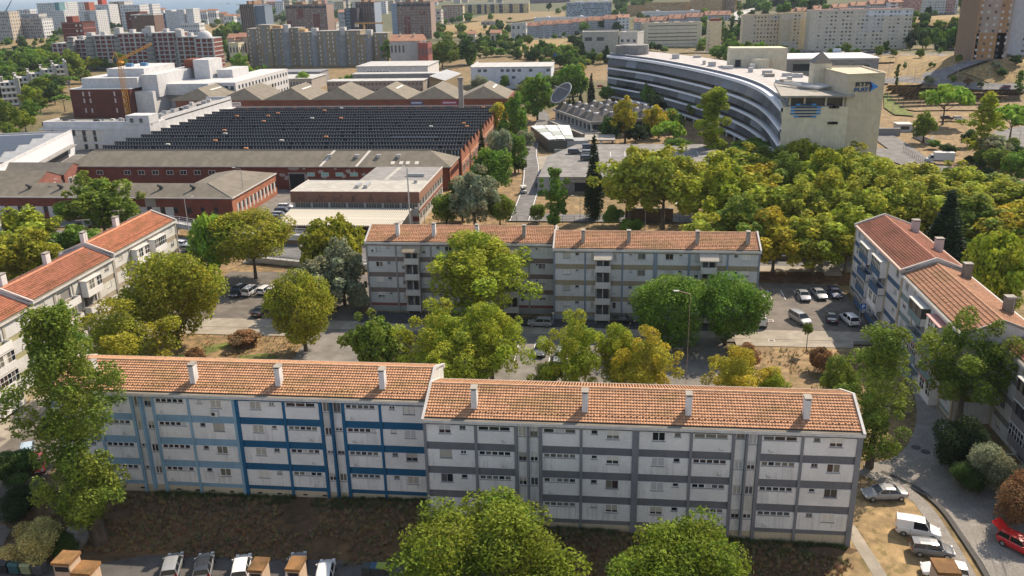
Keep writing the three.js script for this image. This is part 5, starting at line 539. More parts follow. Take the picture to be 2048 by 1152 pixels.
far('yellow_dark_slab', 'row of yellow slab ends split by dark stair shafts', AB, 925, 1058, 8, 30, 1400, { c: 'yel', fl: 7, nc: 26, d: 16, lt: .4, par: 'white', patch: [[.08, .14, 0, 1, [.05, .055, .07]], [.22, .28, 0, 1, [.05, .055, .07]], [.33, .36, 0, 1, [.05, .055, .07]], [.42, .48, 0, 1, [.05, .055, .07]], [.55, .61, 0, 1, [.05, .055, .07]], [.7, .76, 0, 1, [.05, .055, .07]], [.86, .92, 0, 1, [.05, .055, .07]]] });
far('red_cream_block', 'cream block with red vertical panels left of the yellow slab ends', AB, 884, 927, 12, 46, 1250, { c: [.5, .42, .32], fl: 8, nc: 8, d: 14, lt: .3, side: 'cream', par: 'red', patch: [[0, .25, 0, .6, 'pink'], [.35, .42, 0, .9, 'pink'], [.55, .62, 0, .9, 'pink'], [.78, .85, 0, .9, 'pink']] }); far('white_red_block', 'white and red striped low block beside the third brown tower', 'building', 860, 883, 20, 42, 1100, { c: 'off', fl: 3, nc: 2, d: 14, band: 'red' });
// brown towers
const BT = (label, u0, u1, vt, vb, D, patch, side, extra = {}) => far('brown_tower', label, TW, u0, u1, vt, vb, D, { c: [.36, .26, .22], fl: 13, nc: 14, d: 26, ww: .42, wh: .42, lt: .12, side, blank: 1, patch, pent: [[.22, .38, 3.5, [.32, .2, .12]], [.62, .76, 3.8, [.32, .2, .12]]], fins: 7, finc: [.3, .24, .21], ...extra });
BT('brown tower with dark red panels, left of the pair with blue sides', 575, 658, 10, 68, 1000, [[.26, .43, .55, .88, 'red'], [.66, .82, .1, .72, 'red'], [0, .12, .4, .52, 'red'], [0, 1, .9, .97, [.06, .06, .07]]]);
BT('dark brown tower with a pale blue right side', 715, 752, 5, 66, 1000, [[.5, .62, .2, .8, [.14, .09, .085]], [0, 1, .9, .97, [.06, .06, .07]]], [.3, .37, .47], { d: 30, c: [.17, .115, .1], nc: 8 });
BT('brown tower with scattered red panels and a blue left side', 797, 864, 5, 76, 940, [[.2, .38, .08, .62, 'red'], [.66, .86, .66, .76, 'red'], [.68, .76, .1, .34, 'red'], [.4, .5, .8, .88, 'red'], [0, 1, .9, .97, [.06, .06, .07]]]);
far('blue_side_wall', 'pale blue blind flank standing left of the third brown tower', TW, 786, 797, 8, 76, 945, { c: [.33, .4, .5], fl: 10, nc: 1, skip: () => true, blank: 1, d: 24 });
far('dark_glass_wing', 'dark blue glazed wing with a maroon flank, left of the middle brown tower', TW, 692, 717, 18, 66, 985, { c: [.07, .06, .075], fl: 9, nc: 2, ww: .7, wh: .7, d: 20, lt: .8, wl: mat([.12, .18, .24], .3), skip: k => k > 0 });
BT('brown tower at the left with a wide blue side', 486, 514, 10, 72, 900, [[0, 1, .92, .97, [.06, .06, .07]]], [.2, .25, .33], { d: 40, c: [.16, .12, .1], nc: 6 });
far('blue_side_wall', 'steel blue blind flank of the leftmost brown tower', TW, 513, 535, 13, 70, 898, { c: [.2, .26, .34], fl: 10, nc: 1, skip: () => true, blank: 1, d: 20 });
far('tiled_hall', 'low hall with salmon tiled roofs at the foot of the third brown tower', 'hall', 780, 842, 82, 104, 570, { c: 'grey', roof: 'tile', fl: 2, nc: 8, d: 18, rh: 3.6 }); far('tiled_hall', 'red walled end building with a pale roof beside the salmon tiled hall', 'hall', 836, 856, 88, 106, 560, { c: 'red', fl: 2, nc: 3, d: 14 });
// red panelled complex
{ const D = 690, q = ray(285, 128), t = D / Math.hypot(q.x, q.z), x0 = q.x * t, z0 = q.z * t, y0 = T(x0, z0), px = pxm(x0, y0, z0), g = thing('red_housing_complex', 'long grey concrete housing complex infilled with red panels and round stair towers', 'housing complex', [x0, y0, z0], .0), cg = mat([.56, .58, .58], .9, { map: 'conc' }), rm = mat([.3, .075, .06], .9, { map: 'brick' }), rl = mat([.3, .1, .055], .9, { map: 'brick' }), Y = v => yAtR(285, v, x0, z0) - y0; let s = 0;
  for (const [u0, u1, vt, off, ch] of [[108, 140, 84, 4, 0], [138, 184, 78, 0, 1], [184, 244, 70, 2, 2], [250, 308, 66, 5, 2], [316, 372, 66, 2, 2], [376, 424, 74, 8, 2], [424, 458, 76, 16, 0]]) { const xa = (u0 - 285) / px, xb = (u1 - 285) / px, h = Y(vt), fl = Math.round(h / 2.95), fh = h / fl, n = Math.max(3, Math.round((xb - xa) / 4.4)), red = s === 5 ? rl : rm; bx('wall', xa, -8, -15 + off, xb, h, off, red, g);
    const b = new MB(); for (let f = 0; f <= fl; f++) b.box(xa - .2, f * fh - .4, -15 + off, xb + .2, f * fh + .3, off + .5); stuff(b.to('floor_slabs', cg, g)); const p = new MB(); for (let k = 0; k <= n; k++) { const x = lerp(xa, xb, k / n), w = k % 2 ? .55 : .3; p.box(x - w, -4, off, x + w, h + .2, off + .62); } p.to('fins', cg, g); const wn = new MB(); for (let f = 0; f < fl; f++) for (let k = 0; k < n; k++) if (hash(f * 9 + k, s) < .5) { const x = lerp(xa, xb, (k + .25 + .3 * hash(f, k)) / n); wn.box(x, f * fh + .9, off, x + 1, f * fh + 2, off + .1); } stuff(wn.to('windows', WD, g)); bx('roof', xa, h, -15 + off, xb, h + .15, off + .4, CONC, g);
    for (let k = 0; k < ch; k++) { const x = lerp(xa, xb, .3 + k * .45); bx('roof_box', x, h, -9 + off, x + 3.2, h + 2.6, -5 + off, WALLW, g); } s++; }
  for (const [u, vt, tall] of [[146, 71, 0], [187, 63, 0], [247, 54, 1], [312, 52, 1], [373, 60, 1]]) { const x = (u - 285) / px, h = Y(vt); new MB().tube([x, -6, 3.4], [x, h - (tall ? 7 : 4), 3.4], 2.9, 2.9, 18).to('round_stair', mat([.36, .37, .35], .9, { map: 'conc' }), g); const b = new MB(); for (let f = 0; f < 8; f++) b.tube([x, f * 3, 3.4], [x, f * 3 + .35, 3.4], 3.0, 3.0, 18); stuff(b.to('joint_rings', BLK, g)); bx('lift_head', x - 2.2, h - 7.5, -2, x + 2.2, h, 3.0, WALLW, g); }
  { const x = (440 - 285) / px, h = Y(76); const m = put('dome', new THREE.SphereGeometry(5, 20, 8, 0, 6.283, 0, 1.57), WALLC, g); m.position.set(x - 1.5, h, 10); } }
{ // ochre and grey complex
  const D = 640, q = ray(640, 124), t = D / Math.hypot(q.x, q.z), x0 = q.x * t, z0 = q.z * t, y0 = T(x0, z0), px = pxm(x0, y0, z0), g = thing('ochre_housing_complex', 'long ochre and grey housing complex with round concrete stair towers', 'housing complex', [x0, y0, z0]), Y = v => yAtR(640, v, x0, z0) - y0, wm = mat([.34, .28, .175], .92, { map: 'plaster' }), cg = mat([.32, .34, .36], .92, { map: 'conc' }), ww = mat([.52, .55, .58], .6); let s = 0;
  for (const [u0, u1, vt, off] of [[497, 522, 56, 2], [521, 548, 49, 4], [547, 572, 57, 2], [584, 602, 56, 0], [600, 628, 65, 2], [642, 686, 63, 3], [698, 728, 63, 2], [726, 746, 71, 4], [753, 782, 69, 1]]) { const xa = (u0 - 640) / px, xb = (u1 - 640) / px, h = Y(vt), fl = Math.round(h / 2.9), fh = h / fl; bx('wall', xa, -8, -14 + off, xb, h, off, wm, g); const b = new MB(); for (let f = 1; f <= fl; f++) b.box(xa - .1, f * fh - .22, off, xb + .1, f * fh + .08, off + .2); b.to('floor_bands', cg, g); const n = Math.round((xb - xa) / 3.4), w = new MB(), c = new MB(); for (let k = 0; k < n; k++) { const x = lerp(xa, xb, (k + .5) / n); if (k % 3 === 1) c.box(x - 1, 0, off, x + 1, h - .4, off + .14); else for (let f = 0; f < fl; f++) if (hash(k + f, s) < .85) w.box(x - .35, f * fh + .7, off, x + .35, f * fh + 2.2, off + .12); } stuff(w.to('windows', ww, g)); if (!c.empty) c.to('grey_bay', cg, g); bx('roof', xa - .1, h, -14 + off, xb + .1, h + .5, off + .2, CONC, g); s++; }
  for (const [u, vt] of [[577, 48], [634, 56], [691, 55], [744, 61]]) { const x = (u - 640) / px, h = Y(vt); new MB().tube([x, -6, 2], [x, h - 5, 2], 2.9, 2.9, 18).to('round_stair', cg, g); bx('lift_head', x - 2, h - 6, -4, x + 2, h, 1, WALLW, g); }
  for (const [u0, u1, vt] of [[547, 564, 50], [601, 613, 58]]) bx('roof_room', (u0 - 640) / px, Y(58) - 2, -9, (u1 - 640) / px, Y(vt), -2, mat([.5, .33, .18], .9), g); }
// left: white terraces and towers
{ for (let k = 0; k < 5; k++) { const u = [14, 40, 66, 92, 114][k], v = [150, 140, 132, 124, 116][k], [x, z] = [...(() => { const q = ray(u, v), t = (520 + k * 22) / Math.hypot(q.x, q.z); return [q.x * t, q.z * t]; })()], y = T(x, z), h = 11.5, g = thing('white_terrace', ['white stepped terrace nearest the left edge', 'second white stepped terrace from the left edge', 'third white stepped terrace from the left edge', 'fourth white stepped terrace from the left edge', 'white stepped terrace beside the red panelled complex'][k] + ' in the row', 'terrace', [x, y, z], .6, 'white stepped terraces'); g.scale.x = .5; bx('wall', -8, -6, -13, 6, h, 0, mat([.62, .61, .57], .9, { map: 'conc' }), g); bx('party_wall', 6, -6, -14, 7.6, h + 3, 1.6, mat([.5, .5, .47], .9, { map: 'conc' }), g); bx('party_wall', 7.6, -6, -14, 9.4, h + 2, .5, mat([.3, .3, .29], .9), g); const L = []; for (let f = 0; f < 4; f++) { bx('balcony', -8, f * 2.9 + .1, 0, 6, f * 2.9 + 1.1, 1.1, mat([.66, .64, .57], .9), g); for (let i = 0; i < 3; i++) L.push(['f', -7 + i * 4.4, f * 2.9 + 1.2, -4.8 + i * 4.4, f * 2.9 + 2.6, 0]); } wins(g, L); bx('tank_room', -8, h, -12, -5, h + 2.4, -6, CONC, g); } }
const WT = (label, u0, u1, vt, vb, D, o = {}) => far('white_tower', label, TW, u0, u1, vt, vb, D, { c: [.68, .71, .74], fl: Math.round((yAtR((u0 + u1) / 2, vt, 1, D) - 0) / 3) > 3 ? 13 : 10, nc: 7, d: 22, side: [.72, .72, .72], lt: .35, ...o });
WT('broad white tower at the left of the white tower cluster', 81, 122, 7, 58, 1230, { nc: 9 }); WT('white tower with two roof drums behind the broad one', 122, 142, 5, 46, 1290); WT('white tower with a teal roof room', 108, 135, 22, 62, 1120, { pent: [[.15, .5, 9, [.15, .3, .33]]] }); WT('wide white tower with dark loggias at the river side', 146, 186, 5, 44, 1320, { patch: [[.05, .2, .1, .95, [.3, .31, .33]]] }); WT('white tower with an orange roof room', 163, 200, 22, 66, 1090, { pent: [[.25, .5, 9, [.4, .12, .07]]], patch: [[.3, .6, .1, .95, [.34, .36, .38]]] }); WT('white tower with a red roof room', 190, 223, 10, 44, 1260, { pent: [[.2, .48, 8, [.45, .08, .05]]], patch: [[.25, .5, .1, .9, [.33, .36, .4]]] }); WT('beige tower with a brown middle bay', 222, 254, 4, 36, 1330, { c: 'beige', patch: [[.3, .65, 0, 1, [.16, .11, .09]]] }); WT('greyish white block right of the beige tower', 243, 284, 11, 40, 1200, { fl: 8 }); WT('long grey white block with a crane above it', 284, 308, 9, 34, 1340, { fl: 8 });
far('white_red_house', 'white block with red edges standing before the river', AB, 37, 64, 20, 40, 1300, { c: 'white', fl: 5, nc: 5, d: 14, patch: [[.0, .1, 0, 1, 'red'], [.62, .72, 0, 1, 'red']], side: 'white' });
far('stepped_grey_housing', 'grey stepped housing at the left edge below the river', AB, -4, 26, 24, 66, 1050, { c: 'grey', fl: 8, nc: 7, d: 16, side: 'beige' }); far('stepped_grey_housing', 'grey white stepped housing with loggias below the river', AB, 26, 90, 38, 66, 1060, { c: [.4, .39, .39], fl: 6, nc: 14, d: 18, side: 'white', wh: .5, ww: .5 }); far('stepped_grey_housing', 'upper tier of the grey stepped housing with loggias', AB, 44, 82, 29, 50, 1085, { c: [.36, .37, .39], fl: 4, nc: 9, d: 14, side: 'off' });
far('red_brick_block', 'dark red brick block with white balconies behind the red complex', AB, 128, 172, 46, 84, 790, { c: [.2, .055, .045], fl: 7, nc: 5, d: 18, band: [.36, .2, .18], skip: k => k < 3, lt: .9, wl: mat([.55, .5, .46], .6), pent: [[.12, .42, 5, [.24, .07, .05]]] }); far('brown_brick_block', 'brown brick block with scattered pale windows above the red complex', AB, 266, 314, 30, 70, 900, { c: [.2, .125, .1], fl: 8, nc: 7, d: 18, lt: .35, wl: mat([.5, .5, .48], .5), par: 'off', skip: (k, f) => hash(k, f) < .55, blank: 1 }); far('brown_brick_block', 'dark red brick block left of the brown one', AB, 255, 284, 25, 60, 930, { c: [.17, .055, .045], fl: 8, nc: 5, d: 16, lt: 0, skip: (k, f) => hash(k, f) < .6 });
far('blue_hoarding_block', 'building wrapped in dark blue sheeting by the white high-rises', 'building', 313, 332, 28, 44, 1120, { c: [.04, .09, .2], fl: 4, nc: 3, d: 14, lt: .2 });
[[333, 347, 21, 48], [346, 358, 24, 50], [357, 372, 20, 52], [376, 391, 18, 56]].forEach(([u0, u1, vt, vb], k) => far('white_high_rise', ['leftmost slim white high-rise of the stepped cluster', 'lowest slim white high-rise of the stepped cluster', 'slim white high-rise beside the gap of the stepped cluster', 'rightmost slim white high-rise of the stepped cluster'][k], TW, u0, u1, vt, vb, 1100 - k * 8, { c: [.76, .78, .8], fl: 11, nc: 4, d: 16, side: [.75, .75, .74], lt: .3, ww: .3 })); far('white_podium', 'white podium at the foot of the slim high-rises', 'building', 362, 400, 48, 58, 1060, { c: 'white', fl: 2, nc: 10, d: 14 });
[[396, 414, 21, 28, 1500], [415, 433, 19, 28, 1480], [447, 468, 30, 38, 1250], [474, 488, 31, 41, 1230], [310, 328, 17, 26, 1550], [438, 452, 25, 31, 1400]].forEach(([u0, u1, vt, vb, D], k) => far('red_roofed_villa', ['white villa with a red roof left of the ridge trees', 'white villa with a red roof and gable by the ridge trees', 'long white villa with a red roof on the slope', 'small white villa beside the leftmost brown tower', 'pale house with a red roof by the river', 'low pink walled house below the ridge trees'][k], 'house', u0, u1, vt + 2, vb, D, { c: k === 5 ? 'beige' : 'white', roof: 'tile', fl: 2, nc: 4, d: 10, rh: 2.4, ch: 0 }));
far('white_low_house', 'small white flat roofed house right of the dome', 'house', 458, 478, 88, 100, 640, { c: 'cream', fl: 2, nc: 3, d: 10, lt: 0 }); [[462, 482, 80, 86], [474, 500, 74, 80], [455, 470, 76, 84]].forEach(([u0, u1, vt, vb], k) => far('red_roofed_villa', ['salmon roofed house among trees right of the dome', 'long salmon roofed house at the foot of the brown tower', 'small salmon roofed house nearest the dome'][k], 'house', u0, u1, vt, vb + 4, 720, { c: 'beige', roof: 'tile', fl: 1, nc: 4, d: 12, rh: 3, ch: 0 }));
// haze line of the town at the top edge
{ const cs = ['off', 'beige', 'pink', 'white', 'sand', 'grey']; let i = 0; for (let u = 500; u < 1000; u += 17) { const a = hash(u, 3), b = hash(u, 9); far('distant_house', `tiny hazy town building along the top photo edge, ${ord(i)}`, 'building', u, u + 10 + a * 10, -3 + a * 9 + (u % 45 === 5 ? 5 : 0), 14 + b * 8, 1500 + b * 700, { c: cs[i++ % 6], fl: 3 + Math.floor(a * 5), nc: 4, d: 14, roof: b > .55 ? 'tile' : 0, group: 'distant town at the top edge', ch: 0 }); } }
far('white_court_house', 'pale gabled building between the first two brown towers', 'building', 677, 692, 24, 50, 1150, { c: [.46, .5, .54], fl: 4, nc: 4, d: 16, roof: 'tile', lt: .1, ch: 0 }); far('white_court_house', 'white house with a pink roof right of the first brown tower', 'house', 657, 673, 44, 64, 1040, { c: 'off', fl: 3, nc: 4, d: 12, roof: 'tile', ch: 0 });
far('grey_pavilion', 'low grey roof on the golden slope before the yellow slab ends', 'building', 962, 990, 44, 48, 1130, { c: 'grey', fl: 1, nc: 3, d: 10 }); far('salmon_house', 'salmon roofed cottage on the golden slope', 'house', 935, 950, 68, 75, 780, { c: 'beige', roof: 'tile', fl: 1, nc: 2, d: 10, ch: 0 }); far('salmon_house', 'orange roofed cottage right of the grey trees on the slope', 'house', 980, 1001, 66, 75, 790, { c: 'beige', roof: 'tile', fl: 1, nc: 2, d: 10, ch: 0 }); far('white_wall_house', 'white walled building at the left end of the pink roofed row', 'house', 1022, 1052, 48, 58, 900, { c: 'off', fl: 2, nc: 3, d: 12 });
// white school and halls behind the gabled hall
{ const bl = (n, l, c, u0, u1, z, h, d, o = {}) => { const xa = atz(u0, o.v || 150, z)[0], xb = atz(u1, o.v || 150, z)[0], g = thing(n, l, c, [xa, 0, z]), w = xb - xa; bx('wall', 0, -1, -d, w, h, 0, cm(o.c || [.58, .58, .57]), g); bx('roof', -.4, h, -d - .4, w + .4, h + .35, .4, mat(o.rc || [.62, .62, .6], .8, { map: 'conc' }), g); const L = [], n2 = o.n || Math.round(w / 4), fl = o.fl || 1; for (let f = 0; f < fl; f++) for (let k = 0; k < n2; k++) { if (o.skip && o.skip(k, f)) continue; const a = (k + .2) * w / n2; L.push(['f', a, f * h / fl + h / fl * .35, a + .6 * w / n2, f * h / fl + h / fl * .75, 0]); } wins(g, L, 'window', o.wm || WB); return [g, w]; };
  bl('white_hall', 'white boxy hall with a strip of dark windows behind the two big trees', 'hall', 714, 856, -505, 10.2, 34, { n: 22, c: [.72, .72, .71], skip: k => k < 3 || k > 9 }); bl('school_wing', 'long white school wing with a strip of brown windows', 'school', 652, 845, -462, 6.2, 12, { n: 24, c: [.4, .36, .31], wm: mat([.16, .11, .09], .4), fl: 2 }); bl('school_wing', 'rear white school wing with a dark clerestory', 'school', 705, 880, -478, 8.4, 8, { n: 20, c: [.3, .29, .3] }); bl('school_wing', 'left white school wing with flat roofs', 'school', 520, 622, -478, 6.2, 26, { n: 16, c: [.42, .38, .34] }); bl('school_wing', 'dark roofed rear school wing on the left', 'school', 528, 640, -505, 7.5, 16, { n: 16, c: [.34, .34, .36], rc: [.3, .31, .34] });
  const g = thing('ribbed_roof_hall', 'hall with a tilted ribbed metal roof and tan gable wall, right of the school', 'hall'); const P = (u, v, z) => { const q = atz(u, v, z); return [q[0], q[1], z]; }, a = P(858, 150, -452), b = P(890, 155, -452), c = P(923, 137, -490), d = P(893, 130, -490); new MB().prism([[a[0], -452], [b[0], -452], [c[0], -490], [d[0], -490]], -1, 7.2).to('wall', mat([.3, .23, .13], .9, { map: 'plaster' }), g); for (let k = 0; k < 8; k++) { const f = (e, w) => [lerp(lerp(a[0], b[0], e), lerp(d[0], c[0], e), w), 7.3 + 2.4 * (1 - e) , lerp(-452, -490, w)]; new MB().quad(f(k / 8 + .01, 0), f((k + 1) / 8 - .012, 0), f((k + 1) / 8 - .012, 1), f(k / 8 + .01, 1)).to('roof_panel', mat([.36, .38, .4], .5), g); } new MB().tri([a[0], 7.2, -451.95], [b[0], 7.2, -451.95], [a[0], 9.7, -451.95]).to('gable_wall', mat([.26, .19, .1], .9, { map: 'plaster' }), g);
  const [w1] = bl('white_cube_building', 'white rendered three storey building with few square windows, right of the ribbed roof hall', 'building', 942, 1102, -482, 11, 28, { n: 14, fl: 3, v: 150, c: [.72, .76, .83], wm: WB, skip: (k, f) => hash(k, f + 4) < .45 }); const w = bx('stair_tower', 37, -1, -.2, 41, 9, .5, WALLC, w1); bx('parapet', -.3, 11.35, -28.3, .2, 12, .3, WALLC, w1); }
// ---------- trees ----------
const crownCache = new Map();
function crownGeo(shape, variant, lod) {                             // leaf faces grouped in clumps inside a unit crown (radius 1, height -1..1)
  const key = shape + variant + lod; if (crownCache.has(key)) return crownCache.get(key);
  let sd = 7; for (const ch of key) sd = Math.imul(sd, 33) + ch.charCodeAt(0); const r = mulberry(sd), P = [], N = [], C = [], U = [], I = [];
  const q = (a, b) => a + (b - a) * r(), dir = (up = 0) => { let z = r() * 2 - 1, a = r() * 6.2832, s = Math.sqrt(1 - z * z); const d = V(s * Math.cos(a), z + up, s * Math.sin(a)); return d.normalize(); };
  const [nl, ls] = { x: [36000, shape === 'poplar' ? .027 : .0205], n: [17000, .03], m: [7500, .056], f: [2100, .088], b: [620, .16] }[lod], ASP = { poplar: 2.1, cypress: 4.5, umbrella: .45, round: .9, plane: 1.15, shrub: .9 }[shape];
  const cl = [];
  if (shape === 'round') { const n = lod === 'b' ? 14 : lod === 'f' ? 24 : lod === 'x' ? 90 : 56; for (let k = 0; k < n; k++) { const d = dir(.18), m = q(.55, .84); cl.push([d.multiplyScalar(m), lod === 'x' ? q(.15, .27) : q(.18, .32)]); } cl.push([V(0, 0, 0), .6]); }
  else if (shape === 'plane') { const n = lod === 'b' ? 13 : lod === 'f' ? 26 : 60; for (let k = 0; k < n; k++) { const d = dir(.06), t = q(.34, .95); const p = d.multiplyScalar(t); const tap = 1.08 - .36 * clamp(p.y, 0, 1); p.x *= tap; p.z *= tap; cl.push([p, q(.13, .27) * (t > .75 ? .8 : 1)]); } cl.push([V(0, -.15, 0), .55]); }
  else if (shape === 'poplar') { for (let k = 0; k < 9; k++) cl.push([V(0, -.85 + k * .2, 0), .26]); const n = lod === 'x' ? 130 : lod === 'n' ? 80 : 40; for (let k = 0; k < n; k++) { const y = q(-.97, .95), w = .72 * Math.sqrt(Math.max(.06, 1 - Math.pow(Math.abs(y * .98), 2.4))) * (.78 + .3 * Math.sin(y * 6 + variant) + .12 * Math.sin(y * 15)), a = r() * 6.28, m = q(.35, 1.2); cl.push([V(Math.cos(a) * w * m, y, Math.sin(a) * w * m), q(.11, .22)]); } }
  else if (shape === 'umbrella') { const n = lod === 'b' ? 14 : 30; for (let k = 0; k < n; k++) { const a = r() * 6.28, t = Math.sqrt(r()) * .84; cl.push([V(Math.cos(a) * t, .55 - t * t * .75 + q(-.15, .15), Math.sin(a) * t), q(.18, .28)]); } }
  else if (shape === 'cypress') { const n = 34; for (let k = 0; k < n; k++) { const y = -1 + 2 * (k + .5) / n, w = .72 * Math.min(1, Math.pow((1 - y) / 1.5, .75)) * Math.min(1, (y + 1.2) * 2.2); for (let e = 0; e < 3; e++) { const a = r() * 6.28; cl.push([V(Math.cos(a) * w * .6, y, Math.sin(a) * w * .6), .32 * Math.max(.25, w) + .04]); } } }
  else if (shape === 'shrub') { const n = lod === 'b' ? 8 : 16; for (let k = 0; k < n; k++) { const d = dir(.3), m = q(.3, .7); cl.push([d.multiplyScalar(m), q(.25, .42)]); } cl.push([V(0, -.2, 0), .55]); }
  const tot = cl.reduce((s, c) => s + c[1] * c[1], 0);
  for (const [c, cr] of cl) { const n = Math.max(6, Math.round(nl * cr * cr / tot)), tint = q(.78, 1.2), warm = q(-.12, .14);
    for (let k = 0; k < n; k++) { const d = dir(.12), rad = cr * Math.pow(q(.35, 1), .45) * q(.9, 1.12), p = d.clone().multiplyScalar(rad); if (shape === 'cypress') p.y *= 1.6; else if (shape === 'poplar') p.y *= .62; p.add(c);
      const nn = d.clone().multiplyScalar(.55).add(dir().multiplyScalar(.75)).add(V(0, .25, 0)).normalize(), tx = dir().cross(nn).normalize(), ty = nn.clone().cross(tx), s = ls * q(.6, 1.35) * (shape === 'cypress' ? 1.5 : 1), s2 = s * q(.5, .8), b = P.length / 3;
      const w = [p.clone().addScaledVector(tx, -s), p.clone().addScaledVector(ty, -s2).addScaledVector(nn, s * .12), p.clone().addScaledVector(tx, s), p.clone().addScaledVector(ty, s2).addScaledVector(nn, s * .12)];
      const t = tint * q(.72, 1.28), cc = [t * (1 + warm + q(-.08, .1)), t, t * (1 - warm * .5)]; for (const v of w) { P.push(v.x, p.y + (v.y - p.y) / ASP, v.z); N.push(nn.x, nn.y, nn.z); U.push(0, 0); C.push(...cc); } I.push(b, b + 1, b + 2, b, b + 2, b + 3); } }
  const g = new THREE.BufferGeometry(); for (const [n, a, s] of [['position', P, 3], ['normal', N, 3], ['uv', U, 2], ['color', C, 3]]) g.setAttribute(n, new THREE.Float32BufferAttribute(a, s)); g.setIndex(I); crownCache.set(key, g); return g;
}
const LC = { yg: [.29, .35, .028], dome: [.155, .215, .018], pl: [.35, .385, .045], g: [.14, .25, .03], br: [.22, .37, .038], ol: [.27, .285, .024], dg: [.06, .115, .022], gr: [.27, .30, .18], ye: [.40, .36, .032], dk: [.03, .055, .018], mid: [.165, .23, .03], rd: [.25, .15, .07], pale: [.46, .43, .17] };
const BARK = mat([.2, .155, .115], .95, { map: 'bark' }), BARKL = mat([.3, .26, .2], .95, { map: 'bark' });
const CB = { round: .07, plane: .07, poplar: .06, umbrella: .5, cypress: .03, shrub: 0 };
let tv = 0;
function treeAt(shape, x, z, h, r, col, label, o = {}) {
  const y0 = o.y ?? T(x, z), dist = Math.hypot(x, z), lod = o.lod || (dist < 112 ? 'n' : dist < 235 ? 'm' : dist < 460 ? 'f' : 'b'), v = tv++ % ((lod === 'n' || lod === 'x') ? 2 : 3);
  const shrub = shape === 'shrub', g = thing(o.name || (shrub ? 'shrub' : shape === 'cypress' ? 'cypress_tree' : shape === 'umbrella' ? 'stone_pine' : shape === 'poplar' ? 'poplar_tree' : shape === 'plane' ? 'plane_tree' : 'broadleaf_tree'), label, shrub ? 'shrub' : 'tree', [x, y0, z], hash(x * 10, z * 10) * 6.28, o.group);
  const cb = (o.cb ?? CB[shape]) * h, m = put('crown', crownGeo(shape, v, lod), mat(LC[col], .95, { leaf: .35, vc: 1 }), g), hh = (h - cb) / 2; m.scale.set(r, hh, r); m.position.y = cb + hh; if (o.lean) { g.rotation.y = 0; m.position.x = o.lean; }
  if (shape === 'cypress') m.scale.set(r * 2, hh, r * 2);
  if (!shrub) { const b = new MB(), tr = o.tr || clamp(h * .022, .12, .5), top = cb + hh * (shape === 'cypress' ? .8 : .55); const lx = o.lean || 0; b.tube([0, -.5, 0], [lx * .5, Math.max(cb * .6, h * .12), 0], tr * 1.35, tr, 9).tube([lx * .5, Math.max(cb * .6, h * .12), 0], [lx, top, 0], tr, tr * .4, 7); if (lod !== 'b' && shape !== 'cypress' && shape !== 'poplar') for (let k = 0; k < 6; k++) { const a = k * 1.05 + hash(k, x) * .6, s = cb * (.75 + .1 * k) + .1 * h; b.tube([lx * .7, Math.min(s, top), 0], [lx + Math.cos(a) * r * .68, cb + hh * (.75 + .2 * (k % 3)), Math.sin(a) * r * .68], tr * .5, tr * .13, 5); } b.to('trunk', o.bark || (shape === 'plane' ? BARKL : BARK), g); }
  return g;
}
function tree(shape, u, vb, vt, w, col, label, o = {}) { const [x, z] = o.z !== undefined ? [atz(u, vt, o.z)[0], o.z] : at(u, vb), y0 = T(x, z), h = (yAtR(u, vt, x, z) - y0) * .985, px = pxm(x, y0 + h * .6, z); if (o.z !== undefined) { const q = ray(u, vt), t = o.z / q.z; return treeAt(shape, q.x * t, o.z, 53 + q.y * t - T(q.x * t, o.z), w / 2 / px, col, label, o); } return treeAt(shape, x, z, h, w / 2 / px, col, label, o); }
// foreground
tree('poplar', 204, 1082, 600, 265, 'mid', 'very tall ragged poplar with a gnarled trunk in front of the pale blue facade', { lean: -1.1, tr: .75, cb: .12, lod: 'x' });
tree('round', 970, 0, 1006, 400, 'dome', 'big bright green dome of foliage in front of the grey banded block', { z: -62, cb: .05, lod: 'x' });
tree('round', 1372, 0, 1045, 345, 'dome', 'second bright green dome at the bottom, right of the larger one', { z: -60, cb: .05, lod: 'x' });
tree('shrub', 20, 990, 905, 130, 'dg', 'dark bush beside the parked red car at the left edge', { z: -80 });
tree('shrub', 40, 1035, 965, 110, 'dk', 'dark rounded bush left of the tall poplar trunk');
tree('shrub', 75, 1130, 1030, 130, 'pale', 'pale yellow feathery shrub at the lower left corner', { name: 'feathery_shrub' });
tree('shrub', 120, 1110, 1045, 100, 'dg', 'low dark shrub between the pale feathery shrub and the poplar trunk');
// courtyard
tree('plane', 960, 655, 452, 255, 'yg', 'tallest tree of the courtyard, a green plane hiding the mauve block', { cb: .18, lod: 'n' });
tree('plane', 880, 760, 600, 175, 'yg', 'yellow green plane tree in front of the tallest one, left of the pair', { lod: 'n' });
tree('plane', 985, 770, 595, 170, 'yg', 'yellow green plane tree in front of the tallest one, right of the pair', { lod: 'n' });
tree('plane', 750, 752, 618, 125, 'mid', 'slender young plane tree beside the courtyard drive');
tree('plane', 925, 790, 655, 190, 'yg', 'plane tree just behind the roof where the two front blocks meet', { lod: 'n' });
tree('plane', 1148, 785, 622, 140, 'yg', 'yellow green plane tree right of the dark car in the courtyard', { lod: 'n' });
tree('plane', 1235, 780, 640, 120, 'yg', 'plane tree between the yellow green one and the russet tinted one');
tree('plane', 1285, 800, 655, 150, 'ye', 'russet and yellow tinted plane tree behind the grey block ridge', { lod: 'n' });
tree('shrub', 1090, 785, 720, 80, 'mid', 'leafy bush behind the roof ridge near the courtyard cars');
tree('plane', 1475, 815, 690, 145, 'ye', 'small golden green tree beside the bare dirt plot');
tree('plane', 1545, 825, 735, 80, 'yg', 'low golden green tree at the near edge of the dirt plot');
tree('round', 1335, 697, 550, 168, 'g', 'left one of two dense dark green trees in front of the sand block', { lod: 'n' });
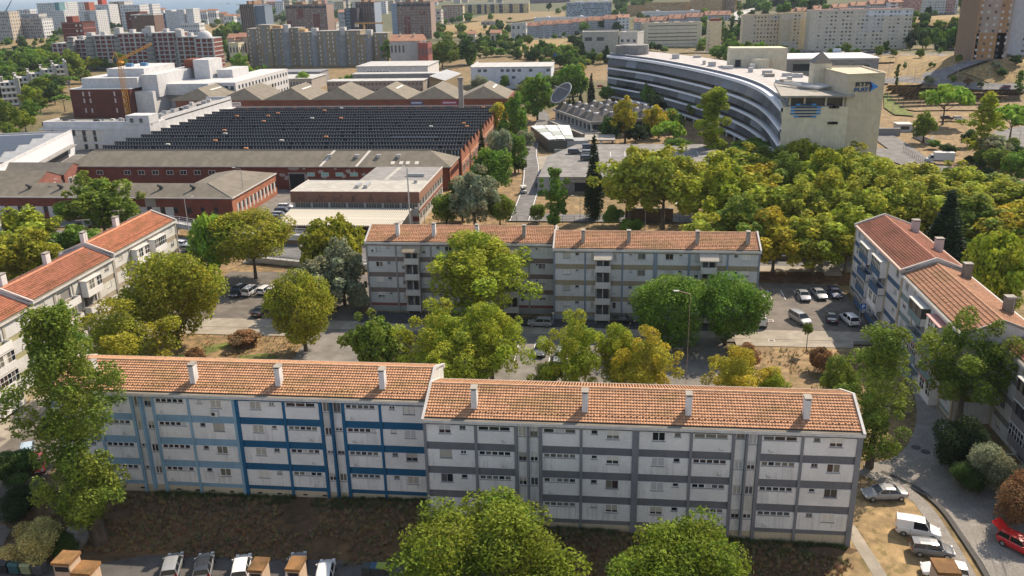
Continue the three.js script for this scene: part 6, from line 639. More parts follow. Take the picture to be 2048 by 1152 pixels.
tree('round', 1450, 690, 545, 160, 'g', 'right one of two dense dark green trees in front of the sand block', { lod: 'n' });
tree('shrub', 1490, 735, 685, 70, 'rd', 'dry reddish shrub beside the dark green pair');
tree('shrub', 1640, 745, 690, 55, 'rd', 'dry brown scrub at the edge of the dirt plot');
tree('plane', 1612, 705, 643, 24, 'mid', 'thin sapling standing on the bare dirt plot', { tr: .06, cb: .6 });
tree('round', 358, 690, 496, 220, 'ol', 'broad olive green tree in front of the left row', { lod: 'n', cb: .06 });
tree('plane', 262, 752, 588, 205, 'ol', 'yellowish tree between the left row and the blue block roof', { lod: 'n' });
tree('round', 612, 702, 540, 152, 'ol', 'dense rounded tree standing by the left parking lot', { lod: 'n', cb: .05 });
tree('shrub', 490, 690, 660, 85, 'rd', 'dry scrub along the pavement of the left garden', { cb: 0 });
tree('shrub', 395, 738, 690, 45, 'rd', 'small brownish bush behind the blue block ridge');
tree('shrub', 365, 740, 712, 40, 'g', 'small green bush behind the blue block ridge');
tree('round', 430, 560, 420, 95, 'br', 'bright green tree at the far end of the left row');
tree('round', 512, 557, 420, 186, 'ol', 'olive green tree with a bare forked trunk by the avenue', { cb: .24, lod: 'n' });
tree('round', 672, 585, 426, 136, 'ol', 'yellow green rounded tree left of the mauve block');
tree('plane', 690, 610, 472, 110, 'gr', 'grey green olive tree beside the mauve block', { name: 'olive_tree' });
tree('plane', 650, 625, 510, 140, 'gr', 'lower grey green olive tree left of the mauve block', { name: 'olive_tree' });
tree('shrub', 715, 620, 560, 70, 'gr', 'grey green bush against the mauve block corner');
tree('shrub', 1085, 615, 560, 60, 'dk', 'dark shaded bush where the mauve and sand blocks meet');
tree('poplar', 120, 690, 600, 90, 'g', 'ragged green tree crown rising before the olive banded block', { z: -88, cb: .2, lod: 'n' });
// behind the left row
tree('plane', 213, 480, 334, 168, 'mid', 'large tree in front of the brick workshop', { lod: 'm', cb: .1 });
tree('plane', 60, 520, 408, 165, 'yg', 'spreading green tree behind the left row roofs', { lod: 'm' });
tree('plane', 150, 520, 445, 110, 'g', 'green tree between the left row chimneys and the workshop', { lod: 'm' });
tree('round', 30, 590, 455, 150, 'ol', 'mustard green dense tree behind the left row, at the photo edge', { lod: 'm', z: -150 });
tree('round', 95, 565, 480, 70, 'ol', 'smaller mustard green tree behind the left row');
// avenue and lane
tree('plane', 1258, 452, 287, 150, 'pl', 'roadside plane tree right of the cypress, left trunk of two', { lod: 'm', cb: .16 });
tree('plane', 1325, 456, 279, 165, 'pl', 'roadside plane tree right of the cypress, right trunk of two', { lod: 'm', cb: .22 });
tree('cypress', 1187, 438, 277, 30, 'dk', 'tall dark cypress in front of the parking deck', { lod: 'm' });
tree('poplar', 1110, 452, 330, 85, 'g', 'upright green poplar left of the tall cypress', { lod: 'm' });
tree('shrub', 1075, 445, 405, 45, 'mid', 'small roadside tree left of the upright poplar'); tree('shrub', 1225, 450, 410, 50, 'g', 'bushy sapling right of the tall cypress'); tree('shrub', 1262, 470, 432, 50, 'g', 'shrub under the roadside plane trees');
tree('plane', 950, 452, 325, 115, 'gr', 'grey green tree beside the factory end wall', { lod: 'm', cb: .1, name: 'olive_tree' }); tree('round', 893, 450, 385, 65, 'mid', 'dense round tree by the annex corner', { lod: 'm' }); tree('round', 1000, 448, 385, 70, 'mid', 'small tree on the dry verge left of the lane', { lod: 'm' }); tree('round', 925, 440, 355, 70, 'dg', 'dark tree between the annex and the grey green tree', { lod: 'm' });
tree('round', 985, 390, 292, 95, 'g', 'green tree crown over the lane verge beside the saw-tooth wall', { lod: 'm' }); tree('round', 1000, 350, 248, 60, 'gr', 'silvery tree by the saw-tooth gable wall', { lod: 'm', name: 'olive_tree' }); tree('cypress', 964, 330, 250, 12, 'dk', 'narrow cypress against the saw-tooth gable wall', { lod: 'f' });
tree('round', 1030, 345, 262, 55, 'g', 'tree at the lane edge, left of the planters', { lod: 'm' }); tree('plane', 1035, 290, 185, 70, 'g', 'tree in the strip right of the gabled hall', { lod: 'f' }); tree('round', 1000, 270, 205, 50, 'ye', 'yellowish tree in the strip right of the gabled hall', { lod: 'f' }); tree('round', 1075, 240, 150, 75, 'g', 'green tree behind the gabled hall, near the dish', { lod: 'f' }); tree('round', 1055, 215, 165, 60, 'mid', 'pale green tree left of the satellite dish', { lod: 'f' }); tree('round', 1145, 200, 128, 70, 'g', 'broad tree behind the satellite dish', { lod: 'f' }); tree('round', 1010, 320, 275, 45, 'mid', 'small tree on the verge by the hall wall', { lod: 'f' });
// around the broadcaster
tree('plane', 1250, 285, 192, 68, 'ye', 'yellow green tree in front of the pyramid pavilion', { lod: 'f' }); tree('plane', 1318, 275, 205, 70, 'ye', 'yellow green tree before the dark glass curve', { lod: 'f' }); tree('umbrella', 1337, 300, 238, 70, 'br', 'bright green flat topped tree below the yellow ones', { lod: 'f', cb: .2 }); tree('round', 1225, 285, 230, 60, 'dg', 'dark shaded tree beside the pavilion fascia', { lod: 'f' }); tree('round', 1310, 245, 190, 50, 'dk', 'dark tree in the shade of the glass building', { lod: 'f' });
tree('poplar', 1420, 318, 172, 118, 'yg', 'big golden green poplar before the curved glass building', { lod: 'm', cb: .05 }); tree('round', 1625, 345, 243, 125, 'dg', 'dark leafy tree against the cream tower', { lod: 'm' }); tree('umbrella', 1508, 330, 274, 110, 'g', 'deep green pine crown at the foot of the glass building', { lod: 'm', cb: .2 }); tree('round', 1350, 310, 275, 70, 'g', 'green tree behind the roadside planes', { lod: 'm' });
for (const [u, vb, vt, w, h] of [[1182, 210, 148, 13, 0], [1127, 232, 190, 12, 0], [1139, 228, 196, 8, 0], [1147, 226, 196, 8, 0], [1161, 222, 181, 9, 0]]) tree('cypress', u, vb, vt, w, 'dk', u > 1175 ? 'tall slim cypress left of the glass building' : 'slim dark cypress in the small row behind the pavilion, ' + ord([1127, 1139, 1147, 1161].indexOf(u)), { lod: 'f', group: u > 1175 ? undefined : 'cypresses behind the pavilion' });
tree('round', 1155, 190, 160, 40, 'gr', 'pale olive tree behind the cypress row', { lod: 'f', name: 'olive_tree' }); tree('round', 1215, 205, 170, 34, 'g', 'tree at the left end of the glass building', { lod: 'f' });
// the grove on the right
{ const G = 'plane trees of the grove on the right', rows = [[[1420, 545], [1475, 540], [1545, 545], [1625, 548], [1690, 545]], [[1445, 480], [1520, 480], [1590, 485], [1660, 480], [1735, 500], [1800, 500], [1940, 500], [2005, 515], [2060, 500]], [[1425, 430], [1500, 428], [1570, 425], [1640, 425], [1710, 430], [1785, 435], [1850, 440], [1925, 450], [1990, 440], [2050, 450]], [[1470, 385], [1540, 380], [1610, 378], [1690, 385], [1760, 390], [1835, 400], [1910, 405], [1975, 400]]];
  const tops = [384, 318, 284, 262], rn = ['front row', 'second row', 'third row', 'rear row']; rows.forEach((r, i) => r.forEach(([u, vb], k) => { const vt = tops[i] + hash(u, vb) * 34 + (u > 1750 ? 42 - i * 4 : 0) + (u > 1880 ? 26 : 0); tree('plane', u, vb, vt, 142 + hash(vb, u) * 46 - i * 6, pick(['pl', 'pl', 'yg', 'pl', 'ye', 'mid']), `plane tree in the ${rn[i]} of the right hand grove, ${ord(k)}`, { group: G, lod: 'm', cb: i === 0 ? .14 : .08 }); })); }
tree('cypress', 1880, 545, 385, 62, 'dk', 'dark conifer standing among the plane trees behind the right row', { lod: 'm' });
tree('round', 2012, 590, 458, 150, 'yg', 'yellow green rounded tree behind the right row, at the photo edge', { lod: 'm', z: -140 });
tree('poplar', 1738, 935, 640, 215, 'mid', 'tall open tree over the street, right of the grey block end', { lod: 'n', cb: .12, tr: .4 });
tree('plane', 1915, 850, 615, 200, 'mid', 'spreading tree with a dark trunk before the teal block', { lod: 'n', tr: .38, cb: .25 });
tree('plane', 1670, 850, 700, 105, 'mid', 'smaller green tree at the corner of the dirt plot', { lod: 'n' });
tree('shrub', 1915, 935, 820, 130, 'dk', 'dark evergreen bush at the kerb below the spreading tree', { lod: 'n' }); tree('shrub', 1982, 985, 875, 120, 'gr', 'grey green bush right of the dark evergreen one', { lod: 'n' }); tree('shrub', 2025, 1045, 930, 130, 'rd', 'reddish brown hedge bush above the red car', { lod: 'n' }); tree('shrub', 1935, 985, 920, 90, 'dg', 'low dark bush in the hedge along the street', { lod: 'n' });
// beyond the grove on the right
tree('umbrella', 1885, 248, 166, 108, 'br', 'wide flat crowned tree beside the solar canopies', { lod: 'f', cb: .3 }); tree('poplar', 1958, 320, 183, 112, 'yg', 'tall yellow green tree on the bank right of the flat crowned tree', { lod: 'f', cb: .1 }); tree('umbrella', 2018, 285, 205, 105, 'br', 'bright green spreading tree by the car park', { lod: 'f', cb: .3 }); tree('round', 1846, 283, 220, 52, 'mid', 'rounded tree beside the gate wall', { lod: 'f' }); tree('plane', 1985, 330, 262, 90, 'gr', 'silver leaved tree right of the lorry', { lod: 'f', name: 'olive_tree' }); tree('round', 2035, 365, 300, 85, 'g', 'green tree at the right edge beyond the lorry', { lod: 'm' }); tree('round', 1990, 345, 292, 60, 'mid', 'leafy bush between the lorry and the silver leaved tree', { lod: 'm' }); for (const [k, [u, v]] of [[1865, 290], [1890, 298], [1905, 300], [1960, 330], [1940, 322], [1975, 345]].sort((a, b) => a[0] - b[0]).entries()) tree('shrub', u, v + 6, v - 12, 34, pick(['mid', 'dg', 'g']), `clipped shrub along the road by the lorry, ${ord(k)}`, { group: 'clipped shrubs by the lorry road', lod: 'f' });
tree('poplar', 1792, 172, 128, 18, 'dg', 'small upright tree on the dry field right of the tower', { lod: 'b' }); tree('round', 1857, 172, 150, 24, 'gr', 'bare greyish tree by the road junction', { lod: 'b', name: 'olive_tree' }); tree('round', 1905, 165, 149, 16, 'mid', 'young tree at the bend of the road', { lod: 'b' }); tree('round', 1935, 172, 153, 16, 'rd', 'brownish young tree right of the road bend', { lod: 'b' }); tree('round', 1960, 175, 163, 15, 'dg', 'small dark tree below the roundabout', { lod: 'b' }); tree('round', 2005, 152, 134, 24, 'dg', 'dark bush at the right edge of the field', { lod: 'b' }); tree('round', 2030, 130, 108, 26, 'dg', 'dark round bush beside the right hand road', { lod: 'b' }); tree('round', 1990, 140, 122, 24, 'gr', 'pale bush between the right hand roads', { lod: 'b' }); tree('poplar', 2035, 190, 140, 30, 'g', 'leafy tree by the purple car', { lod: 'b' });
for (const [k, [u, vb, vt, w]] of [[1838, 116, 96, 22], [1880, 108, 94, 12], [1787, 114, 98, 18], [1810, 137, 122, 9], [1860, 136, 123, 10], [1917, 126, 108, 16], [1868, 133, 125, 10], [1690, 108, 84, 26], [1757, 112, 88, 22], [1770, 107, 80, 18], [1712, 110, 96, 16], [1583, 112, 95, 14], [1596, 112, 97, 14], [1620, 121, 108, 9], [1658, 117, 96, 16], [1673, 115, 88, 14], [1545, 122, 111, 12]].sort((a, b) => a[0] - b[0]).entries()) tree('round', u, vb, vt, w, pick(['dg', 'g', 'mid']), `small clipped tree on the dry field before the yellow slab, ${ord(k)}`, { group: 'small trees on the dry field', lod: 'b' });
// background stands, each tree its own
const stand = (list, shape, cols, label, group, lod = 'b') => list.sort((a, b) => a[0] - b[0]).forEach(([u, vb, vt, w], k) => tree(shape, u, vb, vt, w, pick(cols), list.length > 1 ? `${label}, ${ord(k)}` : label, { group, lod }));
const wcol = new THREE.Color(), scatter = (n, u0, u1, v0, v1, w0, w1, shape, cols, label, group, lod = 'b') => {
  if (lod === 'b') { const im = new THREE.InstancedMesh(crownGeo(shape, 0, 'b'), mat([1, 1, 1], .95, { leaf: .35, vc: 1 }), n); im.name = numbered('distant_wood'); const M = new THREE.Matrix4(), Q = new THREE.Quaternion(); for (let k = 0; k < n; k++) { const u = rr(u0, u1), [x, z] = at(u, rr(v0, v1)), r = rr(w0, w1) / 2 / pxm(x, 0, z), h = r * rr(.75, 1.05), y = T(x, z); M.compose(V(x, y + h * .85, z), Q.setFromAxisAngle(V(0, 1, 0), R() * 6.28), V(r, h, r)); im.setMatrixAt(k, M); const c = LC[pick(cols)]; im.setColorAt(k, wcol.setRGB(...c)); } im.castShadow = im.receiveShadow = true; scene.add(im); stuff(tag(im, label.replace(/^(tree|scrub tree|bush) (of|on|in|around) the /, '').replace(/^dry/, 'trees round the dry') + ' seen as one mass', 'wood')); return; }
  const L = []; for (let k = 0; k < n; k++) { const u = rr(u0, u1), vb = rr(v0, v1), w = rr(w0, w1); L.push([u, vb, vb - w * rr(.75, 1.1), w]); } stand(L, shape, cols, label, group, lod); };
stand([[45, 205, 172, 56], [75, 190, 157, 44], [110, 200, 168, 50], [140, 183, 150, 45], [24, 200, 150, 60], [60, 170, 140, 50]], 'umbrella', ['g', 'g', 'mid'], 'stone pine in the clump left of the brick block', 'stone pines on the left', 'f');
stand([[130, 222, 188, 42]], 'umbrella', ['g'], 'two stemmed stone pine beside the tennis court', undefined, 'f'); stand([[178, 222, 178, 44]], 'umbrella', ['g'], 'stone pine in front of the brick wall', undefined, 'f'); stand([[200, 222, 182, 40]], 'round', ['gr'], 'grey green tree in front of the brick wall', undefined, 'f'); stand([[293, 205, 165, 48]], 'round', ['mid'], 'tree before the white block, right of the crane', undefined, 'f'); stand([[304, 195, 145, 14]], 'cypress', ['dk'], 'slim dark conifer beside the white block', undefined, 'f');
stand([[20, 270, 196, 60], [52, 262, 212, 44], [0, 255, 200, 50], [25, 285, 240, 50]], 'plane', ['yg', 'mid'], 'bushy yellow green tree at the left edge above the solar roof', 'trees above the solar roof', 'f');
stand([[130, 165, 125, 40], [155, 150, 118, 44], [185, 140, 113, 40], [210, 138, 117, 36], [235, 135, 118, 30], [100, 175, 140, 40], [90, 160, 132, 38], [165, 165, 135, 40], [60, 165, 142, 30]], 'round', ['mid', 'g', 'yg'], 'tree of the belt between the white terraces and the brick block', 'tree belt on the left', 'f');
stand([[505, 185, 130, 50], [525, 180, 122, 45], [480, 140, 105, 40], [605, 178, 140, 48], [700, 178, 143, 40], [545, 190, 150, 40]], 'plane', ['br', 'mid', 'g'], 'tree behind the gabled hall and the white blocks', 'trees behind the gabled hall', 'f');
stand([[790, 130, 72, 64], [885, 135, 70, 72], [938, 128, 72, 62], [825, 133, 95, 50], [690, 128, 106, 40], [735, 118, 102, 26], [650, 120, 108, 20]], 'plane', ['mid', 'g', 'dg'], 'big tree behind the white school roofs', 'trees behind the school', 'f');
stand([[500, 100, 82, 34], [470, 108, 92, 30], [492, 125, 105, 40], [455, 100, 80, 20], [515, 130, 112, 30]], 'round', ['mid', 'g', 'dg'], 'tree beside the end of the red panelled complex', 'trees by the red panelled complex', 'b');
stand([[1090, 70, 55, 14], [1110, 78, 66, 14], [1068, 70, 56, 18], [1105, 68, 60, 12], [1128, 74, 63, 12], [1168, 65, 42, 24], [1205, 60, 40, 26], [1232, 60, 42, 24], [1153, 72, 60, 14], [1120, 70, 64, 10], [1240, 62, 48, 14]], 'round', ['dk', 'dg', 'g'], 'dark tree before the pink roofed terraces', 'trees before the pink roofed terraces', 'b');
stand([[1150, 92, 70, 30], [1175, 95, 74, 34], [1195, 95, 78, 28], [1225, 88, 70, 28], [1165, 100, 88, 26], [1300, 100, 84, 28], [1315, 103, 88, 26], [1330, 104, 92, 20]], 'round', ['dg', 'g', 'dk'], 'dark bush by the low concrete school', 'bushes by the concrete school', 'b');
stand([[1165, 122, 86, 12], [1186, 122, 98, 12], [1213, 125, 92, 13], [1077, 113, 90, 12], [1091, 114, 96, 10], [1063, 112, 92, 8], [1103, 114, 100, 9]], 'cypress', ['g', 'dg'], 'upright poplar in the line behind the white cube building', 'poplars behind the white cube', 'b');
stand([[1118, 122, 104, 16], [1150, 125, 105, 20], [1200, 125, 106, 22], [1126, 124, 110, 14], [1175, 128, 118, 22], [1160, 145, 125, 24], [1135, 150, 130, 30], [1120, 165, 140, 40], [1100, 180, 150, 45], [1060, 195, 160, 40], [985, 175, 148, 22], [1010, 178, 150, 22], [960, 178, 158, 18]], 'round', ['mid', 'g', 'yg', 'dg'], 'tree between the white cube and the glass building', 'trees by the white cube', 'f');
stand([[1450, 115, 84, 34], [1470, 118, 80, 40], [1495, 116, 82, 34], [1430, 115, 92, 30], [1515, 115, 82, 34], [1535, 118, 88, 26], [1495, 125, 92, 22], [1455, 125, 94, 20], [1440, 120, 100, 16], [1560, 110, 86, 30]], 'round', ['mid', 'g', 'br', 'dg'], 'tree of the clump before the yellow slabs', 'tree clump before the yellow slabs', 'b');
stand([[1462, 82, 30, 26], [1450, 85, 55, 22], [1478, 75, 40, 22], [1445, 70, 42, 18], [1410, 62, 45, 14], [1400, 85, 60, 12]], 'poplar', ['dg', 'g'], 'tall dark tree between the cream tower block and the yellow slab', 'tall trees by the yellow slab', 'b');
stand([[1820, 98, 60, 26], [1845, 96, 52, 30], [1870, 95, 55, 30], [1895, 98, 52, 30], [1915, 98, 50, 30], [1925, 108, 66, 22], [1852, 98, 72, 18], [1835, 85, 50, 26], [1880, 80, 50, 30], [1905, 75, 48, 30]], 'round', ['dg', 'g', 'mid', 'dk'], 'tree of the dark grove beside the right hand tower', 'dark grove by the tower', 'b');
stand([[1960, 104, 86, 26], [2000, 100, 84, 28], [1975, 104, 88, 14], [2048, 95, 78, 16]], 'round', ['dg', 'dk'], 'dark tree at the foot of the right hand tower', 'trees at the tower foot', 'b');
stand([[0, 75, 65, 14], [20, 75, 62, 16], [40, 76, 62, 14], [55, 75, 58, 18], [75, 74, 58, 16], [95, 74, 55, 18], [112, 74, 58, 16], [125, 72, 54, 14], [20, 112, 98, 20], [45, 110, 92, 26], [70, 112, 95, 20], [95, 108, 84, 20], [5, 115, 98, 18], [110, 100, 82, 16]], 'round', ['dg', 'g', 'mid'], 'tree bordering the dry field at the upper left', 'trees round the upper left field', 'b');
stand([[200, 60, 40, 14], [213, 60, 44, 16], [228, 60, 44, 16], [240, 58, 46, 12], [318, 55, 42, 14], [332, 58, 47, 12], [345, 62, 50, 16], [405, 62, 56, 10]], 'round', ['dg', 'g'], 'tree between the red complex and the white towers', 'trees below the white towers', 'b');
stand([[430, 22, 8, 20], [445, 22, 4, 20], [460, 24, 6, 22], [475, 24, 7, 18], [485, 28, 12, 14], [415, 24, 10, 10], [400, 26, 12, 10], [362, 18, 10, 14], [385, 20, 11, 10]], 'round', ['dg', 'dk', 'g'], 'tree on the ridge above the river', 'trees on the river ridge', 'b');
stand([[420, 40, 30, 20], [440, 38, 28, 22], [470, 48, 38, 18], [480, 60, 46, 20], [460, 78, 66, 14], [430, 56, 46, 14], [410, 42, 32, 14], [480, 70, 58, 18]], 'shrub', ['dg', 'g', 'gr'], 'scrub tree on the slope left of the brown towers', 'scrub on the slope', 'b');
stand([[545, 30, 14, 26], [560, 42, 26, 24], [540, 45, 30, 20], [660, 25, 10, 18], [680, 24, 8, 24], [700, 18, 4, 24], [670, 34, 20, 20], [565, 55, 42, 14], [740, 10, 0, 20], [590, 14, 2, 20], [640, 10, 0, 24]], 'round', ['dg', 'g', 'gr'], 'tree on the far slope between the brown towers', 'trees between the brown towers', 'b');
stand([[872, 50, 36, 16], [890, 50, 35, 14], [905, 48, 34, 14], [920, 45, 30, 16], [937, 44, 22, 24], [980, 40, 24, 14], [1000, 60, 38, 24], [1010, 72, 58, 20], [970, 60, 48, 10], [1020, 40, 34, 10], [960, 78, 64, 10], [1000, 92, 66, 20], [1030, 62, 52, 10]], 'round', ['dg', 'g', 'mid'], 'tree on the golden slope before the yellow and dark slabs', 'trees on the golden slope', 'b');
stand([[940, 90, 72, 30], [960, 92, 76, 30], [985, 95, 78, 26], [1010, 98, 80, 24], [1035, 100, 82, 22], [965, 108, 92, 36], [1000, 112, 96, 34], [1030, 112, 100, 30], [975, 84, 70, 16], [1050, 106, 86, 20], [1020, 88, 74, 20]], 'shrub', ['dg', 'g', 'mid'], 'bush of the thicket behind the white school', 'thicket behind the white school', 'b');
stand([[1098, 22, 4, 14], [1130, 22, 10, 16], [1240, 20, 2, 20], [1255, 28, 10, 18], [1232, 32, 18, 14], [1270, 12, 0, 18], [1300, 6, -6, 20], [1245, 10, -4, 18], [1115, 28, 14, 14]], 'round', ['dg', 'g'], 'tree on the hillside around the blue glass block', 'trees around the glass block', 'b');
stand([[1475, 22, 2, 22], [1495, 22, 4, 22], [1515, 20, 2, 24], [1535, 22, 0, 26], [1555, 18, -6, 26], [1590, 18, -4, 26], [1610, 18, -6, 26], [1640, 16, -8, 24], [1505, 32, 18, 16], [1480, 34, 20, 14], [1530, 34, 20, 18], [1460, 14, -6, 22]], 'round', ['dg', 'g', 'mid', 'dk'], 'tree on the hill above the yellow slabs', 'trees on the hill top', 'b');
stand([[1825, 20, 2, 20], [1840, 20, 0, 20], [1855, 30, 12, 16], [1920, 20, -6, 26], [1935, 22, 0, 24], [1900, 26, 10, 16], [1940, 32, 16, 18], [1870, 32, 20, 12], [1830, 34, 20, 22], [1925, 34, 24, 20], [1890, 50, 42, 14], [1850, 52, 40, 20], [1830, 56, 44, 18]], 'round', ['dg', 'g', 'mid'], 'tree on the terrace behind the right hand tower', 'trees on the terrace', 'b');

scatter(26, 0, 150, 128, 212, 34, 54, 'round', ['g', 'mid', 'dg', 'g'], 'tree of the dark green wood below the white terraces', 'wood below the white terraces', 'f');
scatter(14, 60, 270, 118, 160, 26, 40, 'round', ['mid', 'yg', 'g'], 'tree of the belt in front of the red panelled complex', 'belt before the red panelled complex', 'f');
scatter(22, 440, 530, 66, 132, 18, 34, 'round', ['g', 'dg', 'mid'], 'tree of the wood between the two long housing complexes', 'wood between the complexes');
scatter(26, 400, 500, 26, 62, 8, 16, 'shrub', ['dg', 'g', 'mid', 'gr'], 'scrub tree on the slope below the river ridge', 'scrub below the river ridge');
scatter(30, 540, 720, 2, 56, 10, 20, 'round', ['dg', 'g', 'gr'], 'tree of the hazy wood between the brown towers', 'hazy wood between the brown towers');
scatter(60, 866, 1060, 62, 116, 13, 28, 'shrub', ['dg', 'g', 'mid'], 'bush in the green thicket before the golden slope', 'green thicket before the golden slope');
scatter(46, 1140, 1300, 78, 112, 16, 30, 'round', ['dg', 'g', 'dk'], 'tree of the dark wood behind the broadcaster roof', 'dark wood behind the broadcaster roof');
scatter(30, 1225, 1300, 2, 40, 12, 20, 'round', ['dg', 'g', 'mid'], 'tree of the hillside wood right of the glass slab', 'hillside wood right of the glass slab');
scatter(26, 1400, 1500, 40, 108, 18, 30, 'round', ['dg', 'g', 'mid'], 'tree of the wood left of the yellow slabs', 'wood left of the yellow slabs');
scatter(30, 1815, 1950, 42, 104, 16, 30, 'round', ['dg', 'g', 'mid'], 'tree of the steep wood left of the brick tower', 'steep wood left of the brick tower');
scatter(24, 1465, 1660, 8, 26, 18, 28, 'round', ['dg', 'g', 'dk'], 'tree of the wood along the hill crest', 'wood along the hill crest');
scatter(26, 0, 130, 64, 116, 10, 22, 'round', ['dg', 'g', 'mid'], 'tree around the dry field at the upper left', 'trees round the upper left dry field');
scatter(16, 1040, 1190, 118, 195, 22, 40, 'round', ['g', 'mid', 'dg'], 'tree of the green strip between the lane and the glass building', 'green strip by the lane', 'f');
scatter(14, 960, 1060, 190, 350, 30, 46, 'round', ['g', 'mid', 'dg', 'gr'], 'tree of the verge along the factory gable wall', 'verge along the factory gable wall', 'm');
scatter(12, 1215, 1400, 215, 290, 36, 52, 'round', ['g', 'dg', 'mid', 'dk'], 'tree in the garden under the curved glass front', 'garden under the curved glass front', 'f');
scatter(8, 1930, 2048, 268, 345, 26, 48, 'round', ['g', 'dg', 'mid'], 'tree on the bank beyond the lorry road', 'bank beyond the lorry road', 'f');
scatter(10, 0, 90, 205, 258, 34, 52, 'plane', ['yg', 'mid', 'g'], 'yellow green tree of the clump above the solar roof', 'clump above the solar roof', 'f');
scatter(34, 1030, 1215, 100, 126, 14, 26, 'round', ['dg', 'g', 'mid'], 'tree of the belt behind the white cube building', 'belt behind the white cube');
scatter(30, 700, 960, 100, 132, 18, 34, 'round', ['dg', 'g', 'mid'], 'tree of the belt behind the white school roofs', 'belt behind the white school roofs');
{ // dry and green tufts on the bank and along the plinths
  const g = new MB(); for (let k = 0; k < 9; k++) { const a = k * .698 + .3, r = .05 + .03 * (k % 3), x = Math.cos(a), z = Math.sin(a); g.tri([x * .02 - z * .02, 0, z * .02 + x * .02], [x * .02 + z * .02, 0, z * .02 - x * .02], [x * (r + .1), .22 + .05 * (k % 4), z * (r + .1)]); } const geo = g.geo();
  const tufts = (n, place, cols, label) => { const im = new THREE.InstancedMesh(geo, mat([1, 1, 1], .95), n), M = new THREE.Matrix4(), Q = new THREE.Quaternion(); im.name = numbered('grass_tufts'); for (let k = 0; k < n; k++) { const [x, z] = place(), s = rr(.6, 1.7); M.compose(V(x, T(x, z) + .01, z), Q.setFromAxisAngle(V(0, 1, 0), R() * 6.28), V(s, s * rr(.5, 1.2), s)); im.setMatrixAt(k, M); im.setColorAt(k, wcol.setRGB(...pick(cols).map(v => v * rr(.7, 1.3)))); } im.castShadow = im.receiveShadow = true; scene.add(im); stuff(tag(im, label, 'grass')); };
  tufts(7000, () => { for (;;) { const x = rr(-60, 24), z = rr(-79, -69.8); if (x > -18.3 && z < -75.8) continue; if (fbm(x / 4, z / 3, 3) > .42) return [x, z]; } }, [[.26, .17, .09], [.2, .13, .07], [.3, .22, .11], [.14, .12, .05]], 'dry brown grass tufts covering the bank below the front blocks');
  tufts(2600, () => { for (;;) { const x = rr(-58, 24), zf = x > -18 ? -75.9 : -79.6, z = zf + Math.pow(R(), 2.2) * 2.2; if (fbm(x / 3 + 9, z, 3) > .45) return [x, z]; } }, [[.07, .1, .025], [.09, .11, .03], [.05, .08, .02]], 'green weeds growing along the plinth of the front blocks');
  tufts(2600, () => { for (;;) { const a = R() < .5, x = a ? rr(17, 37) : rr(-69, -48), z = a ? rr(-125, -100) : rr(-125, -96); if (fbm(x / 3, z / 3 + 5, 3) > .5) return [x, z]; } }, [[.4, .28, .14], [.3, .22, .1], [.2, .2, .07]], 'dry grass tufts on the bare garden plots behind the front blocks'); }
// ---------- cars ----------
const PAINT = { white: [.72, .72, .71], silver: [.27, .28, .29], grey: [.14, .145, .15], dark: [.025, .028, .034], black: [.01, .01, .012], blue: [.02, .035, .09], ltblue: [.35, .46, .55], red: [.5, .012, .015], purple: [.1, .012, .05], green: [.2, .25, .2], teal: [.02, .2, .22] };
const CARK = { hatch: { L: 4.0, W: 1.72, H: 1.47, deck: .93, nose: .72, ws: [1.02, 1.62], rw: [3.78, 3.98], tail: .95 }, sedan: { L: 4.6, W: 1.76, H: 1.43, deck: .92, nose: .7, ws: [1.2, 1.85], rw: [3.2, 3.85], tail: .96 }, mpv: { L: 4.5, W: 1.8, H: 1.68, deck: 1.02, nose: .78, ws: [.95, 1.7], rw: [4.25, 4.46], tail: 1.02 }, suv: { L: 4.4, W: 1.84, H: 1.66, deck: 1.06, nose: .88, ws: [1.15, 1.75], rw: [4.0, 4.34], tail: 1.06 }, van: { L: 4.2, W: 1.74, H: 1.84, deck: 1.0, nose: .76, ws: [1.0, 1.6], rw: [4.12, 4.18], tail: 1.0, van: 1 } };
const carCache = {}; const TYRE = mat([.015, .015, .016], .9), RIM = mat([.4, .41, .42], .35, { metal: .7 }), LAMPW = mat([.75, .76, .78], .1), LAMPR = mat([.35, .01, .01], .25), CGL = mat([.012, .016, .02], .06), PLATE = mat([.7, .7, .68], .6);
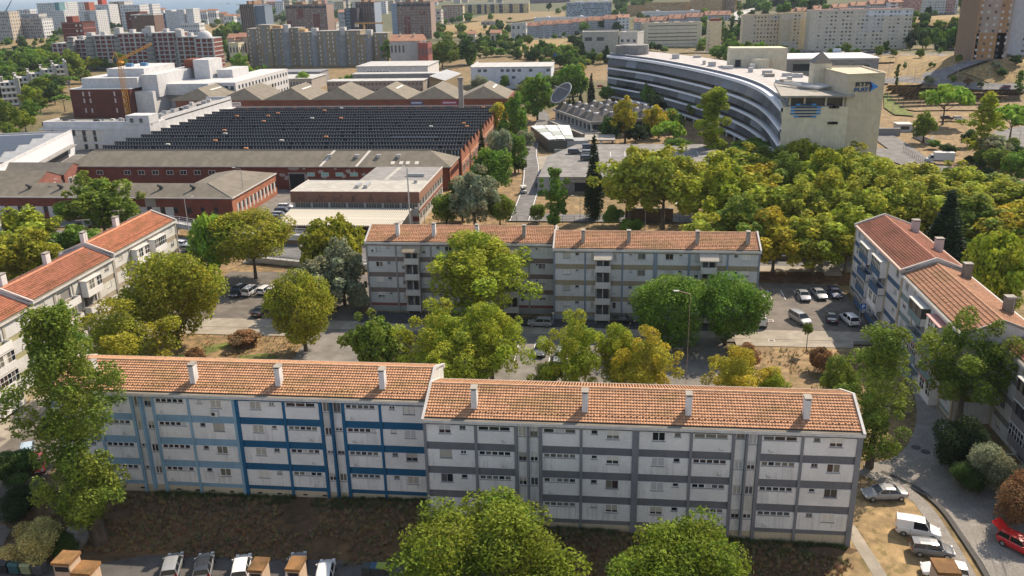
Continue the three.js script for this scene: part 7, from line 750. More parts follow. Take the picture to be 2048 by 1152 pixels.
function makeCar(kind, paint, roofPaint) {
  const key = kind + paint + (roofPaint || ''); if (carCache[key]) return carCache[key];
  const k = CARK[kind], g = new THREE.Group(), pm = mat(PAINT[paint], .28, { coat: 1 }), rp = roofPaint ? mat(PAINT[roofPaint], .3, { coat: 1 }) : pm, h = k.L / 2, hw = k.W / 2, Z = s => h - s;   // s: metres back from the nose
  const st = [[0, .5, .42, .78], [.08, .62, .3, .86], [.35, k.nose, .24, .95], [.8, lerp(k.nose, k.deck, .6), .22, 1], [k.ws[0], k.deck, .22, 1], [k.L * .5, k.deck + .03, .22, 1], [k.rw[0] - .1, k.deck + .04, .22, 1], [Math.min(k.L - .3, k.rw[1]), k.tail, .26, .97], [k.L - .08, k.tail - .06, .32, .93], [k.L, k.tail - .28, .45, .84]];
  const sec = st.map(([s, top, bot, w]) => { const x = hw * w, m = (top + bot) / 2; return [[x * .86, bot], [x * .98, bot + (m - bot) * .5], [x, m], [x * .985, top - .1], [x * .93, top - .02], [x * .6, top + .015], [0, top + .03]].map(([a, y]) => [a, y, Z(s)]); }), b = new MB();
  for (let i = 0; i < sec.length - 1; i++) for (let j = 0; j < 6; j++) { const A = sec[i][j], B = sec[i + 1][j], C = sec[i + 1][j + 1], D = sec[i][j + 1], mx = p => [-p[0], p[1], p[2]]; b.quad(A, B, C, D); b.quad(mx(D), mx(C), mx(B), mx(A)); }
  for (const e of [0, sec.length - 1]) for (let j = 0; j < 6; j++) { const A = sec[e][j], D = sec[e][j + 1]; b.quad(A, D, [-D[0], D[1], D[2]], [-A[0], A[1], A[2]]); }
  const rx = hw * .74, bxw = hw * .93, ry = k.H, zA = Z(k.ws[0]), zB = Z(k.ws[1]), zC = Z(k.rw[0]), zD = Z(k.rw[1]), yd = k.deck + .0, zm = (zB + zC) / 2;
  for (const s of [-1, 1]) for (const [p, q] of [[[bxw * s, yd, zA], [rx * s, ry - .06, zB]], [[bxw * s, yd, zm], [rx * s, ry - .05, zm]], [[bxw * s, k.tail, zD], [rx * s, ry - .06, zC]]]) b.tube(p, q, .05, .05, 4);
  b.to('body', pm, g);
  const r = new MB(), RZ = [[zB + .05, ry - .05], [lerp(zB, zC, .3), ry], [lerp(zB, zC, .75), ry - .01], [zC - .05, ry - .06]]; for (let i = 0; i < 3; i++) { const [z0, y0] = RZ[i], [z1, y1] = RZ[i + 1]; r.quad([-rx, y0 - .05, z0], [rx * -.5, y0, z0], [rx * -.5, y1, z1], [-rx, y1 - .05, z1]).quad([-rx * .5, y0, z0], [rx * .5, y0, z0], [rx * .5, y1, z1], [-rx * .5, y1, z1]).quad([rx * .5, y0, z0], [rx, y0 - .05, z0], [rx, y1 - .05, z1], [rx * .5, y1, z1]); } r.to('roof', rp, g);
  new MB().quad([-bxw * .95, yd, zA], [bxw * .95, yd, zA], [rx * .97, ry - .07, zB], [-rx * .97, ry - .07, zB]).to('windscreen', CGL, g);
  const rear = new MB().quad([rx * .97, ry - .08, zC], [bxw * .93, k.tail, zD], [-bxw * .93, k.tail, zD], [-rx * .97, ry - .08, zC]); rear.to(k.van ? 'rear_door' : 'rear_window', k.van ? pm : CGL, g);
  for (const s of [-1, 1]) { const mid = k.van ? zm + .25 : zC; new MB().quad([s * bxw, yd, zA], [s * bxw, yd + .01, k.van ? mid : zD + (zC - zD) * .0], [s * rx, ry - .08, mid], [s * rx, ry - .08, zB]).to('side_window', CGL, g); if (k.van) new MB().quad([s * bxw, yd, mid], [s * bxw, k.tail, zD], [s * rx, ry - .07, zC], [s * rx, ry - .07, mid]).to('cargo_side', pm, g);
    bx('mirror', s * bxw, yd - .02, zA - .32, s * (bxw + .17), yd + .13, zA - .2, pm, g); bx('door_seam', s * (hw + .002), .4, zm - .01, s * (hw - .01), k.deck, zm + .01, BLK, g);
    bx('headlight', s * hw * .52, .56, h - .16, s * hw * .86, .7, h - .02, LAMPW, g); bx('tail_lamp', s * hw * .62, .66, -h + .1, s * hw * .9, .88, -h + .0, LAMPR, g);
    for (const z of [h - .78, -h + .76]) { const w = new MB().tube([s * (hw + .015), .31, z], [s * (hw - .2), .31, z], .31, .31, 14).tube([s * (hw + .0), .31, z], [s * (hw + .016), .31, z], .31, .3, 14).to('wheel', TYRE, g); new MB().tube([s * (hw + .02), .31, z], [s * (hw + .026), .31, z], .19, .18, 12).to('rim', RIM, w); } }
  bx('number_plate', -.26, .5, h - .03, .26, .61, h + .012, PLATE, g); bx('number_plate', -.26, .58, -h - .012, .26, .69, -h + .03, PLATE, g); bx('grille', -.5, .36, h - .06, .5, .47, h + .006, BLK, g);
  return carCache[key] = g;
}
function car(kind, paint, u, v, head, label, o = {}) { const [x, z] = o.y !== undefined ? at(u, v, o.y) : at(u, v), g = makeCar(kind, paint, o.roof).clone(); g.name = numbered(kind === 'van' ? 'parked_van' : 'parked_car'); g.position.set(x, (o.y ?? T(x, z)) + (o.dy ?? .06), z); g.rotation.y = head * Math.PI / 180; scene.add(g); return tag(g, label, kind === 'van' ? 'van' : 'car', o.group); }
// lot below the front blocks
car('hatch', 'silver', 347, 1142, 197, 'silver hatchback, leftmost of the cars parked along the bottom edge');
car('hatch', 'silver', 410, 1142, 198, 'silver hatchback with a black roof in the row along the bottom edge', { roof: 'dark' });
car('hatch', 'white', 485, 1145, 196, 'plain white hatchback third in the row along the bottom edge');
car('sedan', 'silver', 594, 1145, 193, 'grey saloon half hidden by a near chimney at the bottom edge'); car('hatch', 'white', 652, 1156, 191, 'white hatchback rightmost of the row along the bottom edge');
// sand lot at the block end
car('sedan', 'silver', 1767, 996, -84, 'silver saloon parked at the right end of the grey block');
car('van', 'white', 1834, 1069, 76, 'small white panel van on the sandy plot'); car('hatch', 'grey', 1862, 1108, 84, 'dark grey hatchback parked beside the small white van'); car('hatch', 'white', 1886, 1152, -98, 'white hatchback at the bottom edge below the dark grey one');
{ const c = car('hatch', 'red', 2038, 1100, 38, 'red hatchback with its tailgate open at the right edge'); new MB().quad([-.7, 1.4, -1.75], [.7, 1.4, -1.75], [.72, 1.95, -2.7], [-.72, 1.95, -2.7]).to('tailgate', mat(PAINT.red, .3, { coat: 1 }), c); }
// right courtyard
car('sedan', 'silver', 1606, 597, 2, 'silver saloon, leftmost of three parked nose out in tree shade'); car('sedan', 'silver', 1637, 594, 8, 'silver saloon, middle of three parked nose out in tree shade'); car('hatch', 'blue', 1668, 593, 4, 'dark blue hatchback, rightmost of three parked nose out');
car('mpv', 'silver', 1599, 644, 22, 'silver people carrier standing alone in the sunlit lot'); car('sedan', 'dark', 1663, 641, 170, 'black saloon beside the white car near the blue banded block'); car('suv', 'white', 1698, 646, 190, 'white car seen from behind at the foot of the blue banded block'); car('hatch', 'dark', 1518, 594, 0, 'dark car tucked behind the corner of the sand block'); car('van', 'white', 1519, 648, 184, 'white van half hidden by the dark green trees');
// middle and left courtyard
car('hatch', 'silver', 1080, 652, -92, 'silver hatchback side-on in the shade of the sand block'); car('mpv', 'grey', 1082, 706, -4, 'dark grey people carrier facing the camera in a sunny bay'); car('sedan', 'dark', 806, 690, 176, 'dark car behind the slender young plane tree'); car('hatch', 'black', 1245, 647, 90, 'black car in deep shade under the sand block'); car('hatch', 'silver', 1120, 720, -4, 'silver car under the plane tree right of the grey people carrier'); car('sedan', 'ltblue', 870, 712, 4, 'pale car under the yellow green plane trees');
car('mpv', 'white', 503, 588, 172, 'white estate car seen from behind in the left lot'); car('hatch', 'white', 532, 586, 170, 'white hatchback seen from behind, right of the white estate'); car('suv', 'black', 476, 590, 0, 'black car in the shade of the broad olive tree'); car('sedan', 'dark', 523, 628, 176, 'dark green grey saloon standing alone on the left lot'); car('hatch', 'white', 551, 586, 170, 'white car partly behind the rounded tree of the left lot');
car('hatch', 'white', 367, 494, 80, 'white hatchback at the far end of the left row'); car('hatch', 'green', 383, 503, 82, 'grey green hatchback in front of the white one by the left row');
car('hatch', 'ltblue', 56, 918, 30, 'pale blue car on the street at the left edge'); car('hatch', 'red', 78, 938, 30, 'red car behind the tall poplar at the left');
['white', 'black', 'silver', 'dark', 'white'].forEach((p, k) => car(k === 3 ? 'suv' : 'hatch', p, 573 - k * 6.5, 418 + k * 8.2, 92, ['white car at the top of the yard ramp row', 'black car second in the yard ramp row', 'silver car third in the yard ramp row', 'large dark car fourth in the yard ramp row', 'white car nearest the avenue in the yard ramp row'][k]));
car('mpv', 'dark', 1150, 308, 92, 'dark estate car alone on the parking deck', { y: 3.7, dy: .02 }); car('hatch', 'blue', 1177, 297, 92, 'dark car at the back of the deck row behind the cypress', { y: 3.7, dy: .02 }); car('hatch', 'silver', 1177, 309, 92, 'silver car in the middle of the deck row by the cypress', { y: 3.7, dy: .02 }); car('suv', 'dark', 1175, 321, 92, 'dark car nearest the front of the deck by the cypress', { y: 3.7, dy: .02 });
car('van', 'teal', 1403, 466, 90, 'teal van just showing over the sand block roof'); car('hatch', 'purple', 2010, 177, -88, 'purple car passing on the road at the right edge'); car('hatch', 'white', 2016, 187, -88, 'white car parked below the purple one at the right edge'); car('suv', 'dark', 1893, 240, 90, 'dark car under the wide flat crowned tree'); car('hatch', 'white', 1917, 240, 90, 'white car under the tall yellow green tree'); car('hatch', 'red', 1202, 175, 90, 'red car beyond the left end of the glass building');
// far rows
{ const row = (n, u0, v0, u1, v1, label, group) => { let m = 0; for (let k = 0; k < n; k++) { if (hash(k, u0) < .2) continue; const t = k / (n - 1); car(pick(['hatch', 'sedan', 'mpv']), pick(['white', 'silver', 'grey', 'dark', 'blue', 'white']), lerp(u0, u1, t), lerp(v0, v1, t), 90 + rr(-6, 6), `${label}, ${ord(m++)}`, { group, dy: .25 }); } }; row(26, 1540, 107.5, 1785, 108, 'car parked along the road below the yellow slabs', 'cars below the yellow slabs'); row(9, 1430, 111, 1525, 110, 'car parked beneath the tree clump left of the yellow slabs', 'cars beneath the tree clump'); row(12, 1825, 33, 1950, 27.5, 'car parked on the terrace road near the brick tower', 'cars on the terrace road'); row(9, 1045, 80, 1145, 75, 'car parked along the pink roofed terraces', 'cars by the pink roofed terraces'); row(7, 1985, 103, 2040, 100, 'car parked at the foot of the brick tower', 'cars at the brick tower'); row(4, 1890, 102, 1910, 101, 'car on the small lot below the dark grove', 'cars below the dark grove'); row(10, 10, 76, 110, 75, 'car parked behind the dry field at the upper left', 'cars by the upper left field'); }
{ const [x, z] = at(1873, 326), g = thing('box_lorry', 'white box lorry on the road right of the grove', 'lorry', [x, T(x, z) + .08, z], -1.72); bx('cargo_box', -1.1, .95, -4.6, 1.1, 3.3, 1.0, mat([.6, .6, .6], .5), g); new MB().extrude([[1.05, .45], [1.05, 2.5], [1.7, 2.45], [2.5, 1.5], [3.1, 1.25], [3.2, .5]], -1.0, 1.0).to('cab', mat([.5, .52, .52], .4), g); new MB().quad([-.9, 1.52, 2.52], [.9, 1.52, 2.52], [.85, 2.4, 1.78], [-.85, 2.4, 1.78]).to('windscreen', CGL, g); for (const s of [-1, 1]) { new MB().quad([s * 1.01, 1.5, 1.2], [s * 1.01, 1.5, 2.4], [s * 1.01, 2.3, 1.75], [s * 1.01, 2.3, 1.2]).to('side_window', CGL, g); for (const z2 of [2.3, -2.9]) { const w = new MB().tube([s * 1.06, .42, z2], [s * .75, .42, z2], .42, .42, 14).to('wheel', TYRE, g); new MB().tube([s * 1.065, .42, z2], [s * 1.075, .42, z2], .24, .22, 12).to('rim', RIM, w); } } bx('chassis', -.9, .55, -4.5, .9, .92, 1.2, BLK, g); bx('bumper', -1, .4, 3.0, 1, .7, 3.28, BLK, g); }
{ const [x, z] = at(1047, 386), g = thing('utility_cart', 'small white roofed utility cart on the lane', 'cart', [x, T(x, z) + .05, z], .2); bx('roof', -.8, 1.85, -1.1, .8, 1.95, .9, WALLW, g); bx('body', -.75, .35, -1.5, .75, .8, 1.3, WALLW, g); bx('seat', -.65, .8, -.5, .65, 1.2, -.1, BLK, g); for (const s of [-1, 1]) { for (const zz of [-.9, .8]) bx('post', s * .72 - .03, .8, zz - .03, s * .72 + .03, 1.85, zz + .03, BLK, g); for (const zz of [-1, .9]) new MB().tube([s * .8, .25, zz], [s * .6, .25, zz], .25, .25, 10).to('wheel', TYRE, g); } }
// ---------- street furniture and small things ----------
const LM = mat([.4, .41, .41], .5, { metal: .4 });
function lamp(u, vb, vt, label, o = {}) { const [x, z] = o.at || at(u, vb), y = T(x, z), h = o.h || yAtR(u, vt, x, z) - y, g = thing('street_lamp', label, 'street lamp', [x, y, z], o.turn || 0, o.group); new MB().tube([0, -.3, 0], [0, h, 0], o.r || .1, (o.r || .1) * .6, 8).to('pole', o.m || LM, g); if (o.globe) { const s = put('lamp_globe', new THREE.SphereGeometry(.22, 12, 8), mat([.6, .52, .38], .4), g); s.position.y = h + .16; bx('cap', -.12, h + .34, -.12, .12, h + .44, .12, BLK, g); } else { new MB().tube([0, h, 0], [-(o.arm || 1.6), h + .45, 0], .05, .04, 6).to('arm', o.m || LM, g); bx('lamp_head', -(o.arm || 1.6) - .6, h + .38, -.14, -(o.arm || 1.6) + .1, h + .5, .14, mat([.5, .5, .48], .5), g); } return g; }
lamp(1371, 785, 588, 'street lamp with a bent arm behind the grey block ridge', { m: mat([.4, .25, .2], .6), r: .035 }); lamp(1106, 650, 628, 'globe topped lamp post before the sand block', { globe: 1 }); lamp(742, 650, 618, 'globe topped lamp post beside the slender plane tree', { globe: 1 });
lamp(822, 470, 336, 'very tall floodlight mast in front of the annex', { r: .2, arm: .6 }); lamp(382, 490, 395, 'tall street lamp at the far end of the left row', { turn: 3.14, r: .12 }); lamp(492, 425, 338, 'tall lamp beside the workshop end wall', { r: .12 }); lamp(138, 430, 360, 'lamp post on the roofline of the workshop', { r: .1 }); lamp(1290, 458, 395, 'lamp post under the roadside plane trees', { r: .1 }); lamp(850, 455, 420, 'short lamp post by the annex corner', { r: .08 }); lamp(1160, 438, 395, 'lamp post left of the tall cypress', { r: .08 });
for (const [k, [u, vb, vt]] of [[1064, 292, 262], [1104, 285, 255], [1195, 288, 262], [1225, 286, 262], [1290, 288, 268]].entries()) lamp(u, vb, vt, `slim lamp post before the pavilion and lane, ${ord(k)}`, { group: 'slim lamp posts near the pavilion', r: .08 });
for (const [k, [u, vb, vt]] of [[1775, 158, 120], [1815, 150, 130], [1828, 165, 135], [1915, 150, 132], [1975, 178, 140], [1966, 112, 80], [1985, 115, 85], [1876, 112, 92], [1865, 112, 90], [1962, 260, 215], [2035, 300, 262], [1785, 228, 205]].sort((a, b) => a[0] - b[0]).entries()) lamp(u, vb, vt, `tall thin lamp post along the roads on the right, ${ord(k)}`, { group: 'lamp posts along the roads on the right', r: .1, arm: 1.2 });
{ // parking sign
  const [x, z] = at(1716, 655), y = T(x, z), g = thing('parking_sign', 'blue parking sign on a tall post by the blue banded block', 'sign', [x, y, z], .1); new MB().tube([0, -.2, 0], [0, 4.1, 0], .04, .04, 7).to('post', LM, g); bx('sign_plate', -.05, 3.2, .05, .85, 4.1, .08, mat([.01, .11, .42], .5), g); const { FontLoader } = await import('three/addons/loaders/FontLoader.js'); const { TextGeometry } = await import('three/addons/geometries/TextGeometry.js'); const f = await new FontLoader().loadAsync('fonts/droid/droid_sans_bold.typeface.json'); const t = put('sign_letter', new TextGeometry('P', { font: f, size: .6, depth: .015, bevelEnabled: false }), mat([.8, .8, .8], .6), g); t.position.set(.17, 3.35, .082); }
{ const [x, z] = at(1724, 640), g = thing('traffic_sign', 'round traffic sign seen from behind next to the parking sign', 'sign', [x, T(x, z), z]); new MB().tube([0, -.2, 0], [0, 3, 0], .035, .035, 6).to('post', LM, g); new MB().tube([0, 2.7, -.02], [0, 2.7, .02], .32, .32, 18).to('sign_plate', mat([.3, .26, .24], .6), g); }
{ // roof of the next block, whose chimneys show at the bottom edge
  const g = thing('near_apartment_block', 'block just below the frame whose rust stained chimneys rise at the bottom edge', 'apartment block', [-60, -1, -45]); bx('wall', 0, -2, -4, 110, 12.3, 4, RENDER, g); new MB().extrude([[4.6, 12.3], [4.6, 12.5], [-.2, 14.3], [-5, 12.5], [-5, 12.3]], -.2, 110.2).to('roof', mat([.4, .2, .11], .9, { map: 'fibre' }), g); const cmx = mat([.56, .42, .29], .9, { map: 'plaster' }), tops = mat([.36, .2, .08], .95, { map: 'dry' });
  for (const [u, vt, w] of [[141, 1107, 34], [180, 1127, 36], [523, 1120, 26], [597, 1118, 26], [1885, 1123, 40]]) { const zz = -48.5, [x] = atz(u, vt, zz), yt = atz(u, vt, zz)[1]; const k = w / pxm(x, yt, zz); const c = bx('chimney', x + 60 - k / 2, 12, zz + 45 - .1, x + 60 + k / 2, yt + .9, zz + 45 + 1.2, cmx, g); bx('chimney_cap', x + 60 - k / 2 - .08, yt + .9, zz + 45 - .2, x + 60 + k / 2 + .08, yt + 1.12, zz + 45 + 1.3, tops, c); bx('chimney_opening', x + 60 - k / 2 + .1, yt + .35, zz + 45 + 1.2, x + 60 + k / 2 - .1, yt + .75, zz + 45 + 1.22, DARK, c); }
  const w = new MB(); w.tube([0, 16.0, -1.9], [17, 16.0, -1.9], .025, .025, 4); for (let k = 0; k < 9; k++) w.tube([k * 2, 14, -1.9], [k * 2, 16, -1.9], .02, .02, 4); w.to('roof_rail', BLK, g); }
{ const [x, z] = at(52, 1144, -.9); ['dark', 'green', 'blue', 'grey'].forEach((c, k) => { const g = thing('waste_bin', ['black waste bin leftmost at the bottom left', 'blue green waste bin at the bottom left', 'pale lidded waste bin at the bottom left', 'dark grey waste bin rightmost at the bottom left'][k], 'bin', [x - 2.2 + k * 1.25, T(x, z), z]); const cc = [[.02, .02, .022], [.03, .09, .1], [.22, .25, .14], [.06, .065, .07]][k]; new MB().extrude([[-.45, .15], [-.5, 1.1], [.5, 1.1], [.4, .15]], -.5, .5).to('bin_body', mat(cc, .6), g); new MB().extrude([[-.55, 1.1], [-.5, 1.22], [.3, 1.3], [.55, 1.12]], -.54, .54).to('lid', mat(cc.map(v => v * 1.3), .6), g); for (const s of [-1, 1]) new MB().tube([s * .42, .1, .4], [s * .36, .1, .4], .1, .1, 8).to('wheel', TYRE, g); }); }
[[735, 'dark'], [752, 'blue'], [764, 'lime']].forEach(([u, c], k) => { const [x, z] = at(u, 1151); const g = thing('waste_bin', ['dark recycling bin at the bottom edge by the big dome tree', 'blue lidded recycling bin at the bottom edge by the big dome tree', 'lime lidded recycling bin at the bottom edge by the big dome tree'][k], 'bin', [x, T(x, z), z]); new MB().extrude([[-.4, .1], [-.45, 1.1], [.45, 1.1], [.35, .1]], -.42, .42).to('bin_body', mat([.05, .055, .06], .6), g); bx('lid', -.46, 1.1, -.5, .46, 1.2, .5, mat([[.04, .05, .05], [.03, .08, .16], [.25, .32, .05]][k], .6), g); });
// pedestrian ramp and walls along the avenue
function ramp(name, label, line, w, y0, y1) { const g = thing(name, label, 'footbridge'), W1 = mat([.6, .6, .58], .8, { map: 'conc' }), n = line.length, L = ribbon(line, w), a = L.slice(0, n), b = L.slice(n).reverse(), d = new MB(), r = new MB(); for (let k = 0; k < n - 1; k++) { const ya = lerp(y0, y1, k / (n - 1)), yb = lerp(y0, y1, (k + 1) / (n - 1)); d.quad([a[k][0], ya, a[k][1]], [a[k + 1][0], yb, a[k + 1][1]], [b[k + 1][0], yb, b[k + 1][1]], [b[k][0], ya, b[k][1]]); for (const s of [a, b]) { d.quad([s[k][0], ya - .9, s[k][1]], [s[k + 1][0], yb - .9, s[k + 1][1]], [s[k + 1][0], yb + .25, s[k + 1][1]], [s[k][0], ya + .25, s[k][1]]); r.tube([s[k][0], ya + 1.1, s[k][1]], [s[k + 1][0], yb + 1.1, s[k + 1][1]], .06, .06, 4).tube([s[k][0], ya + .65, s[k][1]], [s[k + 1][0], yb + .65, s[k + 1][1]], .04, .04, 4).tube([s[k][0], ya + .2, s[k][1]], [s[k][0], ya + 1.1, s[k][1]], .06, .06, 4); } if (k % 4 === 1) bx('pier', (a[k][0] + b[k][0]) / 2 - .3, -.5, (a[k][1] + b[k][1]) / 2 - .3, (a[k][0] + b[k][0]) / 2 + .3, ya - .9, (a[k][1] + b[k][1]) / 2 + .3, W1, g); } d.to('deck', W1, g); stuff(r.to('railing', mat([.6, .6, .6], .5), g)); }
ramp('pedestrian_ramp', 'white railed pedestrian ramp running in front of the brick workshop', smooth([[-112, -189], [-100, -186], [-90, -182], [-80, -179], [-66, -178]], 5), 2.4, 2.6, 2.0); ramp('pedestrian_ramp', 'low white railed walkway by the forked olive tree', smooth([[-74, -165.5], [-66, -163.5], [-58, -161.8], [-46, -161.4]], 5), 2, .9, .9);
{ const g = thing('retaining_wall', 'brown block wall under the roadside plane trees', 'wall'); const a = at(1250, 442), b = at(1345, 440); bx('wall', a[0], -.4, a[1] - .4, b[0], 3.0, a[1], mat([.2, .145, .09], .95, { map: 'brick' }), g); bx('coping', a[0], 3.0, a[1] - .5, b[0], 3.15, a[1] + .1, CONC, g); const e = thing('kerb_island', 'small concrete traffic island by the zebra crossing', 'traffic island'); const c = at(1385, 425); bx('kerb', c[0] - .5, 0, c[1] - 6, c[0] + .5, .16, c[1] + 8, TRIM, e); }
{ const g = thing('avenue_wall', 'low concrete wall along the middle of the avenue', 'wall'); for (let k = 0; k < 24; k++) bx('wall_panel', -30 + k * 7.5, -.2, -170.5, -22.6 + k * 7.5, 1.0, -170.2, mat([.2, .17, .13], .9, { map: 'conc' }), g); const f = thing('wire_fence', 'wire fence on posts along the verge left of the roadside planes', 'fence'); for (let k = 0; k < 16; k++) new MB().tube([-24 + k * 2.7, 0, -197], [-24 + k * 2.7, 1.9, -197], .05, .05, 5).to('post', BLK, f); for (const y of [.6, 1.2, 1.85]) new MB().tube([-24, y, -197], [16.5, y, -197], .015, .015, 3).to('wire', BLK, f); }
{ const [x, z] = at(1668, 552), g = thing('steps', 'flight of pale steps down the brown bank behind the right lot', 'steps', [x, 0, z]); for (let k = 0; k < 9; k++) bx('step', -1.6, -.2, -k * .7 - .7, 1.6, .1 + k * .12, -k * .7, CONC, g); const [a, b] = at(122, 1112), s = thing('steps', 'shaded flight of steps left of the poplar trunk', 'steps', [a, T(a, b), b]); for (let k = 0; k < 7; k++) bx('step', -1.5, -.2, -k * .6 - .6, 1.5, .08 + k * .1, -k * .6, CONC, s); }
for (const [u, v, l] of [[1832, 895, 'round manhole cover on the street, the farther one'], [1851, 904, 'round manhole cover on the street, the nearer one']]) { const [x, z] = at(u, v), g = thing('manhole_cover', l, 'manhole cover', [x, T(x, z) + .03, z]); new MB().tube([0, 0, 0], [0, .025, 0], .55, .55, 18).to('frame', BLK, g); new MB().tube([0, .025, 0], [0, .032, 0], .42, .42, 18).to('lid', mat([.05, .05, .052], .7), g); }
for (const [u, v, l] of [[1541, 642, 'square drain cover on the edge of the right lot'], [1543, 682, 'rusty drain cover on the pavement by the dirt plot']]) { const [x, z] = at(u, v), g = thing('drain_cover', l, 'drain cover', [x, T(x, z) + .06, z]); bx('frame', -.5, 0, -.5, .5, .02, .5, TRIM, g); bx('grate', -.35, .02, -.35, .35, .026, .35, mat([.12, .08, .07], .8), g); }
// bay lines
for (let k = 0; k < 7; k++) sheet('bay_marking', [[26.5 + k * 2.35, -152], [26.62 + k * 2.35, -152], [26.62 + k * 2.35, -147.2], [26.5 + k * 2.35, -147.2]], .055, LINE, 20);
for (let k = 0; k < 9; k++) sheet('bay_marking', [[-66 + k * 2.4, -152], [-65.88 + k * 2.4, -152], [-65.88 + k * 2.4, -147.4], [-66 + k * 2.4, -147.4]], .055, LINE, 20);
for (let k = 0; k < 8; k++) sheet('bay_marking', [[-24 + k * 2.6, -125.4], [-23.88 + k * 2.6, -125.4], [-23.88 + k * 2.6, -117.6], [-24 + k * 2.6, -117.6]], .055, LINE, 20);
sheet('kerb', ribbon([[-37.5, -119.5], [-34.3, -119.8], [-30, -119.8]], .25), .16, KERB);
// air conditioners, aerials
function aircon(x, y, z, label, turn = 0) { const g = thing('air_conditioner', label, 'air conditioner', [x, y, z], turn); bx('casing', -.42, 0, 0, .42, .58, .36, mat([.6, .59, .55], .6), g); new MB().tube([-.1, .29, .36], [-.1, .29, .375], .22, .22, 16).to('fan_grille', BLK, g); bx('bracket', -.36, -.06, 0, .36, 0, .34, LM, g); }
{ const a = atz(430, 826, -79.6); aircon(a[0], a[1] - .3, -79.68, 'air conditioner on the top floor of the pale blue half'); const b = atz(747, 500, -138.1); aircon(b[0], b[1] - .3, -138.15, 'air conditioner by the top left window of the mauve block'); }
function aerial(u, v, z, label, y0) { const [x, y] = atz(u, v, z), g = thing('tv_aerial', label, 'aerial', [x, y0, z], .4); new MB().tube([0, 0, 0], [0, y - y0, 0], .03, .025, 5).to('mast', LM, g); const b = new MB(); b.tube([-1.1, y - y0, 0], [1.1, y - y0, 0], .02, .02, 4); for (let k = 0; k < 8; k++) b.tube([-1 + k * .28, y - y0, -.3 - .03 * k], [-1 + k * .28, y - y0, .3 + .03 * k], .012, .012, 3); b.to('aerial_elements', LM, g); }
aerial(165, 440, -125, 'television aerial above the left row, nearer one', 13); aerial(236, 421, -140, 'television aerial above the left row, farther one', 13); aerial(2030, 596, -108, 'television aerial beside the mossy roof chimney', 13); aerial(1705 + 250, 505, -146, 'bent aerial behind the far right chimney', 13);
// solar canopies, gate, totem
{ const xs = [[1768, 1848, 178], [1768, 1880, 184], [1775, 1935, 190], [1790, 1975, 196], [1800, 2010, 203], [1925, 2048, 188], [1960, 2050, 194]]; xs.forEach(([u0, u1, v], k) => { const a = at(u0, v + 7), b = at(u1, v + 7), z = (a[1] + b[1]) / 2, y = T((a[0] + b[0]) / 2, z), g = thing('solar_canopy', `dark solar panel canopy row beside the tower, ${['farthest', 'second farthest', 'third farthest', 'second nearest', 'nearest', 'farther one right of the trees', 'nearer one right of the trees'][k]}`, 'solar canopy', [0, y, z], 0, 'solar canopies beside the tower'); const n = Math.max(3, Math.round((b[0] - a[0]) / 2.2)); for (let i = 0; i < n; i++) { const x0 = lerp(a[0], b[0], i / n), x1 = lerp(a[0], b[0], (i + 1) / n) - .08; new MB().quad([x0, 3.7, 2.2], [x1, 3.7, 2.2], [x1, 1.9, -2.2], [x0, 1.9, -2.2]).to('solar_panel', mat([.04, .032, .028], .7), g); if (i % 3 === 0) new MB().tube([x0 + .5, -.6, 0], [x0 + .5, 2.75, 0], .1, .1, 6).to('post', mat([.2, .15, .12], .7), g); } }); }
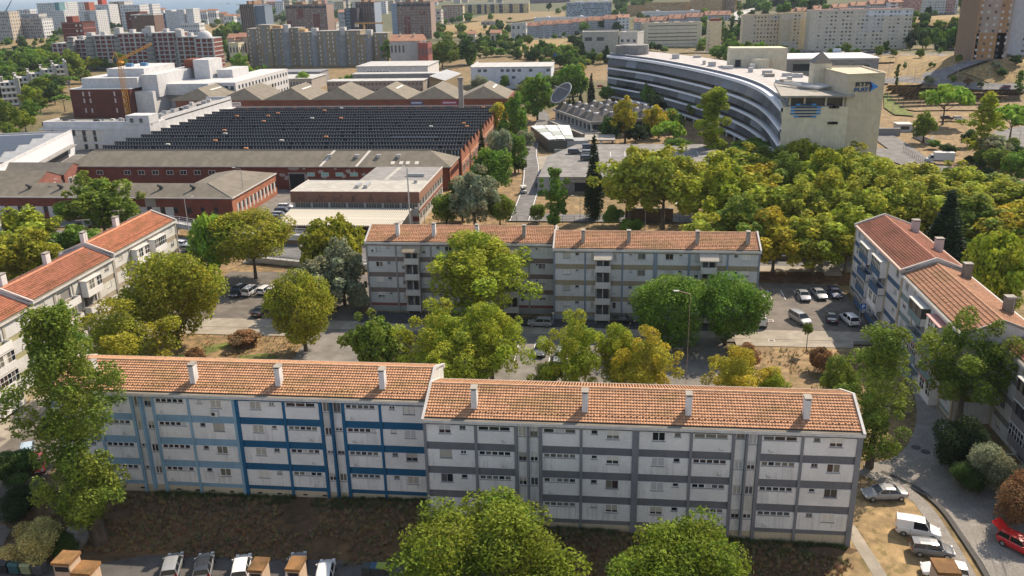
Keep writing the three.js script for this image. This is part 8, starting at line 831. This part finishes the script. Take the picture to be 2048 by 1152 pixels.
{ const g = thing('gate_wall', 'white boundary wall along the drive right of the cream tower', 'wall'); const P = [[1760, 253], [1790, 243], [1820, 262], [1828, 272]].map(([u, v]) => at(u, v)); const b = new MB(); const c = [at(1826, 272), at(1858, 288), at(1866, 280)]; for (let k = 0; k < 2; k++) { const [x, z] = c[k], [x2, z2] = c[k + 1]; b.quad([x, -.3, z], [x2, -.3, z2], [x2, 2, z2], [x, 2, z]); b.quad([x + .25, -.3, z - .25], [x2 + .25, -.3, z2 - .25], [x2 + .25, 2, z2 - .25], [x + .25, 2, z - .25]).quad([x, 2, z], [x2, 2, z2], [x2 + .25, 2, z2 - .25], [x + .25, 2, z - .25]); } b.to('wall', WALLW, g);
  const h = thing('gate_house', 'small white gate kiosk with a flat roof beside the drive', 'kiosk'); const q = at(1812, 262); bx('wall', q[0] - 3, -.3, q[1] - 5, q[0] + 2, 2.8, q[1], WALLW, h); bx('roof', q[0] - 3.3, 2.8, q[1] - 5.3, q[0] + 2.3, 3.0, q[1] + .3, TRIM, h); bx('window', q[0] - 2, 1, q[1] + .0, q[0] + 1, 2.2, q[1] + .05, GLASS, h); const f = thing('railing_fence', 'dark metal railing along the pavement left of the lorry', 'fence'); const A = at(1806, 303), B = at(1880, 348); for (let k = 0; k <= 18; k++) { const x = lerp(A[0], B[0], k / 18), z = lerp(A[1], B[1], k / 18); new MB().tube([x, -.1, z], [x, 1.8, z], .05, .05, 4).to('post', BLK, f); } for (const y of [.4, 1.1, 1.75]) new MB().tube([A[0], y, A[1]], [B[0], y, B[1]], .035, .035, 4).to('rail', BLK, f);
  const r = thing('ramp_wall', 'dark ramp wall beside the foot of the cream tower', 'wall'); const e = at(1765, 270); bx('wall', e[0] - 8, -.2, e[1] - .3, e[0] + 6, 2.6, e[1], mat([.24, .24, .24], .9), r); bx('coping', e[0] - 8, 2.6, e[1] - .4, e[0] + 6, 2.8, e[1] + .1, TRIM, r); }
{ const q = ray(1672, 120), t = 470 / Math.hypot(q.x, q.z), x = q.x * t, z = q.z * t, y = T(x, z), yt = yAtR(1672, 97, x, z); const g = thing('totem_sign', 'blue stacked panel totem sign beyond the cream tower roof', 'sign', [x, y, z], .3); bx('pole', -.4, -1, -.4, .4, yt - y, .4, STEEL, g); for (let k = 0; k < 4; k++) bx('sign_panel', -1.9, yt - y - 1.5 - k * 1.6, -.6, 1.9, yt - y - .1 - k * 1.6, .6, mat(k ? [.06, .17, .33] : [.3, .4, .5], .5), g); const b = at(1112, 122), s = thing('totem_sign', 'small blue kiosk sign right of the white cube building', 'sign', [b[0], T(...b), b[1]]); bx('sign_panel', -1.5, .6, -.3, 1.5, 5, .3, mat([.03, .12, .33], .5), s); bx('base', -1, -.2, -.25, 1, .6, .25, CONC, s); }
{ const [x, z] = at(845, 150); }
{ const g = thing('yellow_site_crane', 'orange tower crane between the brown towers', 'crane'); const D = 900, q = ray(729, 70), t = D / Math.hypot(q.x, q.z), x = q.x * t, z = q.z * t, y = T(x, z), h = yAtR(729, 48, x, z) - y, M = mat([.45, .24, .08], .7); g.position.set(x, y, z); bx('mast', -.8, -1, -.8, .8, h, .8, M, g); bx('jib', -9, h, -.7, 20, h + 1.3, .7, M, g); bx('counterweight', -9, h - 2.6, -1.2, -5.5, h, 1.2, mat([.5, .45, .38], .8), g);
  const k = thing('port_crane', 'grey port crane standing by the river at the left edge', 'crane'); const q2 = ray(24, 36), t2 = 1850 / Math.hypot(q2.x, q2.z); const X = q2.x * t2, Z = q2.z * t2, Y = 53 + q2.y * t2; k.position.set(X, Y, Z); const C = mat([.1, .17, .24], .7); for (const s of [-8, 8]) new MB().tube([s, -60, 0], [s, 8, 0], 1, 1, 5).to('leg', C, k); new MB().tube([-14, 9, 0], [22, 9, 0], 1.3, 1.3, 5).to('boom', C, k); new MB().tube([-12, 9, 0], [6, 30, 0], 1.1, .7, 5).to('jib', C, k); }
renderer.render(scene, camera);
